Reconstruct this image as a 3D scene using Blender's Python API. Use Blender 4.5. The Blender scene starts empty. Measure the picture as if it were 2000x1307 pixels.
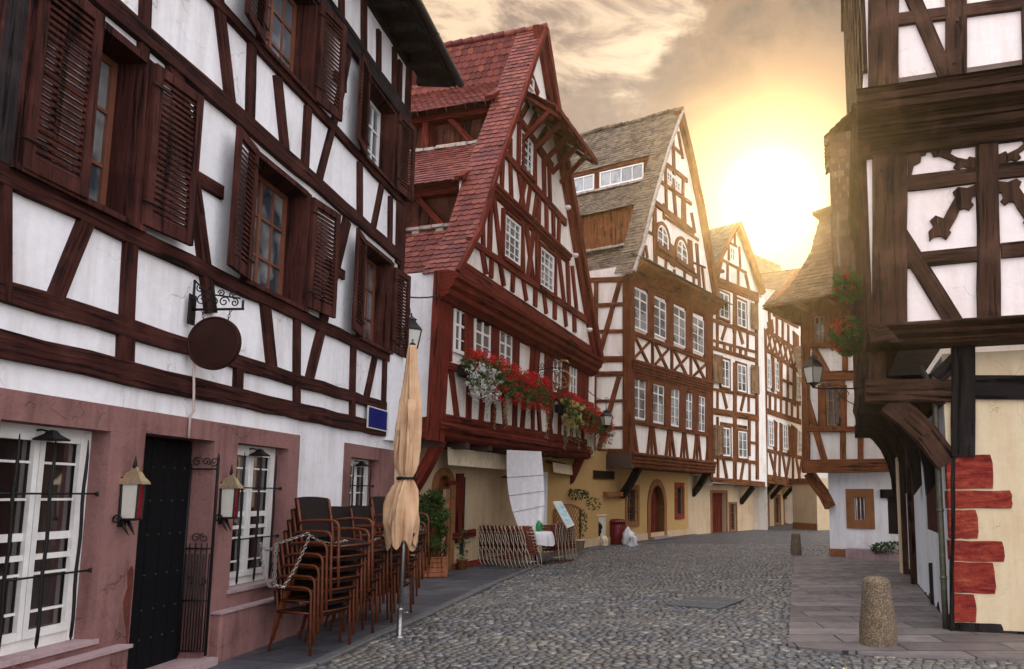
import bpy, bmesh, math, random
from mathutils import Vector, Matrix, noise
random.seed(7)
S = bpy.context.scene
C = S.collection
PI = math.pi

# ------------------------------------------------------------------ camera
PITCH = math.radians(6.7)
FPX, CX, CY, CAMZ = 1400.0, 1250.0, 803.0, 1.6
cd = bpy.data.cameras.new('camera'); cam = bpy.data.objects.new('camera', cd); C.objects.link(cam)
cam.location = (0, 0, CAMZ); cam.rotation_euler = (PI/2 + PITCH, 0, 0)
cd.sensor_width = 36; cd.lens = FPX/2000*36
cd.shift_x = (1000-CX)/2000; cd.shift_y = (CY-653.5)/2000
cd.clip_start = .05; cd.clip_end = 2000
S.camera = cam

# ------------------------------------------------------------------ sun, sky, exposure
SUN_AZ, SUN_EL = math.radians(10.7), math.radians(23.0)     # azimuth to the right of +Y
sd = Vector((math.sin(SUN_AZ)*math.cos(SUN_EL), math.cos(SUN_AZ)*math.cos(SUN_EL), math.sin(SUN_EL)))
sl = bpy.data.lights.new('sun', 'SUN'); sl.energy = 4.0; sl.angle = math.radians(.5); sl.color = (1, .74, .38)
so = bpy.data.objects.new('sun', sl); C.objects.link(so); so.rotation_euler = (-sd).to_track_quat('-Z', 'Y').to_euler()
so.location = sd*60

class NT:
    """tiny helper for node trees"""
    def __init__(s, tree): s.t = tree; s.n = tree.nodes; s.l = tree.links
    def add(s, typ, ins=None, **kw):
        n = s.n.new(typ)
        for k, v in kw.items(): setattr(n, k, v)
        if ins:
            for k, v in ins.items():
                if isinstance(v, bpy.types.NodeSocket): s.l.new(v, n.inputs[k])
                else: n.inputs[k].default_value = v
        return n
    def math(s, op, a, b=0.0, c=None, clamp=False):
        n = s.n.new('ShaderNodeMath'); n.operation = op; n.use_clamp = clamp
        for i, v in enumerate((a, b, c)):
            if v is None: continue
            if isinstance(v, bpy.types.NodeSocket): s.l.new(v, n.inputs[i])
            else: n.inputs[i].default_value = v
        return n.outputs[0]
    def mix(s, f, a, b, mode='MIX'):
        n = s.n.new('ShaderNodeMix'); n.data_type = 'RGBA'; n.blend_type = mode
        for k, v in ((0, f), (6, a), (7, b)):
            if isinstance(v, bpy.types.NodeSocket): s.l.new(v, n.inputs[k])
            else: n.inputs[k].default_value = v if k == 0 else (tuple(v) + (1,))[:4]
        return n.outputs[2]
    def ramp(s, f, stops, interp='LINEAR'):
        n = s.n.new('ShaderNodeValToRGB'); s.l.new(f, n.inputs[0]); n.color_ramp.interpolation = interp
        e = n.color_ramp.elements
        while len(e) < len(stops): e.new(.5)
        for i, (p, c) in enumerate(stops):
            e[i].position = p; e[i].color = (tuple(c) + (1,))[:4] if hasattr(c, '__len__') else (c, c, c, 1)
        return n.outputs[0]
    def mrange(s, v, a, b, c=0.0, d=1.0, smooth=False):
        n = s.n.new('ShaderNodeMapRange'); n.interpolation_type = 'SMOOTHSTEP' if smooth else 'LINEAR'
        s.l.new(v, n.inputs[0])
        for i, x in enumerate((a, b, c, d)): n.inputs[i+1].default_value = x
        return n.outputs[0]

W = bpy.data.worlds.new('World'); S.world = W; W.use_nodes = True
w = NT(W.node_tree); w.n.clear()
tc = w.add('ShaderNodeTexCoord')
dirv = tc.outputs['Generated']
sky = w.add('ShaderNodeTexSky', sky_type='NISHITA', sun_disc=False, sun_elevation=SUN_EL, sun_rotation=SUN_AZ)
sky.air_density = 1.0; sky.dust_density = 3.0
skyc = w.mix(1.0, sky.outputs[0], (.10, .10, .10), 'MULTIPLY')
sep = w.add('ShaderNodeSeparateXYZ', {0: dirv})
dz = sep.outputs[2]
dot = w.add('ShaderNodeVectorMath', {0: dirv, 1: tuple(sd)}, operation='DOT_PRODUCT').outputs['Value']
ang = w.math('ARCCOSINE', w.math('MINIMUM', dot, .99999))
# cloud sheet: direction projected on a high plane, so that clouds flatten towards the horizon
den = w.math('ADD', w.math('MAXIMUM', dz, 0.0), .12)
cv = w.add('ShaderNodeVectorMath', {0: dirv, 1: w.add('ShaderNodeCombineXYZ', {0: den, 1: den, 2: den}).outputs[0]}, operation='DIVIDE').outputs[0]
cv2 = w.add('ShaderNodeMapping', {0: cv, 'Location': (3.7, 1.2, 0), 'Scale': (.9, 1.15, .0)}).outputs[0]
n1 = w.add('ShaderNodeTexNoise', {'Vector': cv2, 'Scale': 1.35, 'Detail': 9.0, 'Roughness': .58, 'Distortion': .35}).outputs[0]
cv3 = w.add('ShaderNodeMapping', {0: cv, 'Location': (1.0, 5.2, 0), 'Scale': (.55, 2.2, .0), 'Rotation': (0, 0, .25)}).outputs[0]
n2 = w.add('ShaderNodeTexNoise', {'Vector': cv3, 'Scale': 2.6, 'Detail': 8.0, 'Roughness': .6, 'Distortion': .5}).outputs[0]
# a grey bank to the left below a streaky cream sky, a heavy dark cloud towards the upper right
dx = w.math('DIVIDE', sep.outputs[0], w.math('MAXIMUM', sep.outputs[1], .05))
cvf = w.add('ShaderNodeMapping', {0: dirv, 'Location': (2.3, .4, 1.7), 'Scale': (1.0, 1.0, 1.5)}).outputs[0]
n3 = w.add('ShaderNodeTexNoise', {'Vector': cvf, 'Scale': 5.5, 'Detail': 10.0, 'Roughness': .60, 'Distortion': .3}).outputs[0]
n4 = w.add('ShaderNodeTexNoise', {'Vector': cvf, 'Scale': 14.0, 'Detail': 9.0, 'Roughness': .62, 'Distortion': .4}).outputs[0]
lb = w.math('DIVIDE', w.math('SUBTRACT', .512, dz), .05)
rb = w.math('DIVIDE', w.math('SUBTRACT', dx, .035), .06)
ff = w.math('ADD', w.math('MAXIMUM', lb, rb), w.math('MULTIPLY', w.math('SUBTRACT', n3, .5), 7.0))
mask = w.mrange(ff, -.35, .55, 0, 1, True)
cvt = w.add('ShaderNodeMapping', {0: dirv, 'Location': (5.1, 2.4, .3), 'Scale': (1.0, 1.0, 3.4)}).outputs[0]
n5 = w.add('ShaderNodeTexNoise', {'Vector': cvt, 'Scale': 5.0, 'Detail': 11.0, 'Roughness': .62, 'Distortion': .6}).outputs[0]
thin = w.mrange(n5, .42, .60, 0, 1, True)
clear = w.mix(thin, (.60, .44, .29), (.20, .135, .10))
rdark = w.math('MULTIPLY', w.mrange(dx, -.02, .12, 0, 1, True), w.mrange(dz, .40, .50, 0, 1, True))
lump = w.mrange(w.math('ADD', w.math('MULTIPLY', n3, .7), w.math('MULTIPLY', n4, .4)), .46, .68, 0, 1, True)
cl_l = w.mix(lump, (.22, .15, .105), (.115, .083, .068))
cl_r = w.mix(lump, (.16, .090, .048), (.022, .017, .017))
cloud = w.mix(rdark, cl_l, cl_r)
vis = w.mix(mask, clear, cloud)
# light through the cloud round the sun
g1 = w.mrange(ang, .03, .23, 1, 0, True)
vis = w.mix(w.math('MULTIPLY', g1, .8), vis, (.50, .22, .055))
g2 = w.mrange(ang, .0, .17, 1, 0, True)
vis = w.mix(g2, vis, (.80, .58, .20))
g3 = w.math('POWER', w.mrange(ang, .0, .095, 1, 0, True), 2.6)
vis = w.mix(g3, vis, (2.6, 2.4, 1.6))
low = w.mrange(dz, .0, .12, 1, 0, True)
vis = w.mix(w.math('MULTIPLY', low, .6), vis, (.55, .40, .22))
vis = w.mix(.06, vis, skyc, 'ADD')
# cool front-lit cloud overhead and behind, made extra bright to fill shaded walls
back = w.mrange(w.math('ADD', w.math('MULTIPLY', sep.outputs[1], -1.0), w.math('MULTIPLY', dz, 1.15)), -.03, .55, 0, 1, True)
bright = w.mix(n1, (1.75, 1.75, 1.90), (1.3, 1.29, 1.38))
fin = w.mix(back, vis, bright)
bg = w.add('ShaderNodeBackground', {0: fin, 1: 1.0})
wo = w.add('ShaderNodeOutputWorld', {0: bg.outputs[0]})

S.view_settings.view_transform = 'Standard'; S.view_settings.look = 'None'
S.view_settings.gamma = 1; S.view_settings.use_curve_mapping = False
S.view_settings.exposure = 0.72
S.render.engine = 'CYCLES'
S.render.resolution_x, S.render.resolution_y = 1024, 669

# ------------------------------------------------------------------ geometry helpers
def ray(px, py):
    x, u = (px-CX)/FPX, -(py-CY)/FPX
    return Vector((x, math.cos(PITCH)-u*math.sin(PITCH), math.sin(PITCH)+u*math.cos(PITCH)))
def gnd(px, py, z=0.0):
    r = ray(px, py); k = (z-CAMZ)/r.z
    return Vector((r.x*k, r.y*k, z))
def atY(px, py, Y):
    r = ray(px, py); k = Y/r.y
    return Vector((r.x*k, Y, CAMZ+r.z*k))

class Pl:
    """a vertical facade plane: s runs along it, z up, o outwards (towards the street)"""
    def __init__(p, O, d, out=1):
        p.O = Vector((O[0], O[1])); p.d = Vector((d[0], d[1])).normalized()
        p.n = Vector((p.d.y, -p.d.x))*out
    def off(p, o):
        q = Pl(p.O + p.n*o, p.d); q.n = p.n.copy(); return q
    def at(p, px, py):
        r = ray(px, py); k = (p.O.dot(p.n))/(r.x*p.n.x+r.y*p.n.y)
        h = Vector((r.x*k, r.y*k)); return ((h-p.O).dot(p.d), CAMZ+r.z*k)
    def s(p, px, py=967): return p.at(px, py)[0]
    def pt(p, s, z, o=0.0):
        h = p.O + p.d*s + p.n*o; return Vector((h.x, h.y, z))
    def P(p, px, py, o=0.0):
        s, z = p.at(px, py); return p.pt(s, z, o)

class MB:
    """collects geometry for ONE mesh object"""
    def __init__(m): m.v = []; m.f = []; m.uv = []; m.sm = []; m.mi = []
    def add(m, vs, fs, uvs=None, smooth=False):
        b = len(m.v); m.v += [Vector(x) for x in vs]
        for i, f in enumerate(fs):
            m.f.append([b+j for j in f]); m.uv.append(uvs[i] if uvs else None); m.sm.append(smooth)
    def box(m, c, sz, rz=0.0, rot=None):
        R = rot if rot is not None else Matrix.Rotation(rz, 3, 'Z'); c = Vector(c)
        vs = [c + R @ Vector((x*sz[0]/2, y*sz[1]/2, z*sz[2]/2)) for x in (-1, 1) for y in (-1, 1) for z in (-1, 1)]
        m.add(vs, [(0,1,3,2),(4,6,7,5),(0,4,5,1),(2,3,7,6),(0,2,6,4),(1,5,7,3)])
    def cbox(m, c, sz, rz=0.0, rot=None, b=.01):
        """box with chamfered top/front edges: two stacked rings"""
        R = rot if rot is not None else Matrix.Rotation(rz, 3, 'Z'); c = Vector(c)
        hx, hy, hz = sz[0]/2, sz[1]/2, sz[2]/2; b = min(b, hx*.8, hy*.8, hz*.8)
        rings = [(-hz, b), (-hz+b, 0), (hz-b, 0), (hz, b)]
        vs = []
        for z, i in rings:
            for x, y in ((-1,-1),(1,-1),(1,1),(-1,1)): vs.append(c + R @ Vector((x*(hx-i), y*(hy-i), z)))
        fs = [(3,2,1,0), (12,13,14,15)]
        for r in range(3):
            for k in range(4): fs.append((r*4+k, r*4+(k+1)%4, r*4+4+(k+1)%4, r*4+4+k))
        m.add(vs, fs)
    def prism(m, pl, pts, o0, o1, ch=0.0):
        """polygon given in (s,z), extruded from offset o0 to o1 with an optional chamfer"""
        n = len(pts)
        if ch:
            cx = sum(p[0] for p in pts)/n; cz = sum(p[1] for p in pts)/n
            def ins(p):
                dx, dz_ = cx-p[0], cz-p[1]; L = math.hypot(dx, dz_) or 1
                return (p[0]+dx/L*ch*1.4, p[1]+dz_/L*ch*1.4)
            rings = [[pl.pt(s, z, o0) for s, z in pts], [pl.pt(s, z, o1-ch) for s, z in pts], [pl.pt(*ins(p), o1) for p in pts]]
        else:
            rings = [[pl.pt(s, z, o0) for s, z in pts], [pl.pt(s, z, o1) for s, z in pts]]
        vs = [v for r in rings for v in r]; fs = [tuple(range((len(rings)-1)*n, len(rings)*n))]
        for r in range(len(rings)-1):
            for k in range(n): fs.append((r*n+k, r*n+(k+1) % n, (r+1)*n+(k+1) % n, (r+1)*n+k))
        m.add(vs, fs)
    def rect(m, pl, s0, s1, z0, z1, o0, o1, ch=0.0):
        m.prism(pl, [(s0, z0), (s1, z0), (s1, z1), (s0, z1)], o0, o1, ch)
    def tube(m, pts, r, n=8, cap=True, closed=False):
        pts = [Vector(p) for p in pts]; N = len(pts); rs = r if hasattr(r, '__len__') else [r]*N
        vs, fs = [], []; prev = None
        for i, p in enumerate(pts):
            if closed: t = pts[(i+1) % N]-pts[i-1]
            else: t = pts[min(i+1, N-1)]-pts[max(i-1, 0)]
            if t.length < 1e-9: t = Vector((0, 0, 1))
            t.normalize()
            if prev is None:
                a = Vector((0, 0, 1)) if abs(t.z) < .9 else Vector((1, 0, 0))
                u = t.cross(a).normalized()
            else:
                u = prev - t*prev.dot(t)
                u = u.normalized() if u.length > 1e-6 else t.orthogonal().normalized()
            prev = u; vv = t.cross(u)
            for k in range(n):
                a = 2*PI*k/n; vs.append(p + (u*math.cos(a)+vv*math.sin(a))*rs[i])
        for i in range(N if closed else N-1):
            for k in range(n):
                j = (i+1) % N; fs.append((i*n+k, i*n+(k+1) % n, j*n+(k+1) % n, j*n+k))
        if cap and not closed:
            fs.append(tuple(range(n))[::-1]); fs.append(tuple(range((N-1)*n, N*n)))
        m.add(vs, fs, smooth=n > 4)
    def lathe(m, c, prof, n=20, sx=1.0, sy=1.0, smooth=True, rot=None, ph=0.0):
        """profile of (radius, height) turned round a vertical axis"""
        c = Vector(c); vs, fs = [], []
        for r, z in prof:
            for k in range(n):
                a = 2*PI*k/n+ph; v = Vector((r*math.cos(a)*sx, r*math.sin(a)*sy, z))
                if rot is not None: v = rot @ v
                vs.append(c+v)
        for i in range(len(prof)-1):
            for k in range(n): fs.append((i*n+k, i*n+(k+1) % n, (i+1)*n+(k+1) % n, (i+1)*n+k))
        fs.append(tuple(range(n))[::-1]); fs.append(tuple(range((len(prof)-1)*n, len(prof)*n)))
        m.add(vs, fs, smooth=smooth)
    def obj(m, name, mat, parent=None, loc=None):
        me = bpy.data.meshes.new(name)
        base = Vector((0, 0, 0)); q = parent
        while q is not None: base += q.location; q = q.parent
        if loc is not None: base += Vector(loc)
        me.from_pydata([tuple(v-base) for v in m.v], [], m.f)
        tim = any(k in (mat[0] if isinstance(mat, (list, tuple)) else mat).name for k in ('timber', 'wood', 'boards'))
        if tim or any(u is not None for u in m.uv):
            ul = me.uv_layers.new(name='UVMap'); k = 0
            for i, f in enumerate(m.f):
                for j in range(len(f)):
                    if m.uv[i] is not None: ul.data[k].uv = m.uv[i][j]
                    elif tim: q_v = m.v[f[j]]; ul.data[k].uv = (q_v.z, (q_v.x+q_v.y)*.9)
                    k += 1
        me.polygons.foreach_set('use_smooth', m.sm)
        mats = mat if isinstance(mat, (list, tuple)) else [mat]
        for x in mats: me.materials.append(x)
        bm = bmesh.new(); bm.from_mesh(me); bmesh.ops.recalc_face_normals(bm, faces=bm.faces); bm.to_mesh(me); bm.free()
        o = bpy.data.objects.new(name, me); C.objects.link(o)
        if parent is not None: o.parent = parent
        if loc is not None: o.location = loc
        return o

def tag(o, label=None, cat=None, group=None, kind=None):
    if label: o['label'] = label
    if cat: o['category'] = cat
    if group: o['group'] = group
    if kind: o['kind'] = kind
    return o
def thing(name, label, cat, loc=(0, 0, 0), group=None, rz=0):
    o = bpy.data.objects.new(name, None); C.objects.link(o); o.location = loc; o.rotation_euler.z = rz
    o.empty_display_size = .2
    return tag(o, label, cat, group)
def dup(root, loc=None, rz=None, label=None):
    def cp(o, par):
        c = o.copy(); C.objects.link(c); c.parent = par
        for ch in list(o.children): cp(ch, c)
        return c
    r = cp(root, None)
    if loc is not None: r.location = loc
    if rz is not None: r.rotation_euler.z = rz
    if label: r['label'] = label
    return r

# ------------------------------------------------------------------ materials
def newmat(name):
    m = bpy.data.materials.new(name); m.use_nodes = True; t = NT(m.node_tree); t.n.clear()
    t.out = t.add('ShaderNodeOutputMaterial'); t.b = t.add('ShaderNodeBsdfPrincipled')
    t.l.new(t.b.outputs[0], t.out.inputs[0]); t.tc = t.add('ShaderNodeTexCoord'); t.m = m
    return t
def setb(t, col=None, rough=None, bump=None, bstr=.3, bdist=.01, metal=0.0, spec=None):
    b = t.b
    if col is not None:
        if isinstance(col, bpy.types.NodeSocket): t.l.new(col, b.inputs['Base Color'])
        else: b.inputs['Base Color'].default_value = (tuple(col)+(1,))[:4]
    if rough is not None:
        if isinstance(rough, bpy.types.NodeSocket): t.l.new(rough, b.inputs['Roughness'])
        else: b.inputs['Roughness'].default_value = rough
    b.inputs['Metallic'].default_value = metal
    if spec is not None: b.inputs['Specular IOR Level'].default_value = spec
    if bump is not None:
        n = t.add('ShaderNodeBump', {'Height': bump, 'Strength': bstr, 'Distance': bdist})
        t.l.new(n.outputs[0], b.inputs['Normal'])
    return t.m
def plaster(name, col, dirt=(.5, .45, .4), amt=.35, scale=1.0, bst=.35):
    t = newmat(name); O = t.tc.outputs['Object']
    a = t.add('ShaderNodeTexNoise', {'Vector': O, 'Scale': .9*scale, 'Detail': 7.0, 'Roughness': .62}).outputs[0]
    b = t.add('ShaderNodeTexNoise', {'Vector': O, 'Scale': 11*scale, 'Detail': 6.0, 'Roughness': .7}).outputs[0]
    st = t.add('ShaderNodeMapping', {0: O, 'Scale': (5*scale, 5*scale, .5*scale)}).outputs[0]
    s = t.add('ShaderNodeTexNoise', {'Vector': st, 'Scale': 1.4, 'Detail': 6.0, 'Roughness': .65}).outputs[0]
    f = t.mrange(t.math('ADD', t.math('MULTIPLY', a, .55), t.math('MULTIPLY', s, .45)), .44, .66, 0, min(1, amt*1.25), True)
    c = t.mix(f, col, [col[i]*dirt[i]*1.25 for i in range(3)])
    c = t.mix(t.mrange(b, .38, .72, 0, .30), c, [x*.68 for x in col])
    wv = t.add('ShaderNodeTexNoise', {'Vector': O, 'Scale': 3.0, 'Detail': 4.0}).outputs['Color']
    wo_ = t.add('ShaderNodeVectorMath', {0: O, 1: t.add('ShaderNodeVectorMath', {0: wv, 'Scale': .5}, operation='SCALE').outputs[0]}, operation='ADD').outputs[0]
    cr = t.add('ShaderNodeTexVoronoi', {'Vector': wo_, 'Scale': 1.5*scale}, feature='DISTANCE_TO_EDGE').outputs[0]
    crm = t.math('MULTIPLY', t.mrange(cr, .003, .009, 1, 0), t.mrange(a, .50, .60, 0, .55, True))
    c = t.mix(crm, c, [x*.35 for x in col])
    fb = t.add('ShaderNodeTexNoise', {'Vector': O, 'Scale': 55.0, 'Detail': 4.0}).outputs[0]
    h = t.math('ADD', t.math('MULTIPLY', a, 1.6), t.math('ADD', t.math('MULTIPLY', b, .6), t.math('MULTIPLY', fb, .12)))
    h = t.math('SUBTRACT', h, t.math('MULTIPLY', crm, .5))
    return setb(t, c, .9, h, bst, .025, spec=.15)
def timber(name, col, col2, rough=.8, worn=.5):
    t = newmat(name); U = t.tc.outputs['UV']
    gm = t.add('ShaderNodeMapping', {0: U, 'Scale': (1.8, 34.0, 1.0)}).outputs[0]
    g = t.add('ShaderNodeTexNoise', {'Vector': gm, 'Scale': 1.0, 'Detail': 9.0, 'Roughness': .68, 'Distortion': .35}).outputs[0]
    gm2 = t.add('ShaderNodeMapping', {0: U, 'Scale': (.7, 15.0, 1.0), 'Location': (4, 7, 0)}).outputs[0]
    g2 = t.add('ShaderNodeTexNoise', {'Vector': gm2, 'Scale': 1.0, 'Detail': 6.0, 'Roughness': .6, 'Distortion': .3}).outputs[0]
    bl = t.add('ShaderNodeTexNoise', {'Vector': t.tc.outputs['Object'], 'Scale': 2.6, 'Detail': 5.0, 'Roughness': .6}).outputs[0]
    c = t.mix(t.mrange(g, .36, .62), [x*.75 for x in col], [x*1.1 for x in col2])
    c = t.mix(t.mrange(g2, .565, .61, 0, .9), c, [x*.15 for x in col])     # drying cracks
    c = t.mix(t.mrange(bl, .48, .68, 0, worn), c, [min(1, x*1.75+.006) for x in col2])
    pm = t.math('MULTIPLY', t.mrange(g, .60, .66, 0, 1), t.mrange(bl, .52, .6, 0, .45))
    c = t.mix(pm, c, [min(1, x*2.6+.03) for x in col2])
    h = t.math('ADD', t.math('MULTIPLY', g, 1.3), t.mrange(g2, .56, .62, 0, -1.6))
    return setb(t, c, t.mrange(g, .3, .7, rough-.10, rough+.12), h, .9, .016, spec=.12)
def simple(name, col, rough=.5, metal=0.0, var=.25, scale=8.0, bst=.15, spec=None):
    t = newmat(name)
    a = t.add('ShaderNodeTexNoise', {'Vector': t.tc.outputs['Object'], 'Scale': scale, 'Detail': 5.0, 'Roughness': .6}).outputs[0]
    c = t.mix(t.mrange(a, .3, .72), [x*(1+var*.4) for x in col], [x*(1-var) for x in col])
    return setb(t, c, t.mrange(a, .3, .7, max(.02, rough-.07), min(1, rough+.1)), a, bst, .01, metal, spec)
def island(name, stops, rough=.8, scale=20, bst=.4, moss=None, spec=.3, mscale=1.2):
    """one colour per tile / stone / leaf, with a little dirt on top"""
    t = newmat(name); g = t.add('ShaderNodeNewGeometry')
    c = t.ramp(g.outputs['Random Per Island'], stops)
    a = t.add('ShaderNodeTexNoise', {'Vector': t.tc.outputs['Object'], 'Scale': scale, 'Detail': 5.0, 'Roughness': .65}).outputs[0]
    c = t.mix(t.mrange(a, .4, .75, 0, .5), c, [x*.35 for x in stops[0][1]])
    if moss:
        b = t.add('ShaderNodeTexNoise', {'Vector': t.tc.outputs['Object'], 'Scale': mscale, 'Detail': 6.0, 'Roughness': .7}).outputs[0]
        c = t.mix(t.mrange(b, .48, .68, 0, .75), c, moss)
    return setb(t, c, rough, a, bst, .008, spec=spec)
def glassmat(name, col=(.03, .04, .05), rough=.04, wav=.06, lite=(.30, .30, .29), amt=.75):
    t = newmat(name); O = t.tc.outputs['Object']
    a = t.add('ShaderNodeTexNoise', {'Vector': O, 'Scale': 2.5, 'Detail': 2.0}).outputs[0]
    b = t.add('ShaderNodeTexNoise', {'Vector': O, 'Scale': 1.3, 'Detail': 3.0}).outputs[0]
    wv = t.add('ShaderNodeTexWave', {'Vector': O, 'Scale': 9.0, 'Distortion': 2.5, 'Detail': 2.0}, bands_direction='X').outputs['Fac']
    curt_refl = t.math('MULTIPLY', t.mrange(b, .46, .54, 0, amt), t.mrange(wv, 0, 1, .55, 1))
    c = t.mix(curt_refl, col, lite)  # pale patches: curtains and uneven reflections painted into the glass colour
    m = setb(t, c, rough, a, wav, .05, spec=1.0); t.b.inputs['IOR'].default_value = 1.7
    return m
def leafmat(name, stops, trans=.35):
    t = newmat(name); g = t.add('ShaderNodeNewGeometry')
    c = t.ramp(g.outputs['Random Per Island'], stops)
    setb(t, c, .5, spec=.3)
    tr = t.add('ShaderNodeBsdfTranslucent', {0: c}); mx = t.add('ShaderNodeMixShader', {0: trans, 1: t.b.outputs[0], 2: tr.outputs[0]})
    t.l.new(mx.outputs[0], t.out.inputs[0]); return t.m

M = {}
M['white'] = plaster('white_plaster', (.80, .79, .80), (.58, .55, .53), .62)
M['whitefar'] = plaster('cream_white_plaster', (.80, .75, .68), (.58, .50, .42), .60)
M['pinkwhite'] = plaster('rose_white_plaster', (.80, .70, .66), (.6, .52, .48), .40)
M['cream'] = plaster('cream_plaster', (.62, .50, .33), (.62, .5, .4), .5, bst=.25)
M['ochre'] = plaster('ochre_plaster', (.50, .32, .13), (.8, .72, .6), .6)
M['beige'] = plaster('beige_plaster', (.58, .44, .28), (.6, .5, .4), .55)
M['bluewhite'] = plaster('pale_grey_plaster', (.62, .64, .66), (.5, .48, .45), .5)
M['pink'] = plaster('rose_sandstone_render', (.235, .120, .108), (.42, .38, .38), .75, 1.3, .8)
M['sill'] = plaster('worn_sill_stone', (.36, .26, .26), (.45, .4, .4), .5, 2.0, .5)
t = newmat('red_quoin_stone'); O = t.tc.outputs['Object']
a_ = t.add('ShaderNodeTexNoise', {'Vector': t.add('ShaderNodeMapping', {0: O, 'Scale': (2.2, 2.2, 9.0)}).outputs[0], 'Scale': 1.6, 'Detail': 8.0, 'Roughness': .65, 'Distortion': .5}).outputs[0]
b_ = t.add('ShaderNodeTexNoise', {'Vector': O, 'Scale': 26.0, 'Detail': 6.0, 'Roughness': .7}).outputs[0]
c_ = t.ramp(a_, [(.30, (.085, .010, .010)), (.46, (.22, .026, .018)), (.58, (.28, .045, .025)), (.72, (.36, .13, .065))])
c_ = t.mix(t.mrange(b_, .5, .72, 0, .65), c_, (.07, .012, .012))
M['redstone'] = setb(t, c_, .9, t.math('ADD', a_, t.math('MULTIPLY', b_, .8)), 1.0, .02, spec=.15)
M['orangestone'] = plaster('ochre_sandstone', (.27, .12, .050), (.5, .4, .35), .6, 2.5, .7)
M['tA'] = timber('dark_oak_timber', (.017, .0045, .0038), (.050, .014, .010))
M['tAd'] = timber('black_oak_timber', (.010, .008, .009), (.026, .019, .019))
M['tB'] = timber('oxblood_timber', (.080, .010, .007), (.15, .024, .013), worn=.3)
M['tC'] = timber('russet_timber', (.075, .019, .007), (.145, .042, .015), worn=.4)
M['tD'] = timber('brown_timber', (.10, .032, .010), (.17, .060, .020), worn=.4)
M['tG'] = timber('chestnut_timber', (.11, .034, .012), (.18, .062, .024), worn=.4)
M['tF'] = timber('weathered_oak_timber', (.022, .010, .0065), (.056, .026, .015), worn=.6)
M['tFd'] = timber('black_timber', (.008, .007, .007), (.018, .013, .012))
M['shutter'] = timber('oxblood_shutter_wood', (.030, .009, .008), (.062, .018, .013))
M['shutC'] = timber('brown_shutter_wood', (.14, .075, .040), (.21, .12, .065))
M['wframe'] = simple('white_window_paint', (.74, .72, .68), .45, var=.15)
M['bframe'] = simple('brown_window_paint', (.16, .055, .030), .45)
M['glass'] = glassmat('window_glass')
M['glassd'] = glassmat('dark_room_glass', (.014, .008, .008), .08, lite=(.022, .010, .008), amt=.8)
M['glassc'] = glassmat('curtained_glass', (.10, .115, .13), .06, lite=(.26, .29, .32), amt=.9)
M['curtain'] = simple('net_curtain', (.62, .64, .66), .8)
M['dark'] = simple('unlit_hollow', (.012, .009, .009), .9)  # near-black colour stands for the shade inside rooms, shopfront and drain
M['iron'] = simple('black_wrought_iron', (.010, .009, .009), .5, .2, bst=.3, scale=40, spec=.25)
M['blackdoor'] = simple('black_door_wood', (.004, .004, .005), .7, bst=.4, scale=30, spec=.12)
M['gutter'] = simple('blue_black_gutter_paint', (.018, .030, .040), .35, .3)
M['tileB'] = island('red_beaver_tail_tiles', [(0, (.10, .017, .014)), (.5, (.17, .033, .024)), (1, (.24, .060, .036))], .7, 30, .4)
M['tileC'] = island('mossy_brown_tiles', [(0, (.060, .043, .032)), (.5, (.11, .078, .055)), (1, (.18, .125, .085))], .85, 25, .5, (.21, .165, .10), mscale=2.5)
M['tileG'] = island('weathered_brown_tiles', [(0, (.10, .058, .032)), (.5, (.16, .090, .050)), (1, (.23, .14, .08))], .85, 25, .5)
M['mortar'] = simple('pale_roof_mortar', (.36, .31, .26), .9, var=.5)
M['soffit'] = simple('dark_soffit_boards', (.055, .025, .016), .8)
# ------------------------------------------------------------------ facade components
_k = [0]
def uo():
    _k[0] += 1; return (_k[0] * 0.00073) % .011
def beam_sz(mb, pl, a, b, wa, wb=None, o1=.04, o0=-.02, seg=None, wob=.006, ch=.006):
    """a hewn timber from a to b (facade s,z), wa/wb wide, slightly crooked edges"""
    wb = wa if wb is None else wb
    a = Vector(a); b = Vector(b); L = (b-a).length
    if L < 1e-4: return
    t = (b-a)/L; nn = Vector((-t.y, t.x)); o1 += uo()
    n = seg or max(1, min(14, int(L/.35)))
    ru = random.uniform(0, 50); rv = random.uniform(0, 50)
    offs = [0] + [random.uniform(-wob, wob) for _ in range(n-1)] + [0]
    of2 = [0] + [random.uniform(-wob, wob) for _ in range(n-1)] + [0]
    vs, fs, uv = [], [], []
    for i in range(n+1):
        f = i/n; c = a + (b-a)*f; h = (wa+(wb-wa)*f)/2
        l = c + nn*(h+offs[i]); r = c - nn*(h+of2[i]); li = l - nn*ch; ri = r + nn*ch
        vs += [pl.pt(l.x, l.y, o0), pl.pt(l.x, l.y, o1-ch), pl.pt(li.x, li.y, o1), pl.pt(ri.x, ri.y, o1), pl.pt(r.x, r.y, o1-ch), pl.pt(r.x, r.y, o0)]
    vv = [h/1 for h in (0, .05, .06)]
    for i in range(n):
        u0, u1 = ru+L*i/n, ru+L*(i+1)/n; w_ = wa
        vc = [rv-.06, rv, rv+.01, rv+w_-.01, rv+w_, rv+w_+.06]
        for k in range(5):
            fs.append((i*6+k, i*6+k+1, (i+1)*6+k+1, (i+1)*6+k)); uv.append(((u0, vc[k]), (u0, vc[k+1]), (u1, vc[k+1]), (u1, vc[k])))
    for i in (0, n):
        fs.append(tuple(i*6+k for k in range(6))); uv.append(tuple((ru, rv+.02*k) for k in range(6)))
    mb.add(vs, fs, uv)
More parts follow.
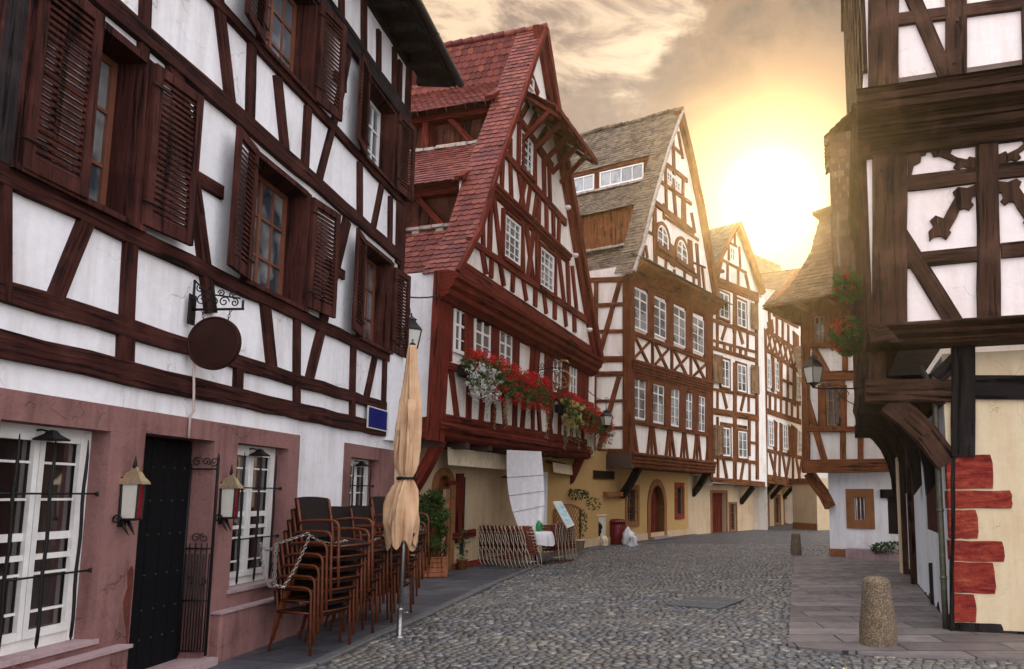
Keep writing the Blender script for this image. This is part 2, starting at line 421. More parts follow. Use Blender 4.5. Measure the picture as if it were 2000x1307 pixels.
def bm_(mb, pl, x0, y0, x1, y1, w, w2=None, o1=.04, o0=-.02, **k):
    """timber whose centre line runs between two points seen in the photograph; w = seen width"""
    w2 = w if w2 is None else w2
    dx, dy = x1-x0, y1-y0; L = math.hypot(dx, dy); nx, ny = -dy/L, dx/L
    def ww(x, y, q):
        a = Vector(pl.at(x+nx*q/2, y+ny*q/2)); b = Vector(pl.at(x-nx*q/2, y-ny*q/2))
        A = Vector(pl.at(x0, y0)); B = Vector(pl.at(x1, y1)); t = (B-A).normalized(); d = a-b
        return abs(d.x*(-t.y)+d.y*t.x)
    beam_sz(mb, pl, pl.at(x0, y0), pl.at(x1, y1), ww(x0, y0, w), ww(x1, y1, w2), o1, o0, **k)
def beams(mb, pl, rows, o1=.04, **k):
    for r in rows: bm_(mb, pl, *r, o1=o1, **k)
def post(mb, pl, x, y0, x1, y1, w, **k): bm_(mb, pl, x, y0, x1, y1, w, **k)
def wallgrid(mb, pl, s0, s1, z0, z1, holes, depth=.2, top=None):
    """flat wall with rectangular openings and their reveals. holes: (s0,s1,z0,z1[,depth])"""
    S_ = sorted(set([s0, s1] + [h[0] for h in holes] + [h[1] for h in holes])); Z_ = sorted(set([z0, z1] + [h[2] for h in holes] + [h[3] for h in holes]))
    S_ = [s for s in S_ if s0-1e-6 <= s <= s1+1e-6]; Z_ = [z for z in Z_ if z0-1e-6 <= z <= z1+1e-6]
    for i in range(len(S_)-1):
        for j in range(len(Z_)-1):
            cs, cz = (S_[i]+S_[i+1])/2, (Z_[j]+Z_[j+1])/2
            if any(h[0] < cs < h[1] and h[2] < cz < h[3] for h in holes): continue
            mb.add([pl.pt(S_[i], Z_[j]), pl.pt(S_[i+1], Z_[j]), pl.pt(S_[i+1], Z_[j+1]), pl.pt(S_[i], Z_[j+1])], [(0, 1, 2, 3)])
    for h in holes:
        a, b, c, d = h[:4]; D = -(h[4] if len(h) > 4 else depth)
        q = [(a, c), (b, c), (b, d), (a, d)]
        for k in range(4):
            p, r = q[k], q[(k+1) % 4]
            mb.add([pl.pt(*p, 0), pl.pt(*r, 0), pl.pt(*r, D), pl.pt(*p, D)], [(0, 1, 2, 3)])
def rectpx(pl, x0, y0, x1, y1):
    """top-left and bottom-right seen corners -> s0,s1,z0,z1 (s ordered)"""
    sa, za = pl.at(x0, y0); sb, zb = pl.at(x1, y1)
    return min(sa, sb), max(sa, sb), min(za, zb), max(za, zb)
def window(root, pl, r, cols=2, rows=3, o=.0, fw=.05, mw=.022, fmat='wframe', gmat='glass', name='window', label=None, curtain=False, mid=None, arch=False, midr=None, behind=True):
    """frame with glazing bars (one part) and its pane (a sub-part). o = offset of the glass from the wall plane"""
    s0, s1, z0, z1 = r; mb = MB(); t = .035
    def R(a, b, c, d, p0, p1): mb.rect(pl, a, b, c, d, o+p0, o+p1, .003)
    if arch:
        cs = (s0+s1)/2; hw = (s1-s0)/2; zc = z1-hw; n = 10
        outer = [(s0, z0)] + [(cs-hw*math.cos(PI*k/n), zc+hw*math.sin(PI*k/n)) for k in range(n+1)] + [(s1, z0)]
        inner = [(s0+fw, z0)] + [(cs-(hw-fw)*math.cos(PI*k/n), zc+(hw-fw)*math.sin(PI*k/n)) for k in range(n+1)] + [(s1-fw, z0)]
        for k in range(len(outer)-1):
            q = [outer[k], outer[k+1], inner[k+1], inner[k]]
            mb.prism(pl, q, o, o+t)
        R(s0+fw, s1-fw, z0, z0+fw, 0, t)
        pg = [(s, z) for s, z in inner]
    else:
        R(s0, s0+fw, z0, z1, 0, t); R(s1-fw, s1, z0, z1, 0, t)
        R(s0+fw, s1-fw, z0, z0+fw*1.2, 0, t-.001); R(s0+fw, s1-fw, z1-fw, z1, 0, t-.001)
        pg = [(s0+.01, z0+.01), (s1-.01, z0+.01), (s1-.01, z1-.01), (s0+.01, z1-.01)]
    for c in range(1, cols):
        s = s0+(s1-s0)*c/cols; thick = (fw*.9 if (cols % 2 == 0 and c == cols//2) else mw)
        R(s-thick/2, s+thick/2, z0+fw, z1-fw*.8, .002, t-.004 if thick > mw else t-.012)
    for q in range(1, rows):
        z = z0+(z1-z0)*q/rows; thick = (fw*.8 if midr == q else mw)
        R(s0+fw*.8, s1-fw*.8, z-thick/2, z+thick/2, .003, t-.008)
    f = mb.obj(name, M[fmat], root)
    if label: f['label'] = label
    g = MB(); g.prism(pl, pg, o-.012, o+.006); g.obj('pane', M[gmat], f)
    return f
def tiles(mb, A, B, D, E, tw=.17, th=.15, thick=.018, jit=.006, nrm=None, lift=.028, sag=0.0):
    """rows of round-ended tiles on the quad A(bottom-left) B(bottom-right) D(top-left) E(top-right)"""
    A, B, D, E = map(Vector, (A, B, D, E))
    n_ = (B-A).cross(D-A) if (B-A).length > .01 else (E-D).cross(D-A)
    n_.normalize()
    if nrm is not None and n_.dot(nrm) < 0: n_ = -n_
    H = ((D-A).length+(E-B).length)/2; rows = max(1, round(H/th))
    for j in range(rows):
        f0 = j/rows; f1 = (j+1.35)/rows
        L = (A+(D-A)*f0); R_ = (B+(E-B)*f0); L2 = A+(D-A)*f1; R2 = B+(E-B)*f1
        wd = (R_-L).length; cols = max(1, round(wd/tw)); sh = .5 if j % 2 else 0
        for i in range(-1 if sh else 0, cols):
            a0, a1 = max(0, (i+sh)/cols), min(1, (i+1+sh)/cols)
            if a1-a0 < .1/cols: continue
            g = .012*(a1-a0); a0 += g; a1 -= g
            def Q(a, f, up):
                p = (A+(D-A)*f)*(1-a)+(B+(E-B)*f)*a
                return p + n_*(up + sag*math.sin(PI*a))
            ju = random.uniform(-jit, jit); jf = random.uniform(-.06, .06)/rows
            dr = .34/rows
            up0 = lift+ju; top = .004
            pts = []
            for k, (aa, ff) in enumerate(((0, .62), (.18, .18), (.5, 0), (.82, .18), (1, .62))):
                pts.append((a0+(a1-a0)*aa, f0+jf+dr*ff))
            vs = [Q(a, f, up0) for a, f in pts] + [Q(a1, min(1.02, f1), top), Q(a0, min(1.02, f1), top)] + [Q(a, f, up0-thick) for a, f in pts]
            fs = [(0, 1, 2, 3, 4, 5, 6)] + [(k, k+1, k+8, k+7) for k in range(4)] + [(4, 5, 11), (0, 6, 7)]
            mb.add(vs, fs)
def roofstrip(mb, pl, prof, oa, ob, under=None, **k):
    """tiles on a slope: profile [(s,z)...] from bottom to top, swept from offset oa to ob"""
    for (s0, z0), (s1, z1) in zip(prof, prof[1:]):
        tiles(mb, pl.pt(s0, z0, oa), pl.pt(s0, z0, ob), pl.pt(s1, z1, oa), pl.pt(s1, z1, ob), **k)
        if under is not None:
            under.add([pl.pt(s0, z0, oa), pl.pt(s0, z0, ob), pl.pt(s1, z1, ob), pl.pt(s1, z1, oa)], [(0, 1, 2, 3)])
def moulding(mb, pl, xa, xb, prof, ends=True):
    """a stepped/curved cornice: profile of (offset, z-shift) swept along the facade between two (s,z) points"""
    (s0, z0), (s1, z1) = xa, xb; n = len(prof); N = max(1, int(abs(s1-s0)/1.2))
    vs, fs, uv = [], [], []; ru = random.uniform(0, 30)
    for i in range(N+1):
        f = i/N
        for k, (o, dz_) in enumerate(prof): vs.append(pl.pt(s0+(s1-s0)*f, z0+(z1-z0)*f+dz_, o))
    L = abs(s1-s0)
    for i in range(N):
        for k in range(n-1):
            fs.append((i*n+k, i*n+k+1, (i+1)*n+k+1, (i+1)*n+k))
            uv.append(((ru+L*i/N, k*.07), (ru+L*i/N, k*.07+.07), (ru+L*(i+1)/N, k*.07+.07), (ru+L*(i+1)/N, k*.07)))
    for i in (0, N):
        fs.append(tuple(i*n+k for k in range(n))); uv.append(tuple((ru, .05*k) for k in range(n)))
    mb.add(vs, fs, uv)
def shutter(root, pl, s0, s1, z0, z1, o=.06, tilt=0.0, hinge='l', mat='shutter', louvres=True, name='shutter'):
    """a louvred leaf; tilt swings it out from the wall about its hinge side"""
    mb = MB(); W_ = s1-s0; H = z1-z0; t = .04; st = min(.075, W_*.17)
    hs = s0 if hinge == 'l' else s1; sg = 1 if hinge == 'l' else -1
    ct, sn = math.cos(tilt), math.sin(tilt)
    class Q:      # the leaf's own plane
        def pt(q, u, z, oo=0.0): return pl.pt(hs+sg*(u*ct-oo*sn), z, o+u*sn+oo*ct)
    q = Q()
    def R(a, b, c, d, p0=0, p1=t): mb.prism(q, [(a, c), (b, c), (b, d), (a, d)], p0, p1, .004)
    R(0, st, z0, z1); R(W_-st, W_, z0, z1); R(st, W_-st, z0, z0+st*1.4, .001, t-.001); R(st, W_-st, z1-st*1.2, z1, .001, t-.001)
    if louvres:
        n = int((H-2.6*st)/.052)
        for k in range(n):
            z = z0+st*1.4+(H-2.6*st)*(k+.5)/n
            vs = [q.pt(u, z+dz_, oo) for u in (st, W_-st) for dz_, oo in ((.026, .002), (.032, .006), (-.020, .034), (-.027, .030))]
            mb.add(vs, [(0, 1, 5, 4), (1, 2, 6, 5), (2, 3, 7, 6), (3, 0, 4, 7)])
    else:
        n = max(2, round((W_-2*st)/.12))
        for k in range(n):
            a = st+(W_-2*st)*k/n; b = st+(W_-2*st)*(k+1)/n
            R(a+.003, b-.003, z0+st, z1-st, .006, .024)
    # planar uvs along the height for the wood grain
    f = mb.obj(name, M[mat], root)
    for z in (z0+H*.14, z1-H*.14):
        h = MB(); h.tube([q.pt(-.02, z, t*.5), q.pt(-.02, z, t+.012), q.pt(W_*.28, z, t+.012)], .008, 5)
        h.obj('hinge', M['iron'], f)
    return f
def chain(pts, mb, link=.035, r=.0035, wd=.011):
    """chain links along a polyline"""
    seg = []; P_ = [Vector(p) for p in pts]; tot = 0; cum = [0]
    for a, b in zip(P_, P_[1:]): tot += (b-a).length; cum.append(tot)
    n = max(2, int(tot/(link*.78)))
    def along(d):
        for i in range(len(P_)-1):
            if d <= cum[i+1] or i == len(P_)-2:
                f = (d-cum[i])/max(1e-6, cum[i+1]-cum[i]); return P_[i].lerp(P_[i+1], f), (P_[i+1]-P_[i]).normalized()
    for k in range(n):
        c, t = along((k+.5)*tot/n); u = t.orthogonal().normalized(); v = t.cross(u)
        if k % 2: u, v = v, u
        loop = []
        for j in range(8):
            a = 2*PI*j/8; loop.append(c + t*math.cos(a)*link*.55 + u*math.sin(a)*wd)
        mb.tube(loop, r, 4, closed=True)
def hang(a, b, sagd, n=14):
    a, b = Vector(a), Vector(b); return [a.lerp(b, i/n) - Vector((0, 0, 4*sagd*(i/n)*(1-i/n))) for i in range(n+1)]
def scroll(c, r0, turns, ex, ez, n=26, start=0.0, sgn=1):
    c = Vector(c); out = []
    for i in range(n+1):
        f = i/n; a = start + sgn*f*turns*2*PI; r = r0*(1-f*.82); out.append(c + ex*(r*math.cos(a)) + ez*(r*math.sin(a)))
    return out
def leaves(mb, c, rad, n, size, flat=0.0, shell=.55, elong=1.6):
    """n small bent leaves scattered in an ellipsoid, denser near its skin"""
    c = Vector(c)
    for _ in range(n):
        while True:
            d = Vector([random.uniform(-1, 1) for _ in range(3)])
            if .05 < d.length < 1: break
        rr = d.length**shell; d = d.normalized()*rr
        p = c + Vector((d.x*rad[0], d.y*rad[1], d.z*rad[2]))
        leaf(mb, p, size*random.uniform(.6, 1.25), elong)
def leaf(mb, p, s, elong=1.6, nrm=None):
    a = Vector([random.gauss(0, 1) for _ in range(3)]).normalized(); b = a.orthogonal().normalized()
    b = (Matrix.Rotation(random.uniform(0, 6.28), 3, a) @ b); cc = a.cross(b)
    h = s*.5; mb.add([p-b*h*elong, p+cc*h*.55+a*h*.15, p+b*h*elong, p-cc*h*.55+a*h*.15], [(0, 1, 2), (0, 2, 3)])
def bracket(mb, pl, s, z0, z1, out, w=.16, thick=.2, o0=0.0, bow=.0):
    """a diagonal knee under a jetty, from the wall at z0 out to the jetty at z1"""
    n = 8; vs, fs, uv = [], [], []
    for i in range(n+1):
        f = i/n; o = o0 + out*f; z = z0+(z1-z0)*f + bow*math.sin(PI*f)
        L = math.hypot(out, z1-z0); nx, nz = -(z1-z0)/L, out/L
        for sgn in (-1, 1):
            for ss in (-w/2, w/2): vs.append(pl.pt(s+ss, z+nz*sgn*thick/2, o+nx*sgn*thick/2))
    for i in range(n):
        b = i*4
        for p, q in ((0, 1), (1, 3), (3, 2), (2, 0)):
            fs.append((b+p, b+q, b+4+q, b+4+p)); uv.append(((i*.1, .1*p), (i*.1, .1*p+.1), (i*.1+.1, .1*p+.1), (i*.1+.1, .1*p)))
    fs += [(0, 1, 3, 2), (n*4, n*4+1, n*4+3, n*4+2)]; uv += [((0, 0), (0, .1), (.1, .1), (.1, 0))]*2
    mb.add(vs, fs, uv)
# ------------------------------------------------------------------ facade planes
A = Pl(gnd(405, 1298)[:2], (70, 1410))
if A.n.x < 0: A.n = -A.n
def mk(x, y, vp): 
    p = Pl(gnd(x, y)[:2], (vp-1250, 1410))
    if (Vector((0, 0))-p.O).dot(p.n) < 0: p.n = -p.n
    return p
Bg = mk(880, 1115, 1640); Bj = Bg.off(.8)
Cg = mk(1250, 1057, 1950); Cj = Cg.off(.8)
def through(pl, px, vp):
    """a plane that starts where pl is seen at px and runs to its own vanishing point"""
    s, z = pl.at(px, 967); q = pl.pt(s, 0); p = Pl((q.x, q.y), (vp-1250, 1410))
    if (Vector((0, 0))-p.O).dot(p.n) < 0: p.n = -p.n
    return p
Dj = through(Cj, 1388, 2300); Dg = Dj.off(-.7)
Ej = through(Dj, 1480, 1920); Eg = Ej.off(-.8)
def mkr(x, y, vp):
    d = Vector((vp-1250, 1410)); d = -d      # runs to the right, towards the viewer
    p = Pl(gnd(x, y)[:2], d)
    if (Vector((0, 0))-p.O).dot(p.n) < 0: p.n = -p.n
    return p
Gg = mkr(1622, 1088, -700); Gj = Gg.off(.35)
Fg = mkr(1866, 1236, -3750); Fj = Fg.off(.35)
Fs = mk(1866, 1236, 1650); Fsj = Fs.off(1.0)     # street side of the right house

# ------------------------------------------------------------------ ground: base sheet, cobbles, pavements
gm = newmat('ground_earth'); setb(gm, (.10, .09, .08), .9)
mb = MB(); mb.add([(-70, -20, -.03), (70, -20, -.03), (70, 80, -.03), (-70, 80, -.03)], [(0, 1, 2, 3)])
tag(mb.obj('ground', gm.m), kind='structure')

# street outline on the ground, left edge (from the photograph) and right edge
Ledge = [gnd(430, 1345), gnd(622, 1301), gnd(737, 1246), gnd(833, 1205), gnd(888, 1179), gnd(973, 1139), gnd(1070, 1098), gnd(1166, 1072), gnd(1260, 1062), gnd(1390, 1052), gnd(1500, 1045), gnd(1560, 1038), gnd(1600, 1030)]
Redge = [gnd(2010, 1292), gnd(1760, 1283), gnd(1600, 1272), gnd(1540, 1266), gnd(1543, 1200), gnd(1547, 1140), gnd(1551, 1088), gnd(1622, 1088), gnd(1640, 1060), gnd(1640, 1030)]
def xat(edge, Y):
    for a, b in zip(edge, edge[1:]):
        if (a.y-Y)*(b.y-Y) <= 0 and abs(b.y-a.y) > 1e-6:
            return a.x+(b.x-a.x)*(Y-a.y)/(b.y-a.y)
    return None
# road bed (dark joints between the stones)
t = newmat('sand_joints'); O = t.tc.outputs['Object']
a = t.add('ShaderNodeTexNoise', {'Vector': O, 'Scale': 30.0, 'Detail': 5.0}).outputs[0]
vor = t.add('ShaderNodeTexVoronoi', {'Vector': O, 'Scale': 9.0}, feature='DISTANCE_TO_EDGE').outputs[0]
vc = t.add('ShaderNodeTexVoronoi', {'Vector': O, 'Scale': 9.0}).outputs['Color']
vs_ = t.add('ShaderNodeSeparateColor', {0: vc}).outputs[0]
st = t.mrange(vor, .02, .09, 0, 1, True)
c = t.mix(st, (.022, .019, .017), t.ramp(vs_, [(0, (.05, .048, .048)), (.5, (.095, .09, .085)), (1, (.16, .15, .14))]))
setb(t, c, .6, t.math('ADD', st, t.math('MULTIPLY', a, .2)), .6, .03)
jointmat = t.m
t = newmat('dark_joint_grit'); a = t.add('ShaderNodeTexNoise', {'Vector': t.tc.outputs['Object'], 'Scale': 45.0, 'Detail': 5.0}).outputs[0]
setb(t, t.mix(t.mrange(a, .35, .7), (.018, .016, .015), (.050, .043, .036)), .95, a, .6, .01); gritmat = t.m

FAR = 24.0
mb = MB()
mb.add([(-9, -3, -.012), (9, -3, -.012), (9, FAR, -.012), (-9, FAR, -.012)], [(0, 1, 2, 3)])
tag(mb.obj('road_bed', gritmat), kind='structure')
mb = MB(); mb.add([(-9, FAR, -.006), (30, FAR, -.006), (30, 79, -.006), (-9, 79, -.006)], [(0, 1, 2, 3)])
mb.obj('road_far', jointmat)['kind'] = 'structure'

# real cobbles: rows across the street, each stone a low rounded dome
cob = island('worn_cobble_stone', [(0, (.040, .042, .048)), (.2, (.11, .095, .078)), (.4, (.070, .074, .084)), (.6, (.15, .135, .115)), (.8, (.105, .11, .118)), (1, (.29, .26, .21))], .30, 35, .5, (.15, .13, .10), spec=.5, mscale=.5)
mb = MB()
def stone(c, ax, ay, h, seed):
    """irregular rounded setts"""
    n = 8; r1, r2, r3 = [], [], []
    rz = random.uniform(-.12, .12); cr, sr = math.cos(rz), math.sin(rz)
    tx, ty = random.uniform(-.05, .05), random.uniform(-.05, .05)
    for k in range(n):
        a_ = 2*PI*(k+.5)/n; ca, sa = math.cos(a_), math.sin(a_)
        q = 1/max(abs(ca), abs(sa))**.9 * random.uniform(.93, 1.06)
        x, y = ca*q*ax, sa*q*ay; x, y = x*cr-y*sr, x*sr+y*cr
        r1.append((c.x+x, c.y+y, c.z-.03)); r2.append((c.x+x*.95, c.y+y*.95, c.z+h*.5+x*tx+y*ty)); r3.append((c.x+x*.78, c.y+y*.78, c.z+h*.93+x*tx+y*ty))
    vs = r1+r2+r3+[(c.x, c.y, c.z+h)]; fs = []
    for k in range(n):
        k2 = (k+1) % n
        fs += [(k, k2, n+k2, n+k), (n+k, n+k2, 2*n+k2, 2*n+k), (2*n+k, 2*n+k2, 3*n)]
    mb.add(vs, fs, smooth=True)
Y = 5.2; row = 0
while Y < FAR:
    ry = (.083 if Y < 12 else .098)*random.uniform(.86, 1.14)
    xl, xr = xat(Ledge, Y), xat(Redge, Y)
    if xl is None: xl = Ledge[0].x - .3
    if xr is None: xr = Redge[0].x
    if Y < Redge[0].y: xr = 6.0
    # in front of the right pavement the cobbles run on to the right
    for e0, e1 in zip(Redge[:3], Redge[1:4]):
        pass
    x = xl + random.uniform(0, .06); xmax = xr
    if Redge[3].y-.02 > Y >= Redge[0].y: xmax = xat(Redge[:4], Y) or xr
    while x < xmax:
        wx = random.uniform(.070, .135)
        vis = abs((x)/Y*1410+0) < 1300
        if vis:
            yy = Y + .05*math.sin(x*1.9+.8*math.sin(Y)) + .035*math.sin(x*.7+2)
            hz = .012*noise.noise(Vector((x*.6, Y*.6, 0)))
            stone(Vector((x+wx/2, yy, hz-.010)), wx/2*.95, ry/2*.94, random.uniform(.012, .021), row)
        x += wx
    Y += ry; row += 1
tag(mb.obj('cobbled_road', cob), kind='structure')

# pavements: flagstones with joints, slightly raised
def slabmat(name, col, col2, sx, sy, rot=0.0):
    t = newmat(name); O = t.tc.outputs['Object']
    mp = t.add('ShaderNodeMapping', {0: O, 'Rotation': (0, 0, rot), 'Scale': (1, 1, 1)}).outputs[0]
    br = t.add('ShaderNodeTexBrick', {'Vector': mp, 'Color1': (.3, .3, .3, 1), 'Color2': (.7, .7, .7, 1), 'Mortar': (0, 0, 0, 1), 'Scale': 1.0, 'Mortar Size': .011, 'Brick Width': sx, 'Row Height': sy, 'Bias': 0.0})
    v = t.add('ShaderNodeSeparateColor', {0: br.outputs['Color']}).outputs[0]
    a = t.add('ShaderNodeTexNoise', {'Vector': O, 'Scale': 3.5, 'Detail': 7.0, 'Roughness': .65}).outputs[0]
    b = t.add('ShaderNodeTexNoise', {'Vector': O, 'Scale': 70.0, 'Detail': 3.0}).outputs[0]
    c = t.mix(t.mrange(v, .30, .70), [x*.8 for x in col], [x*1.12 for x in col2]); c = t.mix(t.mrange(a, .35, .72, 0, .6), c, [x*.45 for x in col])
    c = t.mix(t.mrange(b, .5, .8, 0, .3), c, [x*1.6 for x in col2])
    c = t.mix(br.outputs['Fac'], c, (.02, .018, .018))
    h = t.math('ADD', t.math('MULTIPLY', br.outputs['Fac'], -1.2), t.math('ADD', t.math('MULTIPLY', a, .6), t.math('MULTIPLY', b, .1)))
    return setb(t, c, t.mrange(a, .3, .7, .4, .7), h, .5, .012, spec=.4)
pvL = slabmat('grey_flagstones', (.055, .056, .066), (.080, .080, .090), .85, .5, .25)
pvR = slabmat('mauve_flagstones', (.125, .103, .098), (.19, .162, .150), 1.1, .42, 0.0)
def sheet(name, poly, z, mat, edge=.1, kind='structure'):
    mb = MB(); n = len(poly); vs = [(p.x, p.y, z) for p in poly]+[(p.x, p.y, z-edge) for p in poly]
    mb.add(vs, [tuple(range(n))] + [(k, (k+1) % n, n+(k+1) % n, n+k) for k in range(n)])
    return tag(mb.obj(name, mat), kind=kind)
lp = [Vector((-8, 2, 0))] + [Vector((Ledge[0].x+.1, 2, 0))] + Ledge[:10] + [Vector((Ledge[9].x-.4, Ledge[9].y+3, 0)), Vector((-9, 31, 0))]
sheet('pavement_left', lp, .022, pvL)
rp = [Redge[0]+Vector((4, 0, 0))] + Redge[:8] + [Vector((9.5, 18.5, 0)), Vector((9.5, 7.0, 0))]
sheet('pavement', rp, .024, pvR)
# stone edging along the left pavement
mb = MB()
for a_, b_ in zip(Ledge[:9], Ledge[1:10]):
    L = (b_-a_).length; n = max(1, int(L/.42)); ang_ = math.atan2(b_.y-a_.y, b_.x-a_.x)
    for k in range(n):
        c_ = a_.lerp(b_, (k+.5)/n); mb.cbox((c_.x-.05, c_.y, .006), (L/n-.012, .13, .05), ang_, b=.012)
tag(mb.obj('kerb_edging', simple('kerb_stone', (.10, .095, .095), .6, scale=20)), kind='structure')
# a few cobbles are worn round the parasol socket: patch of mortar
# ================================================================== left white half-timbered house
hA = thing('half_timbered_house', 'large white timbered house at left with dark red shutters above a rose stone base', 'house', A.pt(0, 0, -1))
ZA = dict(h1=(2.49, 2.68), h2=(2.87, 3.02), h3=(3.64, 3.79), h4=(5.35, 5.53), h5=(6.30, 6.42), h6=(7.66, 7.95), h7=(8.72, 8.86))
SE = 4.30
holes_up = [(-2.46, -1.38, 3.80, 5.24, .26), (.15, 1.28, 3.80, 5.22, .26), (2.82, 3.86, 3.80, 5.22, .26),
            (.14, 1.20, 6.42, 7.66, .24), (2.69, 3.74, 6.42, 7.66, .24), (-2.40, -1.30, 6.42, 7.66, .24)]
w1 = MB(); wallgrid(w1, A, -6.5, SE, 2.305, 8.85, holes_up)
wallgrid(w1, A, 1.42, 2.60, -.1, 2.305, [])
w1.add([A.pt(SE, -.1), A.pt(SE, 8.85), A.pt(SE, 8.85, -4), A.pt(SE, -.1, -4)], [(0, 1, 2, 3)])
w1.add([A.pt(-6.5, -.1), A.pt(-6.5, 8.85), A.pt(-6.5, 8.85, -4), A.pt(-6.5, -.1, -4)], [(0, 1, 2, 3)])
w1.rect(A, 3.88, 4.34, 2.44, 3.82, 0, .085)          # white pilaster at the corner
w1.obj('wall', M['white'], hA)
p = MB(); o = .022; Ap = A.off(o)
GW1 = (-2.36, -1.43, .50, 2.10); DOOR = (-1.06, -.15, -.02, 2.12); GW2 = (.22, 1.18, .66, 2.13); GW3 = (2.78, 3.70, .9, 2.12)
wallgrid(p, Ap, -6.5, 1.42, -.1, 2.305, [GW1+(.20,), DOOR+(.24,), GW2+(.20,), (-4.2, -3.2, .5, 2.1, .2)])
wallgrid(p, Ap, 2.60, 4.32, -.1, 2.30, [GW3+(.2,)])
for a, b in ((1.42, 1.42), (2.60, 2.60), (4.32, 4.32)):
    p.add([A.pt(a, -.1, 0), A.pt(a, 2.3, 0), A.pt(a, 2.3, o), A.pt(a, -.1, o)], [(0, 1, 2, 3)])
for a, b in ((-6.5, 1.42), (2.6, 4.32)):
    p.add([A.pt(a, 2.305, 0), A.pt(b, 2.305, 0), A.pt(b, 2.305, o), A.pt(a, 2.305, o)], [(0, 1, 2, 3)])
p.obj('stone_facing', M['pink'], hA)
p = MB()      # projecting plinths and sills
p.rect(A, -6.5, -1.19, -.1, .40, .02, .13, .02); p.rect(A, -.02, 1.44, -.1, .47, .02, .12, .02); p.rect(A, 1.42, 2.62, -.1, .33, .0, .05, .01)
p.obj('plinth', M['pink'], hA)
_L = [(-2.6, -1.17, .40, .425, .02, .15, .006), (-.04, 1.46, .47, .49, .02, .14, .006),
 (-2.40, -1.40, .475, .51, -.18, .05, .006), (.19, 1.21, .63, .665, -.18, .05, .006), (2.76, 3.72, .87, .905, -.18, .05, .006), (-1.14, -.08, -.02, .09, -.2, .16, .01)]
for r_ in _L:
    p = MB(); p.rect(A, *r_); p.obj('stone_ledge', M['sill'], hA)
# red undercoat showing where the render has come off beside the door
p = MB(); rp_ = [(-1.075, .35), (-1.10, .5), (-1.135, .62), (-1.16, .75), (-1.125, .86), (-1.14, .98), (-1.10, 1.03), (-1.075, .98)]
p.prism(Ap, rp_, -.004, .004); 
p.obj('worn_patch', plaster('bare_red_mortar', (.13, .040, .030), (.5, .4, .3), .8, 4.0, .8), hA)

# ---- timber frame
f = MB()
def H(z, s0=-6.5, s1=SE, o1=.045, **k): beam_sz(f, A, (s0, (z[0]+z[1])/2), (s1, (z[0]+z[1])/2), z[1]-z[0], o1=o1, seg=26, wob=.012, **k)
H(ZA['h1'], s1=3.86, o1=.05); H(ZA['h2'], s1=3.86); H(ZA['h3'], o1=.05); H(ZA['h4'], o1=.06); H(ZA['h5'], o1=.05)
rows = [
 (241, 655, 239, 722, 30), (462, 715, 460, 770, 15), (576, 748, 576, 795, 10), (685, 782, 685, 824, 8),
 (251, 455, 242, 632, 24), (164, 430, 101, 585, 30), (4, 340, 4, 590, 18), (330, 118, 352, 205, 22), (352, 205, 382, 420, 19), (382, 420, 407, 612, 18),
 (368, 340, 430, 377, 24), (514, 590, 528, 722, 17), (577, 615, 576, 752, 11), (675, 430, 637, 590, 15), (637, 590, 600, 745, 14),
 (634, 516, 668, 538, 16), (688, 655, 685, 775, 8), (731, 690, 711, 784, 8), (749, 700, 746, 800, 5),
 (420, -20, 446, 205, 15), (488, 85, 484, 240, 13), (538, 150, 554, 305, 12), (598, 210, 591, 338, 11), (683, 72, 655, 215, 11), (655, 215, 619, 352, 10),
 (650, 148, 672, 172, 14), (700, 318, 700, 428, 8), (743, 362, 725, 452, 8), (760, 385, 759, 482, 6),
 (281, -40, 274, 120, 19), (777, 395, 774, 515, 7), (779, 120, 777, 210, 6),
 (664, -30, 664, 30, 8), (708, -10, 708, 105, 8), (768, 95, 767, 190, 6), (737, 60, 737, 135, 6)]
beams(f, A, rows, o1=.04)
beam_sz(f, A, (4.22, 3.8), (4.24, 8.85), .13, o1=.055, seg=10)
# timbers left of the picture's edge
for s in (-2.75, -3.9, -5.1, -6.2):
    for za, zb in ((3.0, 3.65), (3.78, 5.36), (5.52, 6.31), (6.41, 7.67)): beam_sz(f, A, (s, za), (s+random.uniform(-.15, .15), zb), .13)
f.obj('timber_frame', M['tA'], hA)
f = MB()
H(ZA['h6'], o1=.07); H(ZA['h7'], o1=.05)
beam_sz(f, A, (-3.0, 3.8), (-3.0, 5.36), .22, o1=.052); beam_sz(f, A, (-2.58, 3.78), (-2.58, 5.36), .16, o1=.053)
f.obj('upper_beams', M['tAd'], hA)
# ---- upstairs windows
def lining(root, pl, r, d, mat, t=.035, o=.052, nm='window_surround'):
    s0, s1, z0, z1 = r; mb = MB()
    mb.rect(pl, s0-.045, s0+t, z0-.02, z1+.02, -d+.01, o, .004); mb.rect(pl, s1-t, s1+.045, z0-.02, z1+.02, -d+.01, o+.001, .004)
    mb.rect(pl, s0+t, s1-t, z1-t, z1+.03, -d+.01, o-.002, .004); mb.rect(pl, s0-.06, s1+.06, z0-.035, z0+.012, -d+.01, o+.035, .004)
    return mb.obj(nm, M[mat], root)
for k, (s0, s1, z0, z1, d) in enumerate(holes_up):
    lining(hA, A, (s0, s1, z0, z1), d, 'shutter')
    w_ = window(hA, A, (s0+.035, s1-.035, z0+.012, z1-.035), 4 if k < 3 else 4, 3, o=-d+.02, fw=.055, mw=.03, fmat='wframe' if k == 4 else 'bframe', gmat='glassc' if k > 2 else 'glass')
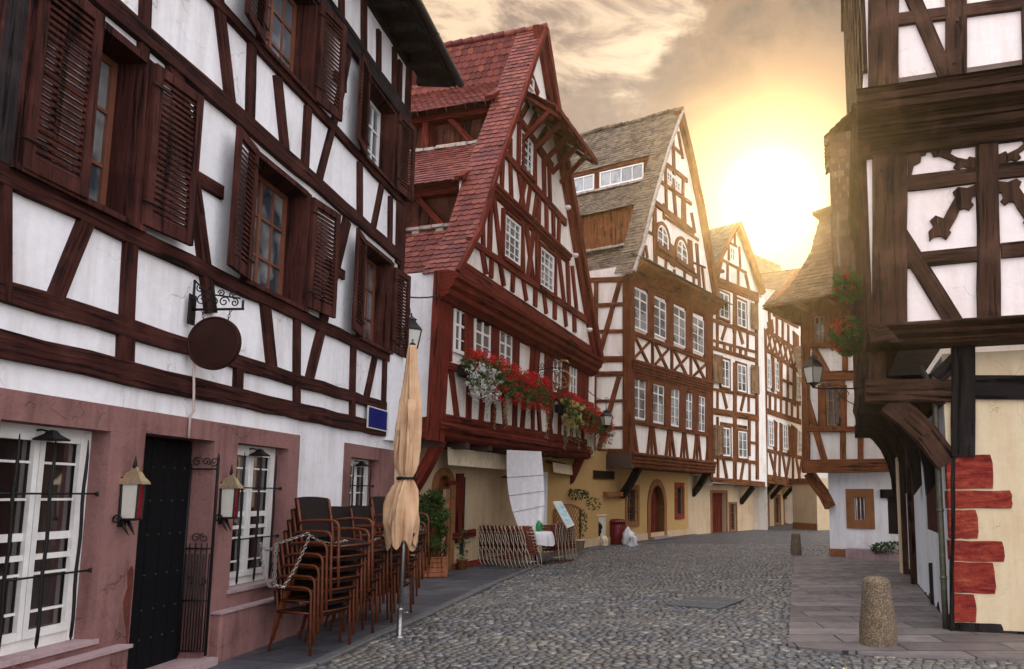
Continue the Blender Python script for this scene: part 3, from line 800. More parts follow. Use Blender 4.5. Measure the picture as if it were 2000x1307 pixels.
for s0, s1, z0, z1, d in holes_up[1:]:
    cb = MB(); n = 24       # net curtain behind the glass
    vs = []
    for i in range(n+1):
        s = s0+.05+(s1-s0-.1)*i/n; oo = -d-.05+.012*math.sin(i*1.9)
        vs += [A.pt(s, z0+.02, oo), A.pt(s, z1-.03, oo)]
    cb.add(vs, [(2*i, 2*i+1, 2*i+3, 2*i+2) for i in range(n)], smooth=True)
def room(root, pl, r, d):
    s0, s1, z0, z1 = r; mb = MB(); mb.add([pl.pt(s0, z0, -d), pl.pt(s1, z0, -d), pl.pt(s1, z1, -d), pl.pt(s0, z1, -d)], [(0, 1, 2, 3)]); return mb
# shutters: (s0, s1, z0, z1, offset, tilt, hinge)
for a in [(-2.46, -1.94, 3.79, 5.26, .055, .03, 'l'), (-1.36, -.83, 3.82, 5.24, .06, .10, 'l'),
          (-.38, .13, 3.80, 5.22, .06, .20, 'r'), (1.30, 1.86, 3.83, 5.20, .06, .12, 'l'), (2.29, 2.80, 3.80, 5.20, .06, .20, 'r'), (3.88, 4.38, 3.80, 5.16, .06, .10, 'l'),
          (-.40, .12, 6.40, 7.68, .06, .22, 'r'), (1.22, 1.74, 6.40, 7.72, .06, .16, 'l'), (2.15, 2.67, 6.40, 7.68, .06, .2, 'r'), (3.78, 4.32, 6.40, 7.70, .06, .12, 'l'),
          (-1.28, -.76, 6.40, 7.70, .06, .12, 'l')]:
    shutter(hA, A, *a)
# ---- ground floor windows with iron grilles
def grille(root, pl, r, o, nv=3, nh=2, bow=0.0):
    s0, s1, z0, z1 = r; mb = MB()
    for k in range(nv):
        s = s0+(s1-s0)*(k+.62)/nv; tw = [pl.pt(s+.006*math.sin(j*1.3), z0+(z1-z0)*j/12, o+bow) for j in range(13)]
        mb.tube(tw, [.0115]*11+[.009, .003], 6); mb.tube([pl.pt(s, z0-.03, o), pl.pt(s, z0, o)], [.003, .0115], 6)
    for k in range(nh):
        z = z0+(z1-z0)*(.32+.40*k); mb.tube([pl.pt(s0-.05, z, o-.02), pl.pt(s1+.04, z, o-.02)], .008, 6)
        for k2 in (s0-.05, s1+.04): mb.tube([pl.pt(k2, z, o-.025), pl.pt(k2, z, o-.005)], .018, 8)
    return mb.obj('window_grille', M['iron'], root)
def shade(root, pl, s, z, o):
    mb = MB(); mb.lathe(pl.pt(s, z, o), [(.0, .07), (.03, .06), (.05, .035), (.11, .0), (.105, -.01), (.0, -.008)], 4, smooth=False, ph=.8)
    mb.tube([pl.pt(s, z+.05, o), pl.pt(s, z+.07, o-.08), pl.pt(s, z+.06, o-.16)], .008, 6)
    return mb.obj('lamp_hood', M['iron'], root)
for r, rows_ in ((GW1, 6), (GW2, 6), (GW3, 5)):
    s0, s1, z0, z1 = r
    window(hA, A, (s0, s1, z0+.01, z1), 2, rows_, o=-.17, fw=.07, mw=.018, gmat='glassd', midr=rows_//2)
    mb = MB()
    for q in (0, 1):      # inner casements' own stiles
        a = s0+.07+(s1-s0-.14)*q/2; b = a+(s1-s0-.14)/2
        mb.rect(A, a+.005, a+.045, z0+.09, z1-.06, -.15, -.118, .003); mb.rect(A, b-.045, b-.005, z0+.09, z1-.06, -.15, -.117, .003)
        mb.rect(A, a+.045, b-.045, z0+.09, z0+.15, -.15, -.119, .003); mb.rect(A, a+.045, b-.045, z1-.11, z1-.065, -.15, -.119, .003)
        mb.rect(A, a+.045, b-.045, z0+(z1-z0)*.40, z0+(z1-z0)*.425, -.15, -.125, .002)
    mb.obj('casement', M['wframe'], hA)
    grille(hA, A, (s0+.02, s1-.04, z0+.06, z1-.08), -.03)
    shade(hA, A, (s0+s1)/2-.02, z1-.10, -.02)
    mb = room(hA, A, r, .32)
mb = MB(); mb.rect(A, -6.4, SE-.1, 0, 8.7, -.45, -.40); mb.obj('dark_backing', M['dark'], hA)  # dark slab behind the openings in place of unlit rooms
# ---- door: black boards with studs, iron gate folded back
s0, s1, z0, z1 = DOOR; mb = MB()
for k in range(5):
    a = s0+.02+(s1-s0-.04)*k/5; b = s0+.02+(s1-s0-.04)*(k+1)/5; mb.rect(A, a+.003, b-.003, z0+.10, z1-.02, -.22, -.185, .004)
dr = mb.obj('door', M['blackdoor'], hA)
for zz in (.35, .6, .9, 1.25, 1.55, 1.85):
    for k in range(6):
        mb = MB(); mb.lathe(A.pt(s0+.1+k*.14, zz, -.18), [(.016, -.01), (.014, .0), (0, .012)], 6, rot=Matrix.Rotation(PI/2, 3, 'Y')); mb.obj('door_stud', M['iron'], dr)
mb = MB(); g0 = s1-.03
for k in range(9):
    oo = -.16+.028*k+.0; mb.tube([A.pt(g0, .16, oo), A.pt(g0, 1.15 if k % 2 else 1.05, oo)], .006, 5)
for zz in (.16, .62, 1.1, 1.85): mb.tube([A.pt(g0, zz, -.18), A.pt(g0, zz, .09)], .008, 5)
mb.tube([A.pt(g0, .12, .09), A.pt(g0, 1.95, .09), A.pt(g0, 2.0, .09)], [.013, .013, .004], 6); mb.tube([A.pt(g0, .12, -.18), A.pt(g0, 1.9, -.18)], .012, 6)
for c_, zz in ((-.12, 1.92), (-.03, 1.92), (.05, 1.92), (-.08, 1.2), (.0, 1.2), (-.1, .8), (.02, .8)):
    mb.tube(scroll(A.pt(g0, zz, c_), .045, 1.3, Vector((A.n.x, A.n.y, 0)), Vector((0, 0, 1)), 18, random.uniform(0, 6)), .005, 5)
mb.obj('iron_gate', M['iron'], hA)
# ---- eaves, gutter and roof
mb = MB(); e = [(SE+.62, 8.86)]
z_e = 8.80
mb.add([A.pt(-6.5, z_e+.05, .0), A.pt(SE+.55, z_e+.05, .0), A.pt(SE+.55, z_e-.06, .62), A.pt(-6.5, z_e-.06, .62)], [(0, 1, 2, 3)])
mb.rect(A, -6.5, SE+.55, z_e-.06, z_e+.03, .60, .64)
for k in range(22):
    s = SE+.4-k*.5; mb.add([A.pt(s+a, z_e+dz_, oo) for a in (-.05, .05) for dz_, oo in ((.02, 0), (-.09, 0), (-.13, .58), (-.03, .58))], [(0, 1, 2, 3), (4, 5, 6, 7), (0, 1, 5, 4), (1, 2, 6, 5), (2, 3, 7, 6), (3, 0, 4, 7)])
mb.obj('eaves', M['tAd'], hA)
mb = MB(); N = 7; vs = []; 
for s in (-6.5, SE+.6):
    for k in range(N+1):
        a = PI*k/N; vs.append(A.pt(s, z_e+.03-.075*math.sin(a), .70-.075*math.cos(a)))
    for k in range(N+1):
        a = PI-PI*k/N; vs.append(A.pt(s, z_e+.03-.065*math.sin(a), .70-.065*math.cos(a)))
n = 2*(N+1); mb.add(vs, [(k, (k+1) % n, n+(k+1) % n, n+k) for k in range(n)]+[tuple(range(n)), tuple(range(n, 2*n))], smooth=True)
for k in range(8):
    s = SE+.3-k*1.1; mb.tube([A.pt(s, z_e+.03-.085*math.sin(PI*j/8), .70-.085*math.cos(PI*j/8)) for j in range(9)], .008, 5)
mb.obj('gutter', M['gutter'], hA)
mb = MB()
tiles(mb, A.pt(-6.5, z_e+.02, .72), A.pt(SE+.58, z_e+.02, .72), A.pt(-6.5, z_e+3.6, -3.2), A.pt(SE+.58, z_e+3.6, -3.2), tw=.19, th=.2)
mb.add([A.pt(-6.5, z_e+.0, .66), A.pt(SE+.56, z_e+.0, .66), A.pt(SE+.56, z_e+3.55, -3.2), A.pt(-6.5, z_e+3.55, -3.2)], [(0, 1, 2, 3)])
mb.add([A.pt(SE+.56, z_e, .66), A.pt(SE+.56, z_e+3.55, -3.2), A.pt(SE+.56, z_e, -4)], [(0, 1, 2)])
mb.obj('roof', M['tileB'], hA)
# ================================================================== red-roofed house
def conv(ox, oy, sc):
    def f(*r):      # seen x,y pairs then widths, given in an enlarged crop
        out = []
        for i, v in enumerate(r): out.append(v/sc + (ox if i % 2 == 0 else oy) if i < 4 else v/sc)
        return tuple(out)
    return f
def sideplane(pl, s):
    """the plane at right angles to pl through its point s, seen from the pl.s<s side"""
    q = pl.pt(s, 0); p = Pl((q.x, q.y), (-pl.n.x, -pl.n.y)); p.n = -pl.d.copy(); return p
def panes(root, pl, lst, cols, rows, **k):
    return [window(root, pl, rectpx(pl, *r[:4]), cols, rows, **k) for r in lst]
hB = thing('gabled_house', 'oxblood half-timbered gabled house with a steep red tiled roof and flower boxes', 'house', Bg.pt(0, 0))
Bt = Bj.off(.25)
sL = -2.08; sR = 6.95
wl = MB()
BH = [(-.70, -.12, .22, 2.02, .22), (.35, .62, .3, 2.0, .08)]
wallgrid(wl, Bg, -1.95, 7.2, -.1, 2.9, BH)
Bs = sideplane(Bj, sL)
wl.prism(Bj, [(sL, 2.75), (sR, 2.75), (sR, 5.9), (sL, 5.9)], -.3, 0)
wallgrid(wl, Bs, 0, 9, 2.75, 5.86, [])
wl.add([Bg.pt(-1.95, -.1), Bg.pt(-1.95, 2.9), Bg.pt(-1.95, 2.9, -6), Bg.pt(-1.95, -.1, -6)], [(0, 1, 2, 3)])
wl.add([Bj.pt(sR, 0, -.8), Bj.pt(sR, 5.9, -.8), Bj.pt(sR, 5.9, -9), Bj.pt(sR, 0, -9)], [(0, 1, 2, 3)])
Lb = [(880, 532), (925, 450), (960, 330), (1018, 165), (1055, 57)]; Rb = [(1078, 200), (1110, 380), (1140, 560), (1166, 705)]
Lp = [Bt.at(*p) for p in Lb]; Rp = [Bt.at(*p) for p in Rb]
wl2 = MB(); wl2.prism(Bt, [(s+.0, z) for s, z in Lp+Rp], -.2, 0)
wl.obj('wall', M['beige'], hB)
wu = MB(); wu.prism(Bj, [(sL+.1, 2.8), (sR-.05, 2.8), (sR-.05, 5.85), (sL+.1, 5.85)], .0, .012); wu.v += []; 
wu.obj('plaster_panels', M['whitefar'], hB); wl2.obj('gable_wall', M['whitefar'], hB)
ws_ = MB(); wallgrid(ws_, Bs.off(.01), 0.02, 9, 2.78, 5.88, []); ws_.obj('side_wall', M['white'], hB)
z2 = conv(780, 520, 3.44); z1 = conv(780, 30, 2.465)
f = MB()
bm_(f, Bj, 864, 538, 846, 862, 30, 27, o1=.09); 
beams(f, Bj, [z2(380, 95, 1290, 590, 52), z2(340, 130, 330, 640, 16), z2(455, 200, 450, 640, 60), z2(632, 285, 625, 700, 58), z2(772, 330, 765, 740, 50),
  z2(800, 495, 975, 575, 26), z2(895, 415, 870, 760, 16), z2(930, 430, 900, 800, 30), z2(1003, 455, 985, 900, 50), z2(870, 410, 885, 600, 14),
  z2(1108, 540, 1098, 870, 48), z2(1205, 590, 1200, 930, 42), z2(1252, 620, 1243, 960, 26), z2(1045, 850, 1170, 890, 60), z2(1020, 530, 1020, 640, 18)], o1=.06)
beams(f, Bj, [z2(265, 655, 1290, 945, 50), z2(245, 1005, 1245, 1185, 40)], o1=.08)
ys = lambda x: 712+(x-857)*.284
yb = lambda x: 812+(x-850)*.172
for xt, xb, w_ in ((335, 378, 30), (462, 455, 30), (562, 538, 28), (628, 620, 26), (685, 702, 22), (772, 765, 26), (838, 815, 24), (888, 888, 18), (918, 938, 18), (975, 1012, 20), (1028, 995, 22), (1073, 1068, 18), (1113, 1108, 16), (1150, 1150, 14), (1195, 1190, 16), (1228, 1225, 14)):
    a_, b_ = 780+xt/3.44, 780+xb/3.44; bm_(f, Bj, a_, ys(a_), b_, yb(b_), w_/3.44, o1=.05)
bm_(f, Bt, 893, 520, 1152, 688, 26, 18, o1=.06)
# gable
beams(f, Bt, [z1(478, 640, 795, 1000, 24), z1(552, 480, 730, 735, 26), z1(325, 1082, 895, 1468, 26)], o1=.07)
y1_ = lambda x: 480+1.43*(x-552)
y2_ = lambda x: 640+1.136*(x-478)
y3_ = lambda x: 835+.933*(x-430)
y4_ = lambda x: 1085+.68*(x-330)
B_ = [(x, y1_(x), u, y2_(u), w_) for x, u, w_ in ((590, 588, 14), (643, 646, 20), (690, 694, 14), (716, 722, 12))]
B_ += [(x, y2_(x), u, y3_(u), w_) for x, u, w_ in ((492, 487, 14), (530, 536, 14), (570, 604, 16), (604, 570, 16), (628, 604, 13), (662, 636, 14), (668, 666, 15), (703, 706, 13), (736, 740, 13), (766, 760, 12))]
B_ += [(x, y3_(x), u, y4_(u), w_) for x, u, w_ in ((437, 428, 17), (448, 486, 14), (584, 590, 18), (604, 642, 14), (642, 612, 14), (660, 662, 16), (744, 746, 16), (762, 792, 13), (805, 815, 14), (828, 852, 12))]
B_ += [(395, 950, 400, y4_(400), 14), (530, 590, 530, 690, 14), (600, 360, 605, 420, 14), (632, 290, 665, 380, 14), (620, 240, 625, 340, 12), (575, 500, 615, 430, 22), (612, 560, 655, 480, 20), (655, 620, 705, 545, 18)]
beams(f, Bt, [z1(*r) for r in B_], o1=.045)
ra = lambda x: 1085+.68*(x-330)
ca = lambda x: 1208+.647*(x-365)
for i, (a_, b_, w_) in enumerate(((392, 412, 16), (440, 436, 15), (478, 498, 14), (545, 540, 16), (590, 608, 13), (652, 650, 16), (690, 704, 12), (745, 744, 15), (790, 800, 12), (838, 840, 14))):
    beams(f, Bt, [z1(a_, ra(a_), b_, ca(b_)+10, w_)], o1=.045)
# side and corner
bm_(f, Bs, 851, 548, 836, 846, 5, o1=.03)
f.obj('timber_frame', M['tB'], hB)
# moulded cornices
f = MB()
a_ = Bt.at(954, 363); b_ = Bt.at(1107, 505)
moulding(f, Bt, (Bt.at(953, 352)[0], a_[1]), (b_[0], b_[1]), [(0, -.16), (.05, -.14), (.08, -.08), (.12, -.06), (.12, 0), (.16, .03), (.16, .10), (0, .12)])
s0_, s1_ = Bt.at(878, 530)[0]-.05, Bt.at(1168, 712)[0]
za_, zb_ = Bt.at(880, 545)[1], Bt.at(1160, 705)[1]
prof = [(-.26, -.42), (-.12, -.40), (-.06, -.34), (.02, -.30), (.04, -.20), (.12, -.14), (.14, -.04), (.20, .0), (.22, .08), (.0, .16), (-.26, .16)]
moulding(f, Bt, (s0_, za_), (s1_, zb_), prof)
za_, zb_ = Bj.at(846, 838)[1], Bj.at(1143, 886)[1]
moulding(f, Bj, (sL-.03, za_), (6.5, zb_), [(-.75, -.14), (-.02, -.16), (.05, -.10), (.07, -.02), (.13, .02), (.14, .10), (.08, .16), (.1, .22), (.0, .24), (-.75, .24)])
f.obj('cornice', M['tB'], hB)
f = MB()
f.add([Bj.pt(sL, 2.72, .0), Bj.pt(6.9, 2.9, 0), Bj.pt(6.9, 2.9, -.8), Bj.pt(sL, 2.72, -.8)], [(0, 1, 2, 3)])
for k in range(9):
    s = sL+.3+k*1.0; f.rect(Bg, s-.09, s+.09, 2.52+k*.02, 2.70+k*.02, -.05, .76, .01)
f.obj('jetty_soffit', M['soffit'], hB)
f = MB()
bracket(f, Bg, -1.75, 1.5, 2.66, .7, .2, .2, bow=-.06); f.obj('bracket', M['tB'], hB)
f = MB(); bracket(f, Bg, 6.2, 1.5, 2.85, .7, .2, .2, bow=-.06); f.obj('bracket', M['tB'], hB)
f = MB(); f.rect(Bg, -1.96, -1.72, -.05, 2.7, .0, .05, .01); f.obj('corner_post', M['tB'], hB)
# windows
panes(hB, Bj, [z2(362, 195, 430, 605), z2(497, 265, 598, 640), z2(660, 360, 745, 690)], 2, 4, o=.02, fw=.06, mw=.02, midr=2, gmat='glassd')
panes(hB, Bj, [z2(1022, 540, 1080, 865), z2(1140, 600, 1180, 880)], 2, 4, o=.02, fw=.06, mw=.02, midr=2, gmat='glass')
panes(hB, Bt, [z1(575, 545, 632, 790), z1(500, 955, 572, 1215), z1(672, 1112, 734, 1345)], 3, 5, o=.02, fw=.06, mw=.022, midr=3)
panes(hB, Bt, [z1(605, 270, 640, 370)], 2, 2, o=.02, fw=.05, gmat='glass')
for r in (z1(572, 538, 636, 792), z1(496, 948, 577, 1222), z1(668, 1105, 738, 1350)):
    s0, s1, z0, z1v = rectpx(Bt, *r); mb = MB(); w_ = .07
    mb.rect(Bt, s0-w_, s0, z0-w_, z1v+w_, 0, .09, .005); mb.rect(Bt, s1, s1+w_, z0-w_, z1v+w_, 0, .091, .005); mb.rect(Bt, s0, s1, z1v, z1v+w_, 0, .089, .004); mb.rect(Bt, s0, s1, z0-w_*1.3, z0, 0, .12, .004)
    mb.obj('window_surround', M['tB'], hB)
for r in ((912, 550, 953, 556), (982, 590, 1018, 597), (1088, 667, 1111, 673), (1118, 684, 1138, 690)):
    s0, z0 = Bj.at(r[0], r[1]); s1 = Bj.at(r[2], r[3])[0]; mb = MB(); mb.rect(Bj, s0, s1, z0-.10, z0-.04, .1, .16, .004); mb.obj('blind_box', M['wframe'], hB)
# blind casings inside the arcade: small arched door, dark shopfront
s0, s1, z0, z1v = BH[0][:4]
mb = MB(); n = 12; cs = (s0+s1)/2; hw = (s1-s0)/2; q = []
for k in range(n+1):
    a = PI*k/n; q.append((cs-hw*math.cos(a), z1v-hw+hw*math.sin(a)))
q2 = [(cs-(hw+.16)*math.cos(PI*k/n), z1v-hw+(hw+.16)*math.sin(PI*k/n)) for k in range(n+1)]
q = [(s0, z0-.3)]+q+[(s1, z0-.3)]; q2 = [(s0-.16, z0-.3)]+q2+[(s1+.16, z0-.3)]
for k in range(len(q)-1): mb.prism(Bg, [q[k], q[k+1], q2[k+1], q2[k]], -.1, .05)
for k in range(len(q)-1):      # fill the corners between the arch and the square opening
    if 1 <= k < len(q)-2 and k != n//2+1: mb.prism(Bg, [q[k], q[k+1], (q[k+1][0], z1v+.01), (q[k][0], z1v+.01)], -.2, -.02)
mb.obj('door_surround', M['orangestone'], hB)
mb = MB()
for k in range(4): mb.rect(Bg, s0+(s1-s0)*k/4+.004, s0+(s1-s0)*(k+1)/4-.004, z0, z1v, -.2, -.16, .004)
mb.obj('door', timber('red_brown_door_wood', (.16, .035, .015), (.24, .065, .028)), hB)
mb = MB(); mb.rect(Bg, .35, .62, .3, 2.0, -.07, -.05); mb.obj('shop_opening', M['dark'], hB)
f = MB()
bm_(f, Bg, 896, 925, 894, 1060, 12, o1=.06); bm_(f, Bg, 880, 1048, 925, 1040, 14, o1=.06); bm_(f, Bg, 872, 942, 898, 945, 8, o1=.05)
f.obj('shopfront_frame', M['tB'], hB)
mb = MB(); mb.rect(Bg, -.1, 6.9, -.08, .14, .0, .05, .01); mb.obj('plinth', M['redstone'], hB)
# ---- roof
k_ = dict(tw=.17, th=.15, thick=.02)
rf = MB(); un = MB()
profL = list(Lp); roofstrip(rf, Bt, profL, .18, -.62, under=None, nrm=Vector((-Bt.d.x, -Bt.d.y, .5)), **k_)
profR = [Lp[-1]]+Rp
roofstrip(rf, Bt, profR[::-1], .18, -9, nrm=Vector((Bt.d.x, Bt.d.y, .5)), tw=.3, th=.3, thick=.02)
Bd = Bt.off(-.62)
P = lambda x, y: Bd.at(x, y)
ap = Lp[-1]
seg = [(P(*z1(430, 410)), P(*z1(588, 300))), (P(*z1(588, 300)), ap), (P(*z1(285, 790)), P(*z1(450, 610))), (P(*z1(226, 1228)), P(*z1(290, 1020)))]
for i, (a, b) in enumerate(seg): roofstrip(rf, Bt, [a, b], -.62, -8.5, nrm=Vector((-Bt.d.x, -Bt.d.y, .5)), **k_)
rf.obj('roof', M['tileB'], hB)
def face(mb, a, b, inn=.0): mb.add([Bt.pt(a[0]+inn, a[1], -.70), Bt.pt(b[0]+inn, b[1], -.70), Bt.pt(b[0]+inn, b[1], -8.5), Bt.pt(a[0]+inn, a[1], -8.5)], [(0, 1, 2, 3)])
d1 = MB(); face(d1, P(*z1(444, 400)), P(*z1(447, 600)), .45); face(d1, P(*z1(300, 785)), P(*z1(303, 1000)), .4)
d1.obj('dormer_panel', timber('dark_dormer_boards', (.060, .018, .012), (.10, .035, .022)), hB)
# posts, braces and beams of the open dormer fronts
for a, b, mat in ((z1(444, 400), z1(447, 600), 'tB'), (z1(300, 785), z1(303, 1000), 'tB')):
    a = P(*a); b = P(*b); q = Bt.pt(a[0]+.30, 0, -.68); side = Pl((q.x, q.y), (-Bt.n.x, -Bt.n.y)); side.n = -Bt.d.copy()
    mb = MB(); zt, zb = a[1]-.02, b[1]
    beam_sz(mb, side, (0.0, zt-.08), (7.5, zt-.08), .16, o1=.07, o0=-.2); beam_sz(mb, side, (0, zb+.06), (7.5, zb+.06), .12, o1=.06, o0=-.2)
    for k in range(4):
        beam_sz(mb, side, (.09+k*1.75, zb), (.09+k*1.75, zt), .18, o1=.05, o0=-.2)
        if k: beam_sz(mb, side, (k*1.75-.5, zt-.1), (k*1.75-1.2, zb+.1), .13, o1=.03, o0=-.2)
    mb.obj('dormer_frame', M['tB'], hB)
    if mat and zt > 8.6:
        mb = MB()
        for k in range(4): mb.rect(side, .35+k*1.75, 1.6+k*1.75, zb+.15, zt-.75, -.08, -.05)
        for g in range(1): mb.obj('dormer_infill', M['beige'], hB)
for a in (z1(447, 607), z1(288, 1010)):
    mr = MB()
    a = P(*a); q = Bt.pt(a[0], 0, -.68); side = Pl((q.x, q.y), (-Bt.n.x, -Bt.n.y)); side.n = -Bt.d.copy()
    for k in range(26):
        s = k*.29; mr.rect(side, s+.01, s+.28, a[1]-.02+.008*math.sin(k*2.1), a[1]+.05+.008*math.sin(k*1.3), -.06, .06, .012)
        if k % 2: mr.rect(side, s+.02, s+.20, a[1]-.10, a[1]-.02, -.04, .03, .008)
    mr.obj('ridge_mortar', M['mortar'], hB)

ck = MB()
ck.prism(Bd, [P(*z1(455, 400)), P(*z1(530, 370)), P(*z1(520, 440)), P(*z1(447, 600))], -.06, .0)
ck.prism(Bd, [P(*z1(300, 785)), P(*z1(400, 710)), P(*z1(380, 780)), P(*z1(300, 985))], -.06, .0)
ck.obj('dormer_cheek', M['white'], hB)
for r in ((430, 395, 590, 298, 22), (285, 785, 450, 660, 24)):
    ck = MB(); bm_(ck, Bd, *z1(*r), o1=.10, o0=-.1); ck.obj('dormer_barge', M['tB'], hB)
vb = MB()
for i, (pp, w_) in enumerate(((Lp, .05), (profR, .16))):
    for a, b in zip(pp, pp[1:]):
        beam_sz(vb, Bt, a, b, w_+.06, o1=.20, o0=.12)
        if i: beam_sz(vb, Bt, (a[0]-.22, a[1]-.05), (b[0]-.22, b[1]-.05), .32, o1=.10, o0=-.05)
vb.obj('verge_board', M['tB'], hB)
vb = MB()
for k in range(30):
    vb.tube([Bt.pt(ap[0], ap[1]+.04, .2-k*.3), Bt.pt(ap[0], ap[1]+.03, -.08-k*.3)], [.09, .075], 8)
vb.obj('ridge_tiles', M['tileB'], hB)
# pent roof across the top of the gable
pa, pb = Bt.at(*z1(588, 345)), Bt.at(*z1(770, 560)); zt = pa[1]
pr_ = MB(); tiles(pr_, Bt.pt(pa[0]-.1, zt-.72, 1.0), Bt.pt(pb[0]+.35, zt-.72, 1.0), Bt.pt(pa[0]+.1, zt, 0), Bt.pt(pb[0]-.1, zt, 0), **k_)
pr_.obj('pent_roof', M['tileB'], hB)
pr_ = MB(); pr_.add([Bt.pt(pa[0]-.1, zt-.76, 1.0), Bt.pt(pb[0]+.35, zt-.76, 1.0), Bt.pt(pb[0]-.1, zt-.05, 0), Bt.pt(pa[0]+.1, zt-.05, 0)], [(0, 1, 2, 3)])
for k in range(5):
    s = pa[0]+.1+(pb[0]-pa[0])*k/4; 
    pr_.add([Bt.pt(s+a, zt-.1+b, c) for a in (-.05, .05) for b, c in ((0, 0), (-.1, 0), (-.80, .95), (-.70, .95))], [(0, 1, 2, 3), (4, 5, 6, 7), (0, 1, 5, 4), (1, 2, 6, 5), (2, 3, 7, 6), (3, 0, 4, 7)])
    bracket(pr_, Bt, s, zt-1.3, zt-.62, .75, .09, .1)
pr_.rect(Bt, pa[0]-.1, pb[0]+.35, zt-.80, zt-.68, .93, 1.0, .005)
pr_.obj('pent_frame', M['tB'], hB)
# corbel stones/lamps on the right verge
for x, y in ((1098, 407), (1113, 500), (1141, 645)):
    mb = MB(); mb.lathe(Bt.P(x, y, .16), [(.0, -.06), (.05, -.05), (.09, -.01), (.085, .04), (.0, .06)], 12); mb.obj('spot_lamp', M['wframe'], hB)
# ================================================================== tall house with the brown tiled roof
def sill_moulding(f, pl, xa, xb, h, depth, n=4, back=-.1):
    """stack of n rounded boards, h high in all"""
    pr_ = [(back, -h/2)]
    for k in range(n):
        z0 = -h/2+h*k/n; d = depth*(.55+.45*k/(n-1))
        pr_ += [(d-.02, z0+.004), (d, z0+h/n*.3), (d, z0+h/n*.75), (d-.025, z0+h/n*.97)]
    pr_ += [(back, h/2)]
    moulding(f, pl, xa, xb, pr_)
def casing(root, pl, r, w_, mat, o=.09, nm='window_surround'):
    s0, s1, z0, z1v = r; mb = MB()
    mb.rect(pl, s0-w_, s0, z0-w_, z1v+w_, 0, o, .005); mb.rect(pl, s1, s1+w_, z0-w_, z1v+w_, 0, o+.001, .005)
    mb.rect(pl, s0, s1, z1v, z1v+w_, 0, o-.001, .004); mb.rect(pl, s0-.02, s1+.02, z0-w_, z0, 0, o+.02, .004)
    return mb.obj(nm, M[mat], root)
hC = thing('gabled_house', 'tall timbered house with mossy brown tiled roof and two long rows of windows', 'house', Cg.pt(0, 0))
Ct = Cj.off(.15)
cL = Cj.at(1230, 700)[0]; cR = Cj.at(1388, 760)[0]
z3 = conv(1080, 200, 2.97); z4 = conv(1130, 520, 3.04); z5 = conv(1130, 860, 4.0)
Cs = sideplane(Cj, cL)
wl = MB()
CH = [rectpx(Cg, *z5(380, 385, 455, 635))+(.15,), rectpx(Cg, *z5(558, 352, 665, 770))+(.3,), rectpx(Cg, *z5(762, 362, 812, 582))+(.12,), rectpx(Cg, *z5(900, 405, 996, 668))+(.15,)]
wallgrid(wl, Cg, -6.5, 5.0, -.1, 3.0, CH)
wl.obj('wall', M['ochre'], hC)
wl = MB()
wl.prism(Cj, [(cL, 2.9), (cR, 2.7), (cR, 9.9), (cL, 9.0)], -.3, 0)
wallgrid(wl, Cs, 0, 9, 2.9, 9.2, [])
wl.add([Cj.pt(cR, 0, -.8), Cj.pt(cR, 9.9, -.8), Cj.pt(cR, 9.9, -9), Cj.pt(cR, 0, -9)], [(0, 1, 2, 3)])
Lc = [Ct.at(*z3(*p)) for p in ((440, 985), (493, 830), (550, 600), (596, 440), (645, 280), (728, 48))]
Rc = [Ct.at(*z3(*p)) for p in ((796, 330), (857, 620), (945, 1140))]
wl.prism(Ct, Lc+Rc, -.25, 0)
wl.obj('upper_wall', M['whitefar'], hC)
f = MB()
# side wall frame
bm_(f, Cs, 1224, 540, 1224, 886, 12, o1=.06)
beams(f, Cs, [z4(50, 238, 270, 226, 22), z4(50, 392, 270, 386, 22), z4(50, 552, 270, 552, 36), z4(50, 640, 270, 640, 30), z4(50, 803, 265, 800, 18), z4(50, 965, 265, 960, 20), z4(50, 1100, 268, 1100, 30), z4(50, 85, 270, 78, 30),
              z4(106, 80, 102, 545, 24), z4(95, 650, 90, 1100, 24), z4(250, 80, 122, 540, 26), z4(242, 655, 118, 1100, 26)], o1=.04)
# front: corner posts, rails, studs
bm_(f, Cj, 1231, 540, 1231, 900, 9, o1=.08)
bm_(f, Cj, 1382, 600, 1384, 905, 9, o1=.08)
beams(f, Cj, [z4(308, 392, 778, 570, 24), z4(306, 922, 785, 1005, 24), z4(306, 555, 780, 690, 16), z4(306, 652, 770, 775, 22), z4(306, 1112, 785, 1168, 16), z4(310, 100, 770, 305, 20)], o1=.07)
up = [(313, 115, 403, 400), (438, 175, 515, 440), (553, 225, 630, 490), (667, 285, 740, 530)]
lo = [(310, 650, 392, 918), (432, 692, 502, 942), (538, 716, 592, 958), (628, 740, 670, 975), (704, 765, 746, 990)]
for a, b, y0, y1 in ((403, 438, 120, 430), (515, 553, 180, 480), (630, 667, 240, 520), (740, 770, 290, 560)): beams(f, Cj, [z4((a+b)/2, y0, (a+b)/2, y1, b-a+3)], o1=.075)
for a, b, y0, y1 in ((392, 432, 650, 935), (502, 538, 690, 955), (592, 628, 715, 975), (670, 704, 740, 990), (746, 785, 765, 1005)): beams(f, Cj, [z4((a+b)/2, y0, (a+b)/2-2, y1, b-a+2)], o1=.075)
for x in (435, 550, 664): beams(f, Cj, [z4(x, 430+(x-435)*.36, x, 600+(x-435)*.3, 12)], o1=.05)
for a, b in ((316, 432), (440, 546), (554, 660), (668, 772)):
    ta = lambda x: 402+(x-310)*.376
    ba = lambda x: 550+(x-310)*.30
    beams(f, Cj, [z4(a+12, ta(a)+8, b-18, ba(b), 13), z4(b-12, ta(b), a+12, ba(a)-6, 13)], o1=.045)
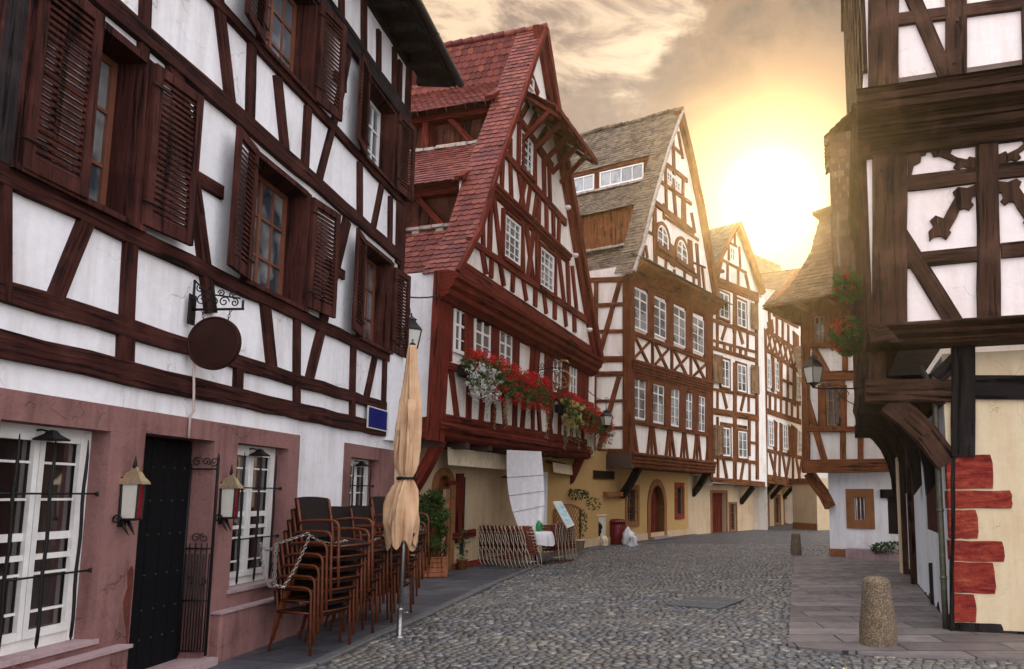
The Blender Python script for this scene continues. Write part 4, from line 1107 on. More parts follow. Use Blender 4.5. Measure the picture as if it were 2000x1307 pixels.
for c_ in (432, 540, 625, 702, 775, 318):
    yt = 935+(c_-310)*.18; yb_ = 1108+(c_-310)*.12; k = 1.0 if c_ < 600 else .8
    R_ = [(c_-8*k, yt, c_-26*k, yb_, 12*k), (c_+6*k, yt, c_+26*k, yb_, 12*k), (c_-1, yt+45, c_-1, yb_, 9*k), (c_-1, yt, c_-1, yt+60, 20*k)]
    if c_ == 318: R_ = [(c_+2, yt, c_+26, yb_, 14)]
    beams(f, Cj, [z4(*r) for r in R_], o1=.045)
# gable
beams(f, Ct, [z3(580, 578, 812, 755, 26), z3(588, 862, 830, 1010, 26), z3(642, 350, 775, 455, 20), z3(606, 450, 800, 590, 16), z3(668, 232, 745, 305, 12), z3(525, 740, 585, 772, 12), z3(640, 660, 840, 800, 12)], o1=.06)
beams(f, Ct, [z3(*r) for r in ((585, 600, 592, 950, 20), (520, 745, 518, 905, 14), (648, 350, 655, 640, 12), (690, 440, 712, 690, 14), (752, 440, 748, 700, 12), (690, 180, 700, 420, 14), (722, 170, 750, 330, 10), (690, 830, 690, 950, 26), (790, 800, 800, 970, 22), (585, 700, 585, 780, 22), (652, 920, 650, 1000, 10), (700, 970, 705, 1030, 10), (760, 980, 762, 1070, 10), (812, 960, 815, 1100, 10), (830, 820, 850, 1100, 14), (535, 830, 545, 905, 10), (800, 640, 820, 760, 12), (760, 570, 765, 720, 10), (640, 590, 640, 680, 10), (860, 950, 880, 1120, 10), (810, 930, 880, 960, 10))], o1=.045)
f.obj('timber_frame', M['tC'], hC)
# mouldings
f = MB()
m = lambda x0, y0, x1, y1: (Cj.at(*z4(x0, y0, x1, y1)[:2]), Cj.at(*z4(x0, y0, x1, y1)[2:]))
a, b = m(303, 600, 783, 728); sill_moulding(f, Cj, a, b, .52, .16, 5)
a, b = m(300, 1148, 792, 1196); sill_moulding(f, Cj, (a[0], a[1]), (b[0]+.1, b[1]), .50, .18, 4, back=-.8)
a, b = m(262, 60, 880, 262)
f.obj('cornice', M['tC'], hC)
f = MB()
e0, e1 = Cj.at(1231, 512), Cj.at(1398, 590)
moulding(f, Cj, (e0[0]-.12, e0[1]-.28), (Cj.at(1392, 590)[0]+.1, e1[1]-.35), [(-.1, -.42), (.04, -.40), (.10, -.30), (.20, -.16), (.36, -.02), (.52, .10), (.56, .16), (.56, .22), (-.1, .25)])
f.obj('eaves_cove', M['tD'], hC)
f = MB(); q0 = Cj.pt(e0[0]-.15, e0[1]-.02, .66); q1 = Cj.pt(Cj.at(1412, 600, )[0], e1[1]-.10, .66)
tiles(f, q0, q1, Cj.pt(e0[0]-.1, e0[1]+.22, .1), Cj.pt(Cj.at(1404, 590)[0], e1[1]+.12, .1), tw=.17, th=.13)
f.obj('pent_roof', M['tileC'], hC)
f = MB()
f.add([Cj.pt(cL-.02, 2.78, .0), Cj.pt(cR+.1, 2.55, 0), Cj.pt(cR+.1, 2.55, -.8), Cj.pt(cL-.02, 2.78, -.8)], [(0, 1, 2, 3)])
f.rect(Cs, -.1, 6, 2.45, 2.95, -.1, .12); f.obj('jetty_soffit', M['soffit'], hC)
for s, zb in ((Cg.at(*z5(330, 380, 0, 0)[:2])[0], 1.55), (Cg.at(*z5(885, 380, 0, 0)[:2])[0], 1.6)):
    f = MB(); bracket(f, Cg, s, zb, 2.62, .72, .22, .22, bow=-.08); f.obj('bracket', M['tFd'], hC)
# windows
panes(hC, Cj, [z4(*r) for r in up+lo], 2, 4, o=.01, fw=.055, mw=.02, midr=3)
panes(hC, Ct, [z3(655, 395, 685, 478), z3(704, 445, 732, 525)], 2, 2, o=.02, fw=.05, mw=.02)
for r in (z3(597, 690, 665, 872), z3(710, 775, 776, 955)):
    panes(hC, Ct, [r], 2, 3, o=.02, fw=.07, mw=.025, arch=True)
    s0, s1, z0, z1v = rectpx(Ct, *r); hw = (s1-s0)/2; cs = (s0+s1)/2; mb = MB(); zc = z1v-hw
    for k in range(10):
        a0, a1 = PI*k/10, PI*(k+1)/10
        mb.prism(Ct, [(cs-hw*math.cos(a0), zc+hw*math.sin(a0)), (cs-hw*math.cos(a1), zc+hw*math.sin(a1)), (cs-(hw+.13)*math.cos(a1), zc+(hw+.13)*math.sin(a1)), (cs-(hw+.13)*math.cos(a0), zc+(hw+.13)*math.sin(a0))], 0, .08)
    mb.rect(Ct, s0-.13, s0, z0-.1, zc, 0, .081, .003); mb.rect(Ct, s1, s1+.13, z0-.1, zc, 0, .082, .003); mb.rect(Ct, s0-.16, s1+.16, z0-.16, z0-.001, 0, .16, .004)
    mb.obj('window_surround', M['tC'], hC)
# ground floor openings: stone surrounds, arched door, barred windows
for i, r in enumerate(CH):
    s0, s1, z0, z1v, d = r
    if i == 1: continue
    casing(hC, Cg, (s0, s1, z0, z1v), .16 if i < 3 else .05, 'orangestone' if i != 2 else 'redstone', o=.03)
    window(hC, Cg, (s0, s1, z0, z1v), 2, 4 if i != 2 else 1, o=-d+.02, fw=.06, mw=.03, fmat='bframe' if i in (0, 2) else 'wframe', gmat='glassd')
    mb = MB()
    for k in range(3 if i != 3 else 7):
        n_ = 3 if i != 3 else 7; s = s0+(s1-s0)*(k+.5)/n_; mb.tube([Cg.pt(s, z0, -.03), Cg.pt(s, z1v, -.03)], .012, 6)
    for k in range(2 if i != 3 else 6):
        z = z0+(z1v-z0)*(k+.7)/(2.2 if i != 3 else 6.2); mb.tube([Cg.pt(s0, z, -.04), Cg.pt(s1, z, -.04)], .010, 6)
    mb.obj('window_grille', M['iron'], hC)
def archdoor(root, pl, r, d, sm, dm, ww=.2, tall=1.25):
    s0, s1, z0, z1v = r; hw = (s1-s0)/2; cs = (s0+s1)/2; zc = z1v-hw*tall; mb = MB(); n = 14
    pin = [(s0, z0)]+[(cs-hw*math.cos(PI*k/n), zc+hw*tall*math.sin(PI*k/n)) for k in range(n+1)]+[(s1, z0)]
    pout = [(s0-ww, z0)]+[(cs-(hw+ww)*math.cos(PI*k/n), zc+(hw*tall+ww)*math.sin(PI*k/n)) for k in range(n+1)]+[(s1+ww, z0)]
    for k in range(len(pin)-1):
        mb.prism(pl, [pin[k], pin[k+1], pout[k+1], pout[k]], -d, .035, .0)
    for k in range(1, n):      # spandrels inside the square opening
        a, b = pin[k], pin[k+1]; mb.prism(pl, [a, b, (b[0], z1v+.02), (a[0], z1v+.02)], -d, -.01)
    mb.obj('door_surround', M[sm], root)
    mb = MB()
    for k in range(4): mb.rect(pl, s0+(s1-s0)*k/4+.005, s0+(s1-s0)*(k+1)/4-.005, z0, z1v, -d+.02, -d+.06, .006)
    dd = mb.obj('door', M[dm], root)
    mb = MB(); mb.lathe(pl.pt(s1-.12, z0+1.0, -d+.09), [(0, -.02), (.025, -.015), (.03, 0), (.02, .02), (0, .02)], 8); mb.obj('handle', M['iron'], dd)
    mb = MB(); mb.rect(pl, s0-.05, s1+.05, -.05, .10, -.3, .22, .012); mb.obj('door_step', M['sill'], root)
s0, s1, z0, z1v, d = CH[1]; archdoor(hC, Cg, (s0, s1, z0, z1v), .28, 'orangestone', 'tB', .24)
mb = MB(); mb.rect(Cg, -6.4, 5.0, -.08, .25, 0, .03, .01); mb.obj('plinth', M['beige'], hC)
# vent grille and stone corbel left of the door
r = rectpx(Cg, *z5(112, 235, 268, 302)); mb = MB(); s0, s1, z0, z1v = r
mb.rect(Cg, s0, s1, z0, z1v, 0, .06, .005)
for k in range(9): mb.rect(Cg, s0+.03, s1-.03, z0+.03+(z1v-z0-.06)*k/9, z0+.055+(z1v-z0-.06)*k/9, .06, .075, .002)
mb.obj('vent_grille', M['tFd'], hC)
mb = MB(); mb.rect(Cg, *rectpx(Cg, *z5(112, 235, 278, 312)), -.05, .03, .004); mb.rect(Cg, *rectpx(Cg, *z5(190, 402, 310, 440)), 0, .2, .02); mb.obj('stone_corbel', M['orangestone'], hC)
# ---- roof
nC = Vector((-Ct.d.x, -Ct.d.y, .5)); kC = dict(tw=.18, th=.14, thick=.024, jit=.012)
TC = -.55
rf = MB(); roofstrip(rf, Ct, Lc, .22, TC, nrm=nC, **kC)
roofstrip(rf, Ct, ([Lc[-1]]+Rc)[::-1], .22, -9, nrm=-nC, tw=.3, th=.3, thick=.02)
Cd = Ct.off(TC); P = lambda x, y: Cd.at(*z3(x, y))
apC = Lc[-1]
for a, b in ((P(575, 305), apC), (P(484, 592), P(575, 450)), (P(430, 990), P(492, 830))): roofstrip(rf, Ct, [a, b], TC, -8.5, nrm=nC, sag=-.03, **kC)
rf.obj('roof', M['tileC'], hC)
mb = MB()
for a, b in zip(Lc, Lc[1:]): beam_sz(mb, Ct, a, b, .10, o1=.24, o0=.16)
mb.obj('verge_mortar', M['mortar'], hC)
mb = MB(); rr = [apC]+Rc
for a, b in zip(rr, rr[1:]): beam_sz(mb, Ct, (a[0]-.15, a[1]-.05), (b[0]-.15, b[1]-.05), .42, o1=.20, o0=-.05)
mb.obj('verge_board', M['tD'], hC)
def sideat(pl, s, o):
    q = pl.pt(s, 0, o); p = Pl((q.x, q.y), (-pl.n.x, -pl.n.y)); p.n = -pl.d.copy(); return p
a, b = P(575, 310), P(568, 436); sp = sideat(Ct, a[0]+.12, TC-.05)
mb = MB(); mb.rect(sp, 0, 7.5, b[1], a[1]+.1, -.3, 0); mb.obj('dormer_panel', M['tC'], hC)
s_, w_ = .35, 1.9
for k in range(3):
    rr = (s_+k*2.15, s_+k*2.15+w_, b[1]+.12, a[1]-.14); window(hC, sp, rr, 4, 1, o=.012, fw=.05, mw=.03, fmat='wframe')
mb = MB()
for k in range(3):
    for ss in (s_+k*2.15-.18, ): beam_sz(mb, sp, (ss, b[1]), (ss, a[1]), .14, o1=.05)
beam_sz(mb, sp, (0, a[1]-.04), (7, a[1]-.04), .12, o1=.06); mb.obj('dormer_frame', M['tC'], hC)
a, b = P(484, 595), P(482, 806); sp2 = sideat(Ct, a[0]+.15, TC-.05)
mb = MB()
for k in range(34): mb.rect(sp2, k*.22+.004, k*.22+.216, b[1], a[1]+.15, -.3, 0+uo()*.5, .004)
mb.obj('dormer_boards', M['tD'], hC)
for q in (P(570, 442), P(480, 815)):
    mb = MB()
    sp3 = sideat(Ct, q[0], TC-.03)
    for k in range(24): mb.rect(sp3, k*.3+.01, k*.3+.29, q[1]-.04+.012*math.sin(k*1.7), q[1]+.05+.012*math.sin(k*2.3), -.12, .05, .014)
    mb.obj('ridge_mortar', M['mortar'], hC)
mb = MB(); mb.prism(Cd, [P(578, 305), P(640, 235), P(612, 330), P(570, 440)], -.06, 0); mb.prism(Cd, [P(484, 595), P(550, 540), P(535, 640), P(482, 800)], -.06, 0)
mb.obj('dormer_cheek', M['white'], hC)
mb = MB()
for k in range(30): mb.tube([Ct.pt(apC[0], apC[1]+.03+.03*math.sin(k*.7), .22-k*.3), Ct.pt(apC[0], apC[1]+.02+.03*math.sin(k*.7), -.08-k*.3)], [.10, .08], 8)
mb.obj('ridge_tiles', M['tileC'], hC)
# ================================================================== narrow gabled house beyond
z6 = conv(1360, 420, 2.42)
hD = thing('gabled_house', 'narrow half-timbered gabled house with brown board shutters in the sun glare', 'house', Dg.pt(0, 0))
wl = MB(); dL = Dj.at(1389, 700)[0]-.02; dR = Dj.at(1493, 700)[0]
DH = [rectpx(Dg, *z5(1040, 412, 1155, 742))+(.25,), rectpx(Dg, *z5(1178, 497, 1232, 705))+(.15,)]
wallgrid(wl, Dg, -1.0, dR+.3, -.1, 2.4, DH); wl.obj('wall', M['beige'], hD)
wl = MB(); eD = Dj.at(1389, 545)[1]; eD2 = Dj.at(1478, 577)[1]
wl.prism(Dj, [(dL, 2.1), (dR, 2.0), (dR, eD2), (dL, eD)], -.3, 0)
wl.add([Dj.pt(dL, 2, 0), Dj.pt(dL, eD, 0), Dj.pt(dL, eD, -8), Dj.pt(dL, 2, -8)], [(0, 1, 2, 3)])
wl.add([Dj.pt(dR, 0, 0), Dj.pt(dR, eD, 0), Dj.pt(dR, eD, -8), Dj.pt(dR, 0, -8)], [(0, 1, 2, 3)])
Ld = [Dj.at(*z6(*p)) for p in ((68, 275), (120, 160), (183, 42))]; Rd = [Dj.at(*z6(*p)) for p in ((245, 210), (298, 375))]
wl.prism(Dj, Ld+Rd, -.25, .01)
wl.obj('upper_wall', M['whitefar'], hD)
f = MB()
beams(f, Dj, [z6(70, 308, 290, 392, 42), z6(66, 495, 285, 568, 16), z6(65, 590, 285, 650, 12), z6(65, 625, 287, 690, 18), z6(66, 822, 287, 862, 14), z6(66, 925, 292, 962, 30), z6(74, 1142, 290, 1172, 16), z6(72, 1250, 320, 1274, 24),
  z6(68, 300, 70, 1250, 12), z6(282, 390, 286, 1250, 12), z6(97, 500, 97, 640, 10), z6(97, 330, 97, 500, 10), z6(180, 370, 178, 560, 14), z6(178, 560, 178, 660, 10), z6(180, 700, 180, 1250, 14), z6(140, 520, 118, 590, 10), z6(200, 545, 218, 610, 10), z6(240, 560, 240, 640, 8), z6(130, 610, 130, 650, 10), z6(160, 615, 160, 655, 10), z6(206, 630, 206, 670, 10), z6(232, 635, 232, 675, 10),
  z6(122, 830, 142, 915, 10), z6(98, 830, 98, 920, 8), z6(225, 850, 208, 925, 10), z6(245, 860, 245, 930, 8), z6(112, 985, 235, 1005, 14), z6(98, 955, 98, 1000, 8), z6(248, 970, 248, 1140, 10), z6(252, 1075, 285, 1080, 12),
  z6(125, 1150, 142, 1245, 10), z6(100, 1150, 100, 1250, 8), z6(222, 1165, 208, 1250, 10), z6(250, 1170, 250, 1255, 8),
  z6(105, 205, 235, 275, 12), z6(150, 130, 190, 150, 10), z6(145, 225, 145, 335, 10), z6(195, 245, 195, 350, 10), z6(120, 200, 100, 300, 10), z6(230, 280, 250, 370, 10), z6(178, 60, 180, 140, 8), z6(150, 140, 150, 215, 8), z6(200, 150, 205, 250, 8)], o1=.05)
f.obj('timber_frame', M['tD'], hD)
dw = [(103, 360, 150, 500), (187, 398, 232, 540), (112, 680, 152, 820), (188, 702, 232, 842), (118, 1003, 156, 1142), (192, 1020, 236, 1152)]
panes(hD, Dj, [z6(*r) for r in dw], 2, 3, o=.03, fw=.06, mw=.022)
panes(hD, Dj, [z6(156, 148, 178, 222)], 2, 2, o=.03, fw=.05, mw=.022)
for r in dw[:2]+dw[2:]:
    casing(hD, Dj, rectpx(Dj, *z6(*r)), .10, 'tD', o=.07)
for r in ((66, 655, 110, 806), (252, 708, 284, 855), (250, 415, 280, 552), (74, 992, 114, 1140)):
    s0, s1, z0, z1v = rectpx(Dj, *z6(*r)); shutter(hD, Dj, s0, s1, z0+.05, z1v, .08, .1, 'l', 'shutC', louvres=False)
r = DH[0]; mb = MB()
for k in range(4): mb.rect(Dg, r[0]+(r[1]-r[0])*k/4+.005, r[0]+(r[1]-r[0])*(k+1)/4-.005, r[2], r[3], -.24, -.2, .006)
mb.obj('door', M['tB'], hD); casing(hD, Dg, r[:4], .12, 'orangestone', .03)
r = DH[1]; window(hD, Dg, r[:4], 2, 3, o=-.12, fw=.06, fmat='bframe', gmat='glassd'); casing(hD, Dg, r[:4], .08, 'orangestone', .03)
mb = MB(); mb.add([Dj.pt(dL, 2.1, .0), Dj.pt(dR, 2.0, 0), Dj.pt(dR, 2.0, -.7), Dj.pt(dL, 2.1, -.7)], [(0, 1, 2, 3)]); mb.obj('jetty_soffit', M['soffit'], hD)
f = MB(); bracket(f, Dg, Dg.at(*z5(1265, 400, 0, 0)[:2])[0], 1.25, 1.98, .65, .2, .2); f.obj('bracket', M['tFd'], hD)
nD = Vector((-Dj.d.x, -Dj.d.y, .5)); rf = MB()
roofstrip(rf, Dj, [Ld[0], Ld[1], Ld[2]], .25, -8, nrm=nD, tw=.2, th=.17, thick=.022); roofstrip(rf, Dj, [Rd[1], Rd[0], Ld[2]], .25, -8, nrm=-nD, tw=.3, th=.3)
rf.obj('roof', M['tileC'], hD)
mb = MB()
for pp, w_ in ((Ld, .1), ([Ld[-1]]+Rd, .34)):
    for a, b in zip(pp, pp[1:]): beam_sz(mb, Dj, a, b, w_, o1=.28, o0=.12)
mb.obj('verge_board', M['tD'], hD)
mb = MB(); q = Dj.at(1396, 530); mb.rect(Dj, dL-.1, dL+.5, q[1]-.12, q[1]-.02, 0, .45, .02); mb.obj('eave_stub', M['tD'], hD)

# ================================================================== last house of the left row
hE = thing('timbered_house', 'half-timbered house at the far end of the row with a beige roof', 'house', Eg.pt(0, 0))
eL = Ej.at(1493, 800)[0]; eR = Ej.at(1590, 900)[0]
EH = [rectpx(Eg, *z5(1345, 455, 1396, 672))+(.15,), rectpx(Eg, *z5(1428, 405, 1488, 728))+(.25,), rectpx(Eg, *z5(1530, 440, 1576, 650))+(.15,), rectpx(Eg, *z5(1604, 462, 1640, 645))+(.15,)]
wl = MB(); eg1 = Eg.at(1549, 1000)[0]
wallgrid(wl, Eg, Eg.at(1449, 1000)[0], eg1, -.1, 2.7, EH); wl.obj('wall', M['beige'], hE)
wl = MB()
zt0, zt1 = Ej.at(1488, 600)[1], Ej.at(1565, 640)[1]
zt = max(zt0, zt1)
wl.prism(Ej, [(eL, 2.4), (eR, 2.2), (eR, zt+.3), (eL, zt+.3)], -.3, 0)
wl.add([Ej.pt(eL, 2.3, 0), Ej.pt(eL, zt+.3, 0), Ej.pt(eL, zt+.3, -7), Ej.pt(eL, 2.3, -7)], [(0, 1, 2, 3)])
Lg = Ej.at(*z6(330, 415)); Ag = Ej.at(*z6(452, 266)); Rg = Ej.at(*z6(500, 330))
wl.prism(Ej, [(eL+.2, zt+.2), Lg, Ag, (Rg[0]+.5, Rg[1]-.5), (eR, zt+.2)], -.25, .01)
wl.obj('upper_wall', M['whitefar'], hE)
f = MB()
R6 = [(330, 545, 512, 665, 16), (320, 630, 512, 758, 16), (332, 840, 508, 900, 16), (328, 925, 508, 985, 24), (332, 1112, 505, 1150, 16), (326, 1245, 582, 1288, 40),
 (322, 540, 326, 1240, 14), (358, 670, 358, 835, 14), (393, 690, 393, 860, 22), (430, 700, 430, 880, 8), (462, 720, 460, 900, 14), (495, 740, 495, 905, 14), (405, 780, 465, 805, 12), (505, 740, 505, 990, 12),
 (345, 850, 345, 925, 8), (372, 860, 372, 935, 8), (398, 870, 398, 945, 8), (425, 880, 425, 955, 8), (450, 890, 450, 965, 8), (478, 900, 478, 975, 8),
 (372, 975, 370, 1110, 16), (398, 985, 398, 1120, 12), (440, 1000, 438, 1130, 18), (460, 1000, 460, 1135, 26), (505, 1015, 505, 1150, 12),
 (345, 1125, 375, 1240, 8), (372, 1125, 365, 1245, 8), (392, 1130, 390, 1245, 8), (405, 1130, 425, 1250, 8), (440, 1140, 420, 1250, 8), (455, 1145, 455, 1255, 8), (470, 1150, 490, 1260, 8), (498, 1150, 480, 1260, 8),
 (345, 500, 352, 560, 26), (378, 480, 378, 600, 8), (406, 500, 406, 610, 8), (432, 520, 434, 630, 8), (468, 560, 470, 660, 26), (498, 580, 500, 680, 12), (340, 420, 345, 520, 10),
 (375, 395, 420, 470, 10), (415, 320, 440, 420, 8), (440, 300, 435, 370, 8), (460, 290, 470, 350, 8), (395, 400, 460, 440, 10), (360, 470, 480, 530, 14)]
beams(f, Ej, [z6(*r) for r in R6], o1=.05)
for k in range(7):
    x = 335+k*25; y0 = 552+k*17; y1 = 632+k*17.5; beams(f, Ej, [z6(x, y0, x+20, y1+12, 7), z6(x+20, y0+12, x, y1, 7)], o1=.04)
f.obj('timber_frame', M['tD'], hE)
panes(hE, Ej, [z6(330, 670, 350, 820), z6(367, 688, 387, 836), z6(471, 755, 490, 880), z6(337, 965, 362, 1095), z6(405, 985, 430, 1112), z6(478, 1015, 500, 1130)], 2, 4, o=.03, fw=.07, mw=.025)
for i, r in enumerate(EH):
    casing(hE, Eg, r[:4], .12, 'orangestone', .03)
    if i == 1:
        mb = MB(); mb.rect(Eg, *r[:4], -.24, -.2, .01); mb.obj('door', M['blackdoor'], hE)
    else: window(hE, Eg, r[:4], 2, 3, o=-.12, fw=.06, fmat='bframe', gmat='glassd')
mb = MB(); mb.add([Ej.pt(eL, 2.4, .0), Ej.pt(eR, 2.25, 0), Ej.pt(eR, 2.25, -.8), Ej.pt(eL, 2.4, -.8)], [(0, 1, 2, 3)]); mb.obj('jetty_soffit', M['soffit'], hE)
for x in (1430, 1500, 1600, 1690):
    f = MB(); bracket(f, Eg, Eg.at(*z5(x, 460, 0, 0)[:2])[0], 1.45, 2.25, .72, .2, .2); f.obj('bracket', M['tFd'], hE)
rf = MB(); nE = Vector((-Ej.d.x, -Ej.d.y, .5)); 
rg = Ej.at(*z6(265, 182)); 
roofstrip(rf, Ej, [(Lg[0]-.6, Lg[1]-.3), (Ag[0], Ag[1]+.05)], .5, -8, nrm=nE, tw=.25, th=.2)
roofstrip(rf, Ej, [(Rg[0]+2.2, Rg[1]-2.0), (Ag[0], Ag[1]+.05)], .5, -8, nrm=-nE, tw=.3, th=.3)
rf.obj('roof', M['tileG'], hE)
mb = MB(); beam_sz(mb, Ej, Lg, Ag, .2, o1=.5, o0=.3); beam_sz(mb, Ej, Ag, (Rg[0]+1.5, Rg[1]-1.3), .25, o1=.5, o0=.3); mb.obj('verge_board', M['tD'], hE)

# row behind: house whose beige roof shows between the two gables
hR = thing('tiled_roof_house', 'beige tiled roof seen between the narrow gable and the far corner house', 'house', (9.5, 42, 0))
a = atY(1468, 494, 42); b = atY(1545, 540, 43)
mb = MB(); mb.box((9.3, 43.5, 5.0), (5.0, 5.0, 10)); mb.obj('wall', M['whitefar'], hR)
mb = MB(); e0 = atY(1440, 620, 39.5); e1 = atY(1545, 640, 39.8); tiles(mb, e0, e1, atY(1450, 488, 43), atY(1525, 520, 43), tw=.22, th=.2, nrm=Vector((0, -1, 1)))
mb.obj('roof', M['tileG'], hR)

# end wall that closes the lane, and the lane wall beyond
hW = thing('corner_building', 'ochre ground floor wall that closes the lane beside the far corner house', 'house', Eg.pt(eg1, 0))
pA = gnd(1549, 1032); pB = gnd(1597, 1036); pw = Pl((pA.x, pA.y), (pB.x-pA.x, pB.y-pA.y))
if (Vector((0, 0))-pw.O).dot(pw.n) < 0: pw.n = -pw.n
mb = MB(); LW = (pB-pA).length; wallgrid(mb, pw, 0, LW, -.1, 2.4, []); mb.add([pw.pt(LW, 0), pw.pt(LW, 2.4), pw.pt(LW, 2.4, -8), pw.pt(LW, 0, -8)], [(0, 1, 2, 3)])
mb.obj('wall', M['beige'], hW)
mb = MB(); mb.rect(pw, -.1, LW+.1, 2.15, 2.4, 0, .1, .01); mb.obj('beam', M['tD'], hW)
mb = MB(); mb.rect(pw, 0, LW, -.1, .3, 0, .03, .01); mb.obj('plinth', M['orangestone'], hW)
hX = thing('lane_house', 'pale stone house front glimpsed at the very end of the lane', 'house', gnd(1597, 1031))
pA = gnd(1588, 1029); px_ = Pl((pA.x, pA.y), (1, -.12)); 
if (Vector((0, 0))-px_.O).dot(px_.n) < 0: px_.n = -px_.n
hr = rectpx(px_, 1608, 972, 1618, 1008)
mb = MB(); wallgrid(mb, px_, -.4, 6, -.1, 7.5, [hr]); mb.obj('wall', M['whitefar'], hX)
window(hX, px_, hr, 2, 3, o=-.1, fw=.06, fmat='bframe', gmat='glassd'); casing(hX, px_, hr, .1, 'orangestone', .03)
mb = MB(); 
for k in range(7): beam_sz(mb, px_, (.2+k*.6, 3.0), (.2+k*.6, 6.5), .16)
beam_sz(mb, px_, (-.4, 3.0), (6, 3.0), .25, o1=.06); mb.obj('timber_frame', M['tD'], hX)
mb = MB(); tiles(mb, px_.pt(-.5, 7.4, .3), px_.pt(6, 7.4, .3), px_.pt(-.5, 10, -3), px_.pt(6, 10, -3), tw=.3, th=.3); mb.obj('roof', M['tileG'], hX)
# ================================================================== shingle-roofed house at the back right
z7 = conv(1500, 400, 1.815)
hG = thing('corner_house', 'white house with flared shingle roof and a jettied timber storey at the back right', 'house', Gg.pt(0, 0))
gl = Gj.at(1574, 900)[0]; gr = gl+5.5
GH = [rectpx(Gg, *z7(306, 1038, 348, 1118))+(.14,), rectpx(Gg, *z7(422, 1040, 462, 1168))+(.1,)]
wl = MB(); wallgrid(wl, Gg, 0, 5.2, -.1, 2.5, GH); wl.add([Gg.pt(0, -.1), Gg.pt(0, 2.5), Gg.pt(0, 2.5, -6), Gg.pt(0, -.1, -6)], [(0, 1, 2, 3)])
wl.obj('wall', M['white'], hG)
zE = Gj.at(1574, 600)[1]; Gs = sideplane(Gj, gl); Gs.n = -Gj.d.copy()
wl = MB(); wl.prism(Gj, [(gl, 2.35), (gr, 2.35), (gr, zE+.3), (gl, zE+.3)], -.3, 0); wallgrid(wl, Gs, 0, 6, 2.35, zE+.3, [])
wl.obj('upper_wall', M['whitefar'], hG)
f = MB()
beams(f, Gj, [z7(128, 928, 460, 924, 48), z7(142, 796, 460, 796, 18), z7(150, 612, 460, 598, 34), z7(150, 500, 460, 490, 20), z7(137, 400, 137, 950, 26), z7(166, 510, 226, 620, 20), z7(140, 690, 203, 910, 20), z7(268, 800, 268, 905, 18), z7(188, 640, 188, 790, 16), z7(272, 640, 272, 790, 16), z7(275, 500, 275, 600, 18), z7(230, 505, 230, 515, 10), z7(330, 500, 330, 920, 18)], o1=.08)
f.rect(Gj, gl, gr, Gj.at(1600, 673)[1], zE+.25, 0, .03)
beams(f, Gs, [], o1=.06)
beam_sz(f, Gs, (0, 2.5), (6, 2.5), .35, o1=.06)
for k in range(5): beam_sz(f, Gs, (.12+k*1.3, 2.5), (.12+k*1.3, zE), .22, o1=.05)
for z in (4.2, 5.3): beam_sz(f, Gs, (0, z), (6, z), .2, o1=.045)
f.obj('timber_frame', M['tG'], hG)
window(hG, Gj, rectpx(Gj, *z7(210, 650, 262, 784)), 2, 3, o=.03, fw=.05, mw=.022, fmat='shutC', gmat='glassd'); casing(hG, Gj, rectpx(Gj, *z7(206, 646, 266, 788)), .10, 'tG', .11)
window(hG, Gj, rectpx(Gj, *z7(166, 398, 208, 488)), 2, 3, o=.04, fw=.045, mw=.022, fmat='shutC', gmat='glassd'); casing(hG, Gj, rectpx(Gj, *z7(164, 394, 210, 492)), .07, 'tG', .10)
r = GH[0]; casing(hG, Gg, r[:4], .22, 'orangestone', .03); window(hG, Gg, r[:4], 2, 2, o=-.12, fw=.04, fmat='bframe', gmat='glassd')
mb = MB()
for k in range(3):
    s = r[0]+(r[1]-r[0])*(k+.5)/3; mb.tube([Gg.pt(s, r[2], -.03), Gg.pt(s, r[3], -.03)], .012, 6)
mb.obj('window_grille', M['wframe'], hG)
r = GH[1]; mb = MB(); mb.rect(Gg, r[0], r[1], r[2], r[3], -.08, -.03); mb.rect(Gg, r[0]-.15, r[1], r[3], r[3]+.22, 0, .08, .01); mb.obj('shutter', M['tFd'], hG)
mb = MB(); mb.rect(Gg, -.02, 5, -.08, .22, 0, .05, .015); mb.obj('plinth', M['orangestone'], hG)
f = MB()
# curved bracket at the left corner, reaching out sideways
pts = [z7(150, 952, 0, 0)[:2], z7(175, 990, 0, 0)[:2], z7(205, 1030, 0, 0)[:2], z7(226, 1072, 0, 0)[:2]]
for a, b in zip(pts, pts[1:]): bm_(f, Gg, a[0], a[1], b[0], b[1], 18, o1=.2, o0=-.05)
f.obj('bracket', M['tG'], hG)
# stepped flare roof
rings = [(.80, 0.0), (.42, .30), (.10, .85), (-.22, 1.60), (-.40, 2.45), (-.48, 2.75)]
rf = MB(); un = MB(); z0_ = zE-.02
def rp(e, z, side): 
    if side == 0: return Gj.pt(gl-e, z, e), Gj.pt(gr+e, z, e)
    return Gj.pt(gl-e, z, -5.5-e), Gj.pt(gl-e, z, e)
for (e0, a0), (e1, a1) in zip(rings, rings[1:]):
    for side in (0, 1):
        A0, B0 = rp(e0, z0_+a0, side); A1, B1 = rp(e1, z0_+a1, side)
        tiles(rf, A0, B0, A1, B1, tw=.19, th=.15, thick=.022, jit=.01, nrm=Vector((-.5, -1, 1)) if side == 0 else Vector((-1, .6, 1)))
        un.add([A0-Vector((0, 0, .05)), B0-Vector((0, 0, .05)), B1-Vector((0, 0, .08)), A1-Vector((0, 0, .08))], [(0, 1, 2, 3)])
for side in (0, 1):
    A0, B0 = rp(-.25, z0_+2.72, side); A1, B1 = rp(-1.6, z0_+3.5, side)
    tiles(rf, A0, B0, A1, B1, tw=.19, th=.15, nrm=Vector((0, 0, 1)))
    un.add([A0-Vector((0, 0, .04)), B0-Vector((0, 0, .04)), B1-Vector((0, 0, .2)), A1-Vector((0, 0, .2))], [(0, 1, 2, 3)])
rf.obj('roof', M['tileG'], hG)
